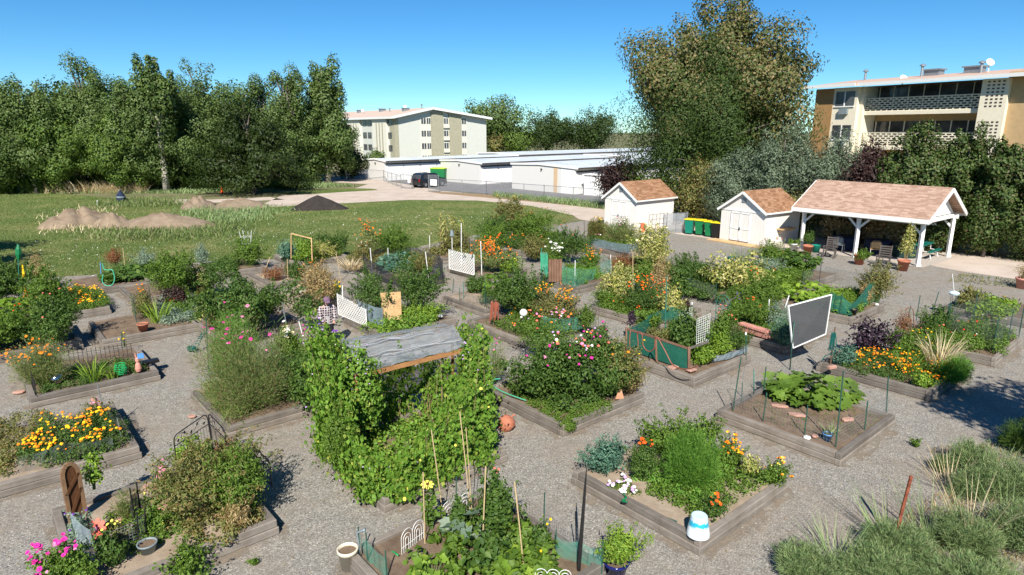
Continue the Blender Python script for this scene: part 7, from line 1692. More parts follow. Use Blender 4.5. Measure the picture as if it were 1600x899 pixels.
a = P(110, 818, .2); b = P(134, 808, .2); H_ = R(118, 726, Y0).z - .2
u = (b - a).normalized(); w = (b - a).length; nr = u.cross(Vector((0, 0, 1)))
out = [a, b, b + Vector((0, 0, H_ * .80))] + [a + u * (w / 2 + w / 2 * math.cos(k / 8 * PI)) + Vector((0, 0, H_ * .80 + H_ * .20 * math.sin(k / 8 * PI))) for k in range(1, 8)] + [a + Vector((0, 0, H_ * .80))]
mb = MB(); mb.poly(out, .03, nr); part(mb, 'panel', M['wood_gate'], t)
mb = MB()
for p, q in zip(out[2:-1], out[3:]): mb.beam(p + nr * .03, q + nr * .03, .06, .05, up=nr)
mb.beam(a + nr * .03, out[-1] + nr * .03, .06, .06, up=nr); mb.beam(b + nr * .03, out[2] + nr * .03, .06, .06, up=nr); part(mb, 'frame', plain('worn_trim_baked_shade', (.20, .115, .06), .7, .25), t)  # trim colour also darkened for the door's shaded side
mb = MB(); mb.beam(a + Vector((0, 0, H_ * .1)) + nr * .05, b + Vector((0, 0, H_ * .55)) + nr * .05, .05, .02, up=nr); mb.beam(a + Vector((0, 0, H_ * .5)) + nr * .05, b + Vector((0, 0, H_ * .95 * .85)) + nr * .05, .05, .02, up=nr); part(mb, 'brace', M['wood_gate'], t)
t = thing('flower_spinner', tuple(P(152, 850, .2)), 'pink flower shaped spinner on a stick in the bottom left bed', 'garden spinner'); p = P(152, 852, .2); q = R(152, 825, p.y)
mb = MB(); mb.tube([p, q], .008, 5); part(mb, 'stick', M['black_steel'], t); m_ = Matrix.Translation(q + Vector((0, -.02, 0))) @ Matrix.Rotation(rad(60), 4, 'X')
for k in range(8):
    a = 2 * PI * k / 8; mb = MB(); pts = [(.03, -.02, 0), (.10, -.05, .015), (.155, -.03, 0), (.165, 0, 0), (.155, .03, 0), (.10, .05, .015), (.03, .02, 0)]; M2 = m_ @ Matrix.Rotation(a, 4, 'Z') @ Matrix.Translation((0, 0, .004 * (k % 2))); mb.poly([M2 @ Vector(v) for v in pts], .004, M2.to_3x3() @ Vector((0, 0, 1))); part(mb, 'petal', M['fl_coral'], t)
mb = MB(); mb.lathe([(.04, 0), (.035, .02), (0, .03)], n=10, m=m_); part(mb, 'hub', M['fl_pink'], t)
def potw(x, y, rpx, hpx, mat, label, zb=0, name='pot', group=None, rim=True):
    p = P(x, y, zb); s = p.y / _c / FPX; return pot(name, tuple(p + Vector((0, rpx * s * .5, 0))), rpx * s, hpx * s, M[mat], label, 'pot', rim, group=group)
potw(228, 868, 16, 20, 'grey_plastic', 'grey green round pot in the bottom left bed', .22)
potw(110, 940, 36, 40, 'terracotta', 'pot holding the magenta petunias in the bottom left corner', 0)
potw(543, 893, 18, 40, 'cream', 'tall cream pot on the gravel left of the green hose', 0)
potw(222, 518, 8.5, 12, 'terracotta', 'terracotta pot on the corner of the leftmost wire clothed bed', .285)
potw(313, 458, 6.5, 9, 'terracotta', 'small red pot among the dark leafy greens at the left', .25)
potw(963, 905, 24, 30, 'blue_glaze', 'cobalt blue glazed pot at the bottom edge', 0)
plant('potted_bush', 'bright green bush in the cobalt blue pot at the bottom edge', 932, 834, 1010, 902, 'lf_lime', .055, zb=.22, dens=1.0, aspect=.4)
potw(1294, 690, 8, 13, 'blue_plastic', 'light blue square edged pot in the squash bed', .23)
plant('spring_onion', 'thin green onion leaves in the light blue pot', 1284, 655, 1308, 683, 'lf_weed', .016, 'blades', zb=.38, n=34)
potw(1334, 493, 6.5, 10, 'dark_plastic', 'small black pot on the rim of the tall tomato bed', .28)
potw(1263, 398, 7.5, 14, 'terracotta', 'terracotta pot with a small conifer by the left pavilion post', 0, group='terracotta pots at the pavilion')
plant('dwarf_conifer', 'small dark conifer in the terracotta pot by the left pavilion post', 1255, 362, 1272, 386, 'lf_dark', .05, zb=.3, d=.4)
potw(1344, 414, 8.5, 15, 'terracotta', 'terracotta pot with a leafy plant by the middle pavilion post', 0, group='terracotta pots at the pavilion')
plant('potted_plant', 'leafy plant in the terracotta pot by the middle pavilion post', 1337, 391, 1361, 408, 'lf_mid', .07, zb=.3, d=.5)
potw(1413, 424, 9, 17, 'terracotta', 'terracotta pot with a tall yellowing plant by the right pavilion post', 0, group='terracotta pots at the pavilion')
plant('potted_vine', 'tall thin yellowing plant in the pot by the right pavilion post', 1403, 352, 1426, 412, 'lf_yel', .07, zb=.35, d=.5, dens=.45, stem='stem_dry')
potw(1240, 392, 6, 11, 'white', 'white pot between the middle shed and the pavilion', 0)
plant('potted_plant', 'leafy plant in the white pot by the pavilion', 1232, 374, 1250, 386, 'lf_mid', .07, zb=.25, d=.4)
potw(1600, 452, 10, 17, 'terra_pink', 'ridged terracotta barrel pot at the right edge', 0)
plant('dry_potted_plant', 'sparse dry plant in the ridged barrel pot', 1582, 412, 1615, 440, 'lf_dry', .05, zb=.35, dens=.3, d=.5, stem='stem_dry')
# pink trough
a = P(1152, 516, .3); b = P(1196, 530, .3); d_ = (b - a).normalized(); nr = Vector((-d_.y, d_.x, 0)); t = thing('trough_planter', tuple(a), 'long pink trough planter with a scalloped edge', 'planter')
mb = MB(); w0, w1, h0 = .10, .14, .26
V = [a + nr * (.14 + sy * wq) + d_ * sx * 0 + (d_ * (b - a).length if sx else Vector()) + Vector((0, 0, z)) for z, wq in ((0, w0), (h0, w1)) for sx, sy in ((0, -1), (1, -1), (1, 1), (0, 1))]
mb.add(V, [(3, 2, 1, 0), (0, 1, 5, 4), (1, 2, 6, 5), (2, 3, 7, 6), (3, 0, 4, 7), (4, 5, 6, 7)]); part(mb, 'body', M['terra_pink'], t)
mb = MB(); L_ = (b - a).length
for k in range(5): mb.beam(a + d_ * L_ * (k + .08) / 5 + Vector((0, 0, h0 - .02)) - nr * .012, a + d_ * L_ * (k + .92) / 5 + Vector((0, 0, h0 - .02)) - nr * .012, .03, .07)
part(mb, 'scalloped_rim', M['terra_pink'], t)
# flagstones
for i, (x, y, sx, sy, rz, lb) in enumerate([(1218, 636, .42, .17, -.3, 'left pink flagstone in the squash bed'), (1246, 650, .48, .2, -.35, 'middle pink flagstone in the squash bed'), (1325, 657, .34, .2, .3, 'right pink flagstone in the squash bed'), (1273, 683, .17, .14, .2, 'small pink stone beside the light blue pot'),
     (205, 800, .5, .3, .3, 'pink flagstone behind the grey pot'), (190, 812, .45, .14, .5, 'long pink flagstone beside the flower spinner'), (262, 790, .5, .35, .1, 'pale flagstone left of the bean thicket'), (240, 762, .5, .3, -.2, 'pink flagstone at the back of the bottom left bed'), (272, 826, .28, .1, .5, 'small pink stones in front of the bean thicket'),
     (30, 614, .3, .22, .4, 'pink flat stone on the path left of the picket fenced bed'), (300, 652, .2, .15, 0, 'small pale stone at the corner of the pink cosmos bed')]):
    p = P(x, y, .245 if i not in (9, 10) else .02); rng = random.Random(i); n = 7; mb = MB()
    M2 = Matrix.Translation(p) @ Matrix.Rotation(rz, 4, 'Z'); mb.poly([M2 @ Vector((sx / 2 * math.cos(2 * PI * k / n) * rng.uniform(.85, 1.15), sy / 2 * math.sin(2 * PI * k / n) * rng.uniform(.85, 1.15), 0)) for k in range(n)], .05)
    tag(mb.build('flagstone', M['stone_red'], bevel=.012), lb, 'stone', 'flat garden stones')
def rock(x, y, r, lb, mat='stone_grey', zb=.24, name='rock'):
    rng = random.Random(int(x)); mb = MB(); mb.lathe([(0, -r * .4), (r * .8, -r * .3), (r, 0), (r * .75, r * .35), (r * .3, r * .5), (0, r * .52)], P(x, y, zb), 9); mb.V = [tuple(Vector(v) + Vector((rng.uniform(-.12, .12) * r, rng.uniform(-.12, .12) * r, rng.uniform(-.08, .08) * r))) for v in mb.V]
    return tag(mb.build(name, M[mat], None, True), lb, 'rock')
rock(1261, 684, .09, 'pale rock at the front of the squash bed', 'white'); rock(688, 494, .12, 'white rock at the corner of the orange board bed', 'white', .33); rock(362, 446, .16, 'pale rock behind the raspberry thicket', 'stone_grey', .3)
rock(146, 433, .14, 'white stone at the corner of the light green hoop bed', 'white', .12); rock(470, 446, .15, 'tan rock in the bed of brown stalks', 'soil_pale', .3); rock(474, 455, .22, 'flat grey rock beside the tan dry stems', 'stone_grey', .3); rock(1370, 476, .08, 'small white stone on the rim by the tall tomato', 'white', .3); rock(440, 402, .12, 'pale grey rock left of the blue green cabbages', 'stone_grey', .3)
t = thing('upturned_pot', tuple(P(1094, 842, .29)), 'upturned blue and white painted pot on the front corner of the bed', 'pot'); s = P(1094, 842, .29).y / FPX
c0 = P(1094, 842, .29) + Vector((0, .13, 0)); mb = MB(); mb.lathe([(.185, 0), (.195, 0), (.19, .06), (.135, .36), (.12, .37), (0, .365)], c0, 24)
m_, nt_, b_ = newmat('blue_white_glaze'); n_ = noise(nt_, coords(nt_), 9, 5); gz = nd(nt_, 'ShaderNodeSeparateXYZ'); tc = nd(nt_, 'ShaderNodeTexCoord'); nt_.links.new(tc.outputs['Generated'], gz.inputs[0]); ad = nd(nt_, 'ShaderNodeMath', operation='MULTIPLY_ADD'); nt_.links.new(n_, ad.inputs[0]); ad.inputs[1].default_value = .5; nt_.links.new(gz.outputs[2], ad.inputs[2])
nt_.links.new(ramp(nt_, ad.outputs[0], [(0, (.70, .76, .80)), (.72, (.76, .82, .86)), (.80, (.30, .62, .72)), (.86, (.02, .36, .55)), (.97, (.03, .42, .60)), (1, (.55, .70, .76))]), b_.inputs['Base Color']); b_.inputs['Roughness'].default_value = .2
part(mb, 'body', m_, t)
t = thing('watering_can', tuple(P(789, 660, 0)), 'terracotta coloured watering can lying on the path by the zinnia bed', 'watering can'); c0 = P(791, 662, .17)
mb = MB(); mb.lathe([(0, -.17), (.13, -.16), (.19, -.05), (.20, .05), (.15, .16), (.07, .19), (0, .19)], c0, 16, m=Matrix.Rotation(rad(35), 4, 'Y')); part(mb, 'body', M['terracotta'], t)
mb = MB(); mb.tube(spline([c0 + Vector((.08, 0, .08)), c0 + Vector((.18, -.02, .06)), c0 + Vector((.20, 0, -.05)), c0 + Vector((.1, 0, -.1))], 5), .014, 6); part(mb, 'handle', M['terracotta'], t)
mb = MB(); mb.tube([c0 + Vector((.05, .03, .1)), c0 + Vector((.16, .1, .16)), c0 + Vector((.2, .12, .17))], [.03, .018, .03], 8); part(mb, 'spout', M['terracotta'], t)
t = thing('watering_can', tuple(P(1139, 404, .2)), 'dark green watering can on a stake left of the pumpkin bed', 'watering can'); c0 = P(1141, 410, .5)
mb = MB(); mb.lathe([(0, 0), (.15, 0), (.17, .22), (.15, .28), (0, .3)], c0, 14); part(mb, 'body', M['hose_dark'], t); mb = MB(); mb.tube([c0 + Vector((-.12, 0, .1)), c0 + Vector((-.3, 0, .3))], [.03, .02], 6); mb.lathe([(0, 0), (.05, .02), (0, .03)], c0 + Vector((-.3, 0, .3)), 8); part(mb, 'spout', M['white_pvc'], t)
mb = MB(); mb.tube([c0 + Vector((.02, 0, .02)), Vector((c0.x, c0.y, 0))], .02, 6); part(mb, 'stand', M['green_steel'], t)
c0 = P(968, 625, .26); mb = MB(); mb.add([c0 + Vector(v) for v in ((-.12, 0, 0), (.14, .03, 0), (.1, .12, 0), (-.06, .1, 0), (.02, .08, .40))], [(0, 1, 4), (1, 2, 4), (2, 3, 4), (3, 0, 4), (3, 2, 1, 0)]); tag(mb.build('terracotta_shard', plain('pale_terracotta', (.46, .24, .14), .85), bevel=.015), 'pointed terracotta cone standing at the right of the zinnia bed', 'terracotta ornament')
c0 = P(938, 606, .26); mb = MB(); mb.lathe([(0, 0), (.05, .02), (.04, .12), (.06, .18), (0, .24)], c0, 10); tag(mb.build('small_figurine', M['terra_pink'], None, True), 'small pink clay figure at the foot of the zinnia bush', 'figurine')
# pumpkin, picket, ornaments
t = thing('pumpkin', tuple(P(1208, 424, .25)), 'small orange pumpkin in the bed near the pavilion', 'pumpkin'); mb = MB(); n = 24
V = []; F_ = []
for j in range(9):
    th = PI * j / 8
    for k in range(n): a = 2 * PI * k / n; r = .15 * math.sin(th) * (1 + .08 * abs(math.sin(a * 4))); V.append((r * math.cos(a), r * math.sin(a), .11 - .11 * math.cos(th)))
for j in range(8):
    for k in range(n): F_.append((j * n + k, j * n + (k + 1) % n, (j + 1) * n + (k + 1) % n, (j + 1) * n + k))
mb.add(V, F_); mb.build('body', M['fl_redorange'], t, True); mb = MB(); mb.tube([(0, 0, .2), (.02, 0, .27)], .015, 6); mb.build('stalk', M['stem'], t)
t = thing('toy_picket_fence', tuple(P(1183, 424, .25)), 'tiny white picket fence in the pumpkin bed', 'picket fence'); a = P(1183, 432, .28); b = P(1197, 434, .28)
mb = MB(); mb.beam(a + Vector((0, 0, .2)), b + Vector((0, 0, .2)), .015, .03); mb.beam(a + Vector((0, 0, .12)), b + Vector((0, 0, .12)), .015, .03); part(mb, 'rails', M['white'], t)
for k in range(4): q = a.lerp(b, (k + .5) / 4); mb = MB(); mb.beam(q, q + Vector((0, 0, .32)), .04, .015); part(mb, 'picket', M['white'], t)
def orb(label, x0, y0, x1, y1, r, mat, name='garden_globe'):
    t = thing(name, tuple(P(x0, y0, .2)), label, 'garden ornament'); p = P(x0, y0, .2); q = R(x1, y1, p.y); mb = MB(); mb.tube([p, q], .01, 5); part(mb, 'stick', M['green_steel'], t)
    mb = MB(); mb.lathe([(r * math.sin(PI * j / 10), -r * math.cos(PI * j / 10)) for j in range(11)], q, 16); o = part(mb, 'globe', mat, t); o.data.polygons.foreach_set('use_smooth', [True] * len(o.data.polygons)); return t
orb('white round disc lamp in front of the dark bean bush', 818, 512, 818, 489, .14, M['white'])
chrome, _n, _b = newmat('mirror_globe_glass'); _b.inputs['Base Color'].default_value = (.5, .5, .55, 1); _b.inputs['Metallic'].default_value = 1; _b.inputs['Roughness'].default_value = .12
orb('mirrored purple glass globe in the picket fenced bed', 88, 604, 88, 592, .15, chrome)
t = thing('plastic_basket', tuple(P(190, 582, .25)), 'round bright green openwork basket in the picket fenced bed', 'basket'); c0 = P(190, 586, .26); mb = MB()
for j in range(6): z = .05 + j * .055; r = .12 + .03 * math.sin(j / 5 * PI); mb.tube([c0 + Vector((r * math.cos(a), r * math.sin(a), z)) for a in np.linspace(0, 2 * PI, 17)], .012, 4, False)
for k in range(10): a = 2 * PI * k / 10; mb.tube([c0 + Vector(((.12 + .03 * math.sin(j / 5 * PI)) * math.cos(a), (.12 + .03 * math.sin(j / 5 * PI)) * math.sin(a), .03 + j * .06)) for j in range(6)], .01, 4)
part(mb, 'body', M['hose_green'], t)
t = thing('rabbit_statue', tuple(P(217, 578, .29)), 'pale pink rabbit figure on the right rim of the picket fenced bed', 'garden statue'); c0 = P(217, 580, .29)
mb = MB(); mb.lathe([(0, 0), (.07, .0), (.09, .08), (.07, .2), (.04, .26), (.055, .32), (.05, .38), (0, .42)], c0, 12)
for s in (-1, 1): mb.tube([c0 + Vector((s * .02, 0, .38)), c0 + Vector((s * .035, 0, .47)), c0 + Vector((s * .04, 0, .55))], [.016, .02, .006], 6)
part(mb, 'body', M['terra_pink'], t); mb = MB(); mb.box(c0 + Vector((.10, .02, .45)), (.16, .03, .14), rz=.4); part(mb, 'sign', M['blue_plastic'], t)
t = thing('seed_tray', tuple(P(228, 566, .29)), 'dark seed tray on the right rim of the picket fenced bed', 'tray'); mb = MB(); mb.box(P(230, 566, .33), (.26, .6, .08), rz=rad(-49.5 + 90 - 90)); part(mb, 'body', M['dark_plastic'], t)
# pinwheel
t = thing('pinwheel', tuple(P(153, 655, .2)), 'pink pinwheel on a stick above the orange marigolds at the left', 'pinwheel'); p = P(153, 658, .2); q = R(151, 628, p.y); mb = MB(); mb.tube([p, q], .007, 5); part(mb, 'stick', M['white_pvc'], t)
for k in range(6): a = 2 * PI * k / 6; mb = MB(); mb.poly([q + Vector((0, -.01, 0)), q + Vector((.14 * math.cos(a), -.03, .14 * math.sin(a))), q + Vector((.12 * math.cos(a + .6), -.05, .12 * math.sin(a + .6)))], .003, (0, 1, 0)); part(mb, 'blade', M['fl_pink'] if k % 2 else M['terra_pink'], t)
# picket edging
def picket(label, pts, h, zb=.28, step=.11, name='picket_edging'):
    Q = [P(x, y, zb) for x, y in pts]; t = thing(name, tuple(Q[0]), label, 'picket fence')
    mb = MB()
    for a, b in zip(Q[:-1], Q[1:]):
        n = int((b - a).length / step)
        for z in (.12, h * .8): mb.tube([a + Vector((0, 0, z)), b + Vector((0, 0, z))], .008, 5)
        for i in range(n + 1): q = a.lerp(b, i / n); mb.tube([q, q + Vector((0, 0, h)), q + Vector((0, 0, h + .04))], [.007, .007, .001], 5); mb.lathe([(.0, -.014), (.016, 0), (0, .02)], q + Vector((0, 0, h)), 5)
    part(mb, 'bars', M['black_steel'], t); return t
picket('black metal picket edging along the back of the strawberry bed', [(110, 569), (207, 557)], .40); picket('black metal picket edging on the left of the strawberry bed', [(50, 598), (58, 620)], .40)
def arches(label, pts, h, n, zb=.28, mat='black_steel', name='arched_edging', r=.0055, inner=True):
    Q = [P(x, y, zb) for x, y in pts]; a, b = Q[0], Q[-1]; t = thing(name, tuple(a), label, 'wire edging')
    for i in range(n):
        p = a.lerp(b, i / n); q = a.lerp(b, (i + 1) / n); mb = MB(); hh = h if not isinstance(h, (list, tuple)) else h[i]
        for f in ((1, .62, .28) if inner else (1,)):
            c = p.lerp(q, .5); p_ = c.lerp(p, f); q_ = c.lerp(q, f); w = (q_ - p_).length / 2; top = hh * (.5 + .5 * f) - w
            mb.tube([p_, p_ + Vector((0, 0, top))] + [c + (q_ - p_) * .5 * -math.cos(u) + Vector((0, 0, top + w * math.sin(u))) for u in np.linspace(.2, PI - .2, 8)] + [q_ + Vector((0, 0, top)), q_], r, 5)
        mb.tube([p + Vector((0, 0, hh * .3)), q + Vector((0, 0, hh * .3))], r * .8, 5); part(mb, 'arch', M[mat], t)
    return t
arches('black arched wire edging along the front of the orange marigolds', [(838, 527), (935, 512)], [.55, .6, .95, 1.0], 4)
arches('black wire edging at the left front of the black edged bed', [(785, 519), (830, 530)], .45, 3)
arches('white arched wire edging at the left of the bottom bed', [(628, 868), (662, 842)], .42, 2, .22, 'white_wire')
arches('white arched wire edging behind the squash of the bottom bed', [(690, 818), (738, 795)], .38, 2, .22, 'white_wire')
arches('white arched wire edging at the very bottom of the picture', [(836, 915), (892, 918)], .30, 3, .25, 'white_wire')
# arch wire in squash bed, light green hoop, garden arch trellis
Y0 = P(1160, 628, .2).y
tube_thing('wire_hoop', 'thin wire hoop at the back left of the squash bed', 'wire hoop', spline([R(1158, 620, Y0), R(1163, 578, Y0), R(1170, 571, Y0), R(1177, 577, Y0), R(1178, 618, Y0)], 6), .006, 'grey_steel')
tube_thing('soil_thermometer', 'thin blue green tool hanging on the wire hoop', 'garden tool', [R(1178, 578, Y0 - .03), R(1178, 600, Y0 - .03), R(1177.5, 616, Y0 - .03)], .013, 'teal_steel')
Y0 = P(170, 447, .28).y
tube_thing('green_hoop', 'light green hose hoop standing at the corner of the left hoop bed', 'hoop', spline([R(161, 430, Y0), R(160, 440, Y0), R(165, 446, Y0), R(174, 446, Y0), R(179, 437, Y0), R(176, 423, Y0), R(170, 422, Y0), R(163, 421, Y0), R(160, 412, Y0)], 6), .022, 'hose_teal')
stake('blue_stake', 'short blue stake behind the light green hoop', 158, 435, 157, 410, 'blue_plastic', .02, .2, G_)
t = thing('arch_trellis', tuple(P(1118, 492, .28)), 'small green arched metal trellis left of the pink trough', 'trellis'); a = P(1118, 498, .28); b = P(1138, 503, .28); mb = MB()
arc = lambda f, h_: [a.lerp(b, .5 - f / 2), a.lerp(b, .5 - f / 2) + Vector((0, 0, h_ * .75)), a.lerp(b, .5) + Vector((0, 0, h_)), a.lerp(b, .5 + f / 2) + Vector((0, 0, h_ * .75)), a.lerp(b, .5 + f / 2)]
for f in (1, .55): mb.tube(spline(arc(f, .95 * (.7 + .3 * f)), 5), .012, 5)
for z in (.2, .42, .64): mb.tube([a + Vector((0, 0, z)), b + Vector((0, 0, z))], .008, 5)
part(mb, 'frame', M['teal_steel'], t)
mb = MB(); mb.lathe([(0, 0), (.12, .05), (.14, .12), (.1, .16), (0, .16)], P(1130, 500, .5), 12); tag(mb.build('clay_dish', M['terra_pink'], None, True), 'pinkish clay dish hanging in the small arched trellis', 'dish')
# wooden frame trellis, tomato cage
t = thing('frame_trellis', tuple(P(455, 412, .25)), 'tan wooden frame trellis at the lawn edge', 'trellis'); Y0 = P(470, 410, .25).y; mb = MB(); mb.beam(R(455, 404, Y0), R(455, 364.5, Y0), .05, .04); part(mb, 'post', M['wood_tan'], t); mb = MB(); mb.beam(R(488, 406, Y0 - .6), R(487, 373, Y0 - .6), .09, .05); part(mb, 'post', M['wood_tan'], t); mb = MB(); mb.beam(R(455, 365, Y0), R(487, 373, Y0 - .6), .05, .05); part(mb, 'top_bar', M['wood_tan'], t)
t = thing('tomato_cage', tuple(P(388, 400, .25)), 'white tomato cage standing above the round tomato bush', 'tomato cage'); c0 = P(388, 408, .25); mb = MB(); ht = R(388, 361, c0.y).z
for k in range(4): a = PI / 4 + k * PI / 2; mb.tube([c0 + Vector((.08 * math.cos(a), .08 * math.sin(a), 0)), Vector((c0.x + .32 * math.cos(a), c0.y + .32 * math.sin(a), ht))], .014, 5)
for f in (.55, .8): r = .08 + .24 * f; mb.tube([Vector((c0.x + r * math.cos(a), c0.y + r * math.sin(a), c0.z + (ht - c0.z) * f)) for a in np.linspace(0, 2 * PI, 13)], .011, 4, False)
part(mb, 'wires', M['white_wire'], t)
# white cup on pipe, solar dome
t = thing('cup_on_pipe', tuple(P(707, 420, .2)), 'grey plastic cup upside down on a white pipe by the corn', 'cup on pipe'); p = P(707, 420, .2); q = R(706, 362, p.y); mb = MB(); mb.tube([p, q], .018, 6); part(mb, 'pipe', M['white_pvc'], t); mb = MB(); mb.lathe([(.11, -.22), (.07, .06), (0, .06)], q, 12); part(mb, 'cup', M['grey_plastic'], t)
t = thing('bird_bath', tuple(P(1489, 482, .2)), 'pale blue dome on a wire stand beside the yellow green chard', 'garden ornament'); p = P(1489, 486, .2); q = R(1491, 458, p.y); mb = MB()
for k in range(4): a = k * PI / 2 + .5; mb.tube([p + Vector((.14 * math.cos(a), .14 * math.sin(a), 0)), q + Vector((.1 * math.cos(a), .1 * math.sin(a), 0))], .008, 4)
part(mb, 'stand', M['green_steel'], t); mb = MB(); mb.lathe([(0, -.1), (.16, -.06), (.19, 0), (.14, .05), (.05, .08), (0, .08)], q, 14); part(mb, 'dome', plain('pale_blue_plastic', (.55, .66, .74), .4), t); mb = MB(); mb.tube([q, R(1488, 428, p.y)], .012, 5); part(mb, 'stick', M['white_pvc'], t)
# green furled umbrella and yellow streamers
t = thing('bird_scarer', tuple(P(31, 478, .2)), 'pole with a furled dark green cloth and yellow ribbons at the left', 'bird scarer'); p = P(32, 480, .2); q = R(27, 382, p.y); mb = MB(); mb.tube([p, q], .018, 6); part(mb, 'pole', M['teal_steel'], t)
mb = MB(); c = p.lerp(q, .99); pts = [p.lerp(q, f) + Vector((.03, 0, 0)) for f in (1.0, .93, .85, .76)]; mb.tube(pts, [.02, .09, .11, .05], 8); part(mb, 'cloth', M['bin_green'], t)
for i, (xs, rr) in enumerate([((35, 414, 37, 428, 36, 436), .05), ((38, 448, 40, 458, 36, 468), .05), ((40, 448, 43, 458, 44, 467), .03)]):
    mb = MB(); mb.tube([R(xs[0], xs[1], p.y), R(xs[2], xs[3], p.y - .05), R(xs[4], xs[5], p.y)], [.02, rr, .015], 5); part(mb, 'ribbon', M['fl_yellow'] if i < 1 else M['fl_orange'], t)
# furled black net / umbrella at bottom centre-right
t = thing('furled_net', tuple(P(904, 890, .2)), 'tall furled black net on a pole at the right of the bottom bed', 'furled net'); p = P(904, 892, .2); q = R(916.5, 732, p.y); mb = MB(); mb.tube([p, p.lerp(q, .2), p.lerp(q, .5), p.lerp(q, .8), q], [.03, .035, .028, .02, .006], 8); part(mb, 'cloth', M['black_steel'], t)
# hose nozzle by white pot
Y0 = P(562, 872, .2).y; tube_thing('spray_nozzle', 'grey spray nozzle on its stick beside the cream pot', 'spray nozzle', [R(563, 868, Y0), R(560, 846, Y0), R(558, 832, Y0), R(567, 829, Y0), R(571, 828, Y0)], [.01, .014, .02, .022, .035], 'grey_plastic')
Fh = P(600, 780, RIM); Rh = P(780, 700, RIM); Lh = P(490, 690, RIM); Bh = Lh + Rh - Fh
t = thing('bean_arbour', tuple(Fh), 'wooden arbour roof of netting on posts over the climbing beans', 'arbour')
zr = 1.95; C = [P(556, 589, zr), P(726, 547, zr), P(706, 514, zr), P(532, 543, zr)]
for a, b in ((0, 1), (2, 3), (3, 0), (1, 2)): mb = MB(); mb.beam(C[a], C[b], .045, .10 if (a, b) == (0, 1) else .08, ext=.06); part(mb, 'beam', M['wood_orange'], t)
mb = MB(); mb.beam(C[0].lerp(C[3], .5), C[1].lerp(C[2], .5), .04, .08); part(mb, 'beam', M['wood_orange'], t)
for q in C: mb = MB(); mb.beam(Vector((q.x, q.y, .1)), q, .07, .07); part(mb, 'post', M['wood_orange'], t)
def roof_net(mb, z, n, jz, seed):
    rng = random.Random(seed); V = []; F_ = []
    for j in range(n + 1):
        for i in range(n + 1):
            u, v = i / n, j / n; q = C[0].lerp(C[1], u).lerp(C[3].lerp(C[2], u), v); ov = 1.04; q = (q - (C[0] + C[2]) / 2) * ov + (C[0] + C[2]) / 2
            V.append((q.x, q.y, zr + z + jz * rng.uniform(-1, 1) - .07 * math.sin(u * PI) * abs(math.sin(v * 2 * PI))))
    for j in range(n):
        for i in range(n): a = j * (n + 1) + i; F_.append((a, a + 1, a + n + 2, a + n + 1))
    mb.add(V, F_)
mb = MB(); roof_net(mb, .08, 16, .03, 1); part(mb, 'netting', M['net_grey'], t)
mb = MB(); V = []; F_ = []; rng = random.Random(6); bk = (C[3] - C[0]).normalized()
for j in range(7):
    for i in range(15): q = C[3].lerp(C[2], i / 14) + bk * (.19 * j); V.append((q.x, q.y, zr + .1 - .035 * j ** 1.2 + rng.uniform(-.03, .03)))
for j in range(6):
    for i in range(14): a = j * 15 + i; F_.append((a, a + 1, a + 16, a + 15))
mb.add(V, F_); part(mb, 'draped_net', M['net_grey'], t)
mb = MB(); rng = random.Random(8)
for k in range(4):
    u0 = rng.random(); v0 = rng.random() * .9; pts = []
    for i in range(7): u = min(1, max(0, u0 + (i - 3) * .13)); v = min(1, max(0, v0 + rng.uniform(-.05, .05))); q = C[0].lerp(C[1], u).lerp(C[3].lerp(C[2], u), v); pts.append(q + Vector((0, 0, .1)))
    mb.tube(spline(pts, 3), .014, 4)
part(mb, 'net_fold', netmat('bunched_net', (.36, .38, .39), .6), t)
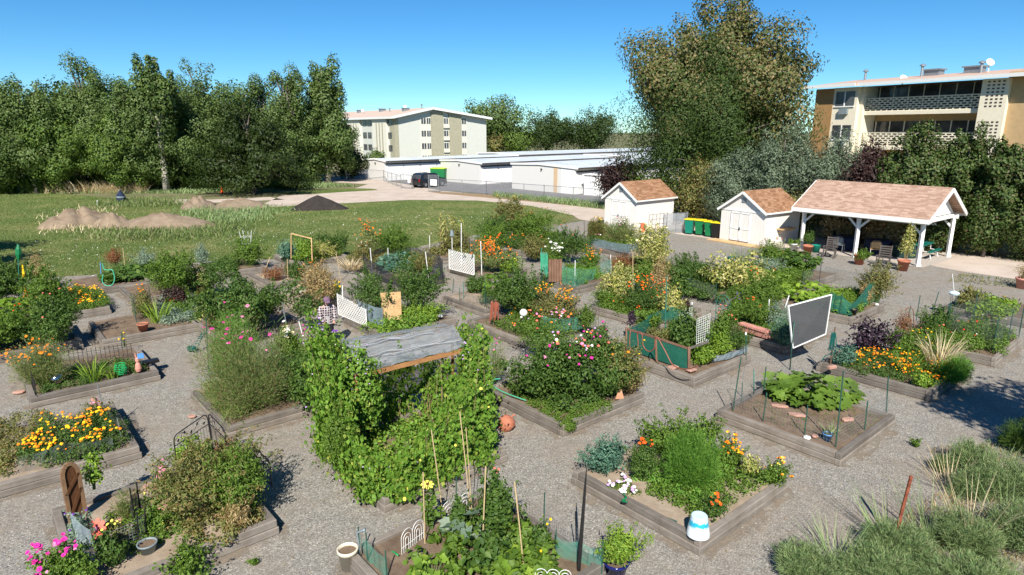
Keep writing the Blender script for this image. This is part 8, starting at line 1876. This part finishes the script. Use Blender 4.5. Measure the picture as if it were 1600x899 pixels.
def vine_wall(name, label, pts, heights, leaf, ls, n, th=.22, lean=0, seed=1, fl=(), zb=.2, floor=None, cat='climbing plant', out=None):
    rng = np.random.default_rng(seed); Q = np.array([tuple(p) for p in pts])[:, :2]; seg = np.linalg.norm(np.diff(Q, axis=0), axis=1); cum = np.r_[0, np.cumsum(seg)]; tot = cum[-1]
    hs = np.array(heights, float); hk = np.linspace(0, tot, len(hs)); ct = Q.mean(0); t = thing(name, (ct[0], ct[1], zb), label, cat)
    s = rng.random(n) * tot; x = np.interp(s, cum, Q[:, 0]); y = np.interp(s, cum, Q[:, 1]); H_ = np.interp(s, hk, hs) * (1 + .12 * np.sin(s * 5 + seed) + .10 * np.sin(s * 13 + 2 * seed) + .06 * np.sin(s * 31))
    z = rng.random(n) * H_; j = np.clip(np.searchsorted(cum, s) - 1, 0, len(seg) - 1); d = (Q[j + 1] - Q[j]) / seg[j][:, None]; nr = np.column_stack([d[:, 1], -d[:, 0]])
    cen = Q.mean(0) if out is None else np.array(out); sg = np.sign(((np.column_stack([x, y]) - cen) * nr).sum(1)); nr *= sg[:, None]
    lump = .5 + .5 * np.sin(s * 4 + z * 5 + seed) * np.sin(s * 2.3 - z * 7) ; off = th * (rng.random(n) ** .5 * (.55 + .75 * lump) - .25) + lean * (1 - z / np.maximum(H_, .1))
    pos = np.column_stack([x + nr[:, 0] * off - ct[0], y + nr[:, 1] * off - ct[1], z]) + rng.normal(size=(n, 3)) * .03; pos[:, 2] = np.maximum(pos[:, 2], (-.15 if floor is None else floor))
    hole = np.sin(s * 6.1 + 2 * np.sin(z * 4)) * np.sin(z * 7.3 + 1.7 * np.sin(s * 3.1 + seed)) + .5 * np.sin(s * 14 - z * 11); keep = (hole > -.45) | (rng.random(n) < .22); pos = pos[keep]; nr = nr[keep]; x = x[keep]; y = y[keep]; H_ = H_[keep]; n = len(pos)
    off2 = rng.random(n) < .05; pos[off2, :2] += nr[off2] * rng.uniform(.1, .32, (off2.sum(), 1)); pos[off2, 2] += rng.uniform(-.05, .2, off2.sum())
    N = unit(np.column_stack([nr, np.full(n, .55)]) + runit(rng, n) * .75); D = np.cross(N, runit(rng, n)) * .6; D[:, 2] -= .7; L = Leaves(); sz = ls * rng.uniform(.5, 1.35, n); leaf_quads(L, pos, D, N, sz, sz * .85, .18)
    L.build('foliage', M[leaf], t); mb = MB()
    for k in range(26):
        i = rng.integers(0, n); b = Vector((x[i] - ct[0], y[i] - ct[1], 0)); e = Vector(pos[i]); e.z = H_[i] * .95; mb.tube([b, b.lerp(e, .5) + Vector((rng.normal() * .06, rng.normal() * .06, 0)), e], [.008, .006, .003], 4)
    mb.build('stem', M['stem_dry'], t)
    for fk, fc, fn, fs in fl: i = rng.choice(n, fn); put_flowers(t, pos[i] + np.column_stack([nr[i], np.zeros(fn)]) * .06, N[i], fk, fc, fs, rng)
    return t
hL = R(500, 518, Lh.y).z - .2; hR = R(770, 530, Rh.y).z - .2; hB = 1.55
ctr = tuple(((Fh + Bh) / 2))[:2]
m1 = Lh.lerp(Fh, .45); m2 = Fh.lerp(Rh, .5)
ins = lambda v: v + (Vector((ctr[0], ctr[1], v.z)) - v).normalized() * .28
vine_wall('climbing_bean', 'tall wall of bean vines on the left front side of the arbour', [ins(Lh), ins(Fh)], [hL, hL * .97, hL * .80, 1.05, .78, .7], 'lf_vine', .09, 12500, .30, .12, 1, [('ball', 'lilac', 26, .035), ('ball', 'lemon', 10, .06)], out=ctr)
vine_wall('climbing_bean', 'wall of yellowing bean vines on the right front side of the arbour', [ins(Fh), ins(Rh)], [.72, .9, 1.15, 1.4, hR * .92, hR], 'lf_vine', .09, 11500, .30, .12, 2, [('ball', 'lemon', 16, .07), ('ball', 'lilac', 10, .035)], out=ctr)
vine_wall('climbing_bean', 'shaded bean vines on the back walls inside the arbour', [ins(Lh), ins(Bh), ins(Rh)], [1.7, 1.6, 1.5, 1.5, 1.6], 'lf_vine', .095, 8000, .3, 0, 3, out=ctr)
fill('bean_leaves', 'green leaves filling the hollow inside the bean arbour', [tuple(ins(ins(v)))[:2] for v in (Lh, Fh, Rh, Bh)], .35, 'lf_vine', .09, px=False, group=None, cat='climbing plant')
vine_wall('climbing_bean', 'bean vines spilling over the left end of the arbour roof', [C[3] + Vector((0, .1, 0)), C[0]], [1.85, 1.9, 1.85, 1.7], 'lf_vine', .085, 8000, .42, 0, 5, [('ball', 'lilac', 24, .04), ('ball', 'purple', 10, .045), ('ball', 'white', 8, .04)], out=ctr)
vine_wall('climbing_bean', 'bean vines climbing the right end of the arbour', [C[1] + Vector((.1, 0, 0)), C[2] + Vector((.15, 0, 0))], [1.75, 1.9, 1.8], 'lf_vine', .085, 5000, .4, 0, 7, [('ball', 'lilac', 12, .04)], out=ctr)
plant('morning_glory', 'vine with purple flowers between the pink cosmos and the arbour roof', 484, 515, 560, 600, 'lf_vine', .08, d=1.0, fl=[('trumpet', 'purple', 8, .07), ('trumpet', 'lilac', 8, .05)], dens=.9)
plant('bean_runner', 'runners of pale beans lying along the back of the arbour roof', 560, 500, 690, 524, 'lf_vine', .08, zb=1.5, h=.45, d=.7, dens=.45)
plant('fallen_vine', 'bean leaves spilling over the front corner of the arbour bed', 580, 738, 642, 790, 'lf_vine', .08, zb=.1, d=.5)
plant('fine_herb', 'fine dark foliage at the foot of the left side of the arbour', 508, 640, 560, 752, 'lf_mid', .05, zb=.2, d=.6, aspect=.4)
def person(p, label):
    t = thing('person', tuple(p), label, 'person', None, rad(25))
    J = {'pelvis': (0, 0, .92), 'waist': (0, -.02, 1.06), 'chest': (0, -.09, 1.27), 'neck': (0, -.16, 1.42), 'headb': (0, -.20, 1.50), 'head': (0, -.24, 1.60)}
    V = []; F_ = []; Rr = []; idx = {}
    def v(name, co, r): idx[name] = len(V); V.append(co); Rr.append(r)
    v('pelvis', (0, 0, .92), (.16, .12)); v('waist', (0, -.02, 1.06), (.15, .11)); v('chest', (0, -.08, 1.25), (.18, .125)); v('sh', (0, -.12, 1.36), (.15, .09)); v('neck', (0, -.16, 1.44), (.055, .055)); v('jaw', (0, -.20, 1.50), (.07, .08)); v('skull', (0, -.22, 1.60), (.08, .095)); v('crown', (0, -.21, 1.66), (.05, .06))
    E_ = [('pelvis', 'waist'), ('waist', 'chest'), ('chest', 'sh'), ('sh', 'neck'), ('neck', 'jaw'), ('jaw', 'skull'), ('skull', 'crown')]
    for s, n in ((-1, 'l'), (1, 'r')):
        v('hip' + n, (s * .09, 0, .88), (.09, .10)); v('knee' + n, (s * .10, -.03, .48), (.058, .062)); v('ank' + n, (s * .10, .02, .09), (.038, .042)); v('toe' + n, (s * .11, -.14, .04), (.035, .025))
        v('shd' + n, (s * .19, -.11, 1.35), (.065, .06)); v('elb' + n, (s * .23, -.14, 1.07), (.042, .042)); v('wri' + n, (s * .17, -.32, .94), (.028, .025)); v('palm' + n, (s * .15, -.39, .91), (.036, .018))
        E_ += [('pelvis', 'hip' + n), ('hip' + n, 'knee' + n), ('knee' + n, 'ank' + n), ('ank' + n, 'toe' + n), ('sh', 'shd' + n), ('shd' + n, 'elb' + n), ('elb' + n, 'wri' + n), ('wri' + n, 'palm' + n)]
        for k, (dx, ln) in enumerate(((-.030, .060), (-.010, .075), (.010, .072), (.029, .055))):
            v(f'f{n}{k}a', (s * .15 + dx, -.39 - ln * .55, .900), (.0095, .0095)); v(f'f{n}{k}b', (s * .15 + dx, -.39 - ln, .875), (.0085, .0085)); E_ += [('palm' + n, f'f{n}{k}a'), (f'f{n}{k}a', f'f{n}{k}b')]
        v(f't{n}', (s * .15 - s * .045, -.40, .885), (.010, .010)); E_.append(('palm' + n, f't{n}'))
    me = bpy.data.meshes.new('body'); me.from_pydata(V, [(idx[a], idx[b]) for a, b in E_], []); me.materials.append(M['skin']); o = bpy.data.objects.new('body', me); link(o, t)
    o.modifiers.new('skin', 'SKIN'); 
    if not me.skin_vertices: 
        bm = bmesh.new(); bm.from_mesh(me); bm.verts.layers.skin.verify(); bm.to_mesh(me); bm.free()
    for i, r in enumerate(Rr): me.skin_vertices[0].data[i].radius = r
    me.skin_vertices[0].data[0].use_root = True
    o.modifiers.new('sub', 'SUBSURF').levels = 1; o.modifiers['sub'].render_levels = 2; 
    def ring(mb, pts, n=16):   # (x,y,z,rx,ry)
        VV = []; FF = []
        for (x, y, z, a, b) in pts:
            for k in range(n): q = 2 * PI * k / n; VV.append((x + a * math.cos(q), y + b * math.sin(q), z + .012 * math.sin(3 * q + z * 9)))
        for i in range(len(pts) - 1):
            for k in range(n): FF.append((i * n + k, i * n + (k + 1) % n, (i + 1) * n + (k + 1) % n, (i + 1) * n + k))
        mb.add(VV, FF)
    mb = MB(); ring(mb, [(0, 0, .78, .215, .17), (0, 0, .88, .21, .165), (0, -.02, 1.05, .20, .155), (0, -.08, 1.25, .215, .16), (0, -.11, 1.36, .20, .13), (0, -.14, 1.42, .11, .09), (0, -.16, 1.46, .08, .075)]); mb.build('shirt', M['plaid'], t, True)
    for s in (-1, 1): mb = MB(); mb.tube([(s * .15, -.11, 1.38), (s * .21, -.12, 1.32), (s * .245, -.14, 1.07), (s * .17, -.31, .95)], [.07, .085, .068, .048], 12); mb.build('sleeve', M['plaid'], t, True)
    for s in (-1, 1): mb = MB(); mb.tube([(s * .085, 0, .93), (s * .095, -.01, .80), (s * .10, -.03, .48), (s * .10, .015, .10)], [.12, .118, .085, .068], 12); mb.build('trouser_leg', M['trousers'], t, True)
    for s in (-1, 1): mb = MB(); mb.tube([(s * .10, .07, .045), (s * .10, .02, .06), (s * .11, -.1, .045), (s * .115, -.19, .035)], [.03, .055, .05, .03], 8); mb.build('shoe', M['dark_plastic'], t, True)
    mb = MB(); c0 = Vector((0, -.21, 1.61)); mr = Matrix.Rotation(rad(14), 4, 'X'); mb.lathe([(.108, 0), (.112, .03), (.10, .075), (.065, .11), (0, .125)], c0, 16, m=mr); mb.build('cap', M['cap'], t, True)
    mb = MB(); mb.poly([c0 + Vector(q) for q in ((-.085, -.08, .0), (-.07, -.17, -.035), (0, -.205, -.05), (.07, -.17, -.035), (.085, -.08, .0))], .008); mb.build('cap_brim', M['cap'], t)
    mb = MB(); mb.lathe([(.028, 0), (.02, .006), (0, .008)], c0 + Vector((.02, .105, .05)), 10, m=Matrix.Rotation(rad(-80), 4, 'X')); mb.build('cap_badge', M['white'], t)
    mb = MB(); ring(mb, [(0, -.17, 1.62, .098, .105), (0, -.155, 1.55, .10, .10), (0, -.13, 1.46, .095, .085), (0, -.10, 1.38, .07, .05)]); mb.build('hair', M['hair'], t, True)
    mb = MB(); mb.tube([(0, -.305, 1.575), (0, -.325, 1.55), (0, -.305, 1.54)], [.008, .014, .01], 6); mb.build('nose', M['skin'], t)
    for s in (-1, 1): mb = MB(); mb.lathe([(0, -.008), (.008, 0), (0, .008)], (s * .03, -.295, 1.59), 8); mb.build('eye', M['hair'], t); mb = MB(); mb.lathe([(.0, -.012), (.024, 0), (0, .012)], (s * .083, -.21, 1.58), 8, m=Matrix.Rotation(PI / 2, 4, 'Y')); mb.build('ear', M['skin'], t)
    mb = MB(); mb.beam((-.022, -.298, 1.515), (.022, -.298, 1.515), .008, .006); mb.build('mouth', M['fl_coral'], t)
    return t
person(P(514, 540, 0), 'person in a purple cap and plaid shirt standing with head bowed behind the arbour')

plant('climbing_bean', 'thick clump of bean vines covering the left front post of the arbour', 532, 548, 606, 716, 'lf_vine', .09, d=.75, cat='climbing plant', fl=[('ball', 'lilac', 14, .04)], sh=.7)

plant('climbing_bean', 'thick clump of bean vines covering the right front post of the arbour', 706, 530, 768, 690, 'lf_vine', .09, d=.7, cat='climbing plant', fl=[('ball', 'lilac', 10, .04)], sh=.6)
for i, (x, y, h_) in enumerate([(1385, 860, .9), (1450, 850, 1.0), (1510, 845, 1.1), (1570, 840, .9), (1480, 760, .7), (1545, 760, .8), (1300, 885, .6)]):
    plant('seed_stalks', ['dry seed stalks left of the rusty post', 'tall pale seed stalks right of the rusty post', 'tallest pale seed stalks in the bottom right weeds', 'seed stalks near the right edge', 'thin stalks in the small weed mound by the shade', 'thin stalks rising inside the tree shade', 'short stalks in the leftmost weed clump'][i], x - 45, y - 40, x + 45, y + 20, ['lf_weed', 'lf_straw'][i in (2, 4)], .012, 'blades', h=h_ * 1.15, zb=0, d=1.0, n=60, droop=.15, cat='weed', group='weeds on the gravel')
m_, nt_, b_ = newmat('spilled_dirt'); co_ = coords(nt_); b_.inputs['Roughness'].default_value = .97
nt_.links.new(ramp(nt_, noise(nt_, co_, 14, 6, .7), [(.3, (.20, .155, .11)), (.7, (.31, .25, .185))]), b_.inputs['Base Color'])
tr_ = nd(nt_, 'ShaderNodeBsdfTransparent'); mx_ = nd(nt_, 'ShaderNodeMixShader'); nt_.links.new(ramp(nt_, noise(nt_, co_, 2.2, 8, .75), [(.46, (0, 0, 0)), (.60, (.8, .8, .8))]), mx_.inputs[0])
nt_.links.new(tr_.outputs[0], mx_.inputs[1]); nt_.links.new(b_.outputs[0], mx_.inputs[2]); nt_.links.new(mx_.outputs[0], nt_.nodes['Material Output'].inputs[0])
for i, t in enumerate(BED.values()):
    rng = random.Random(i); a = t.rotation_euler.z; u = Vector((math.cos(a), math.sin(a), 0)); w = Vector((-u.y, u.x, 0)); c = t.location + u * 1.5 + w * 1.5; mb = MB(); pts = []
    for k in range(44):
        q = 2 * PI * k / 44; r = 1.5 / max(abs(math.cos(q)), abs(math.sin(q))) + .12 + .26 * abs(math.sin(q * 3 + i)) * rng.uniform(.3, 1); pts.append(c + (u * math.cos(q) + w * math.sin(q)) * r + Vector((0, 0, -.006 + i * .0002 - c.z)))
    mb.poly(pts); o = mb.build('spilled_dirt', m_); tag(o, kind='structure'); bm_fix(o)
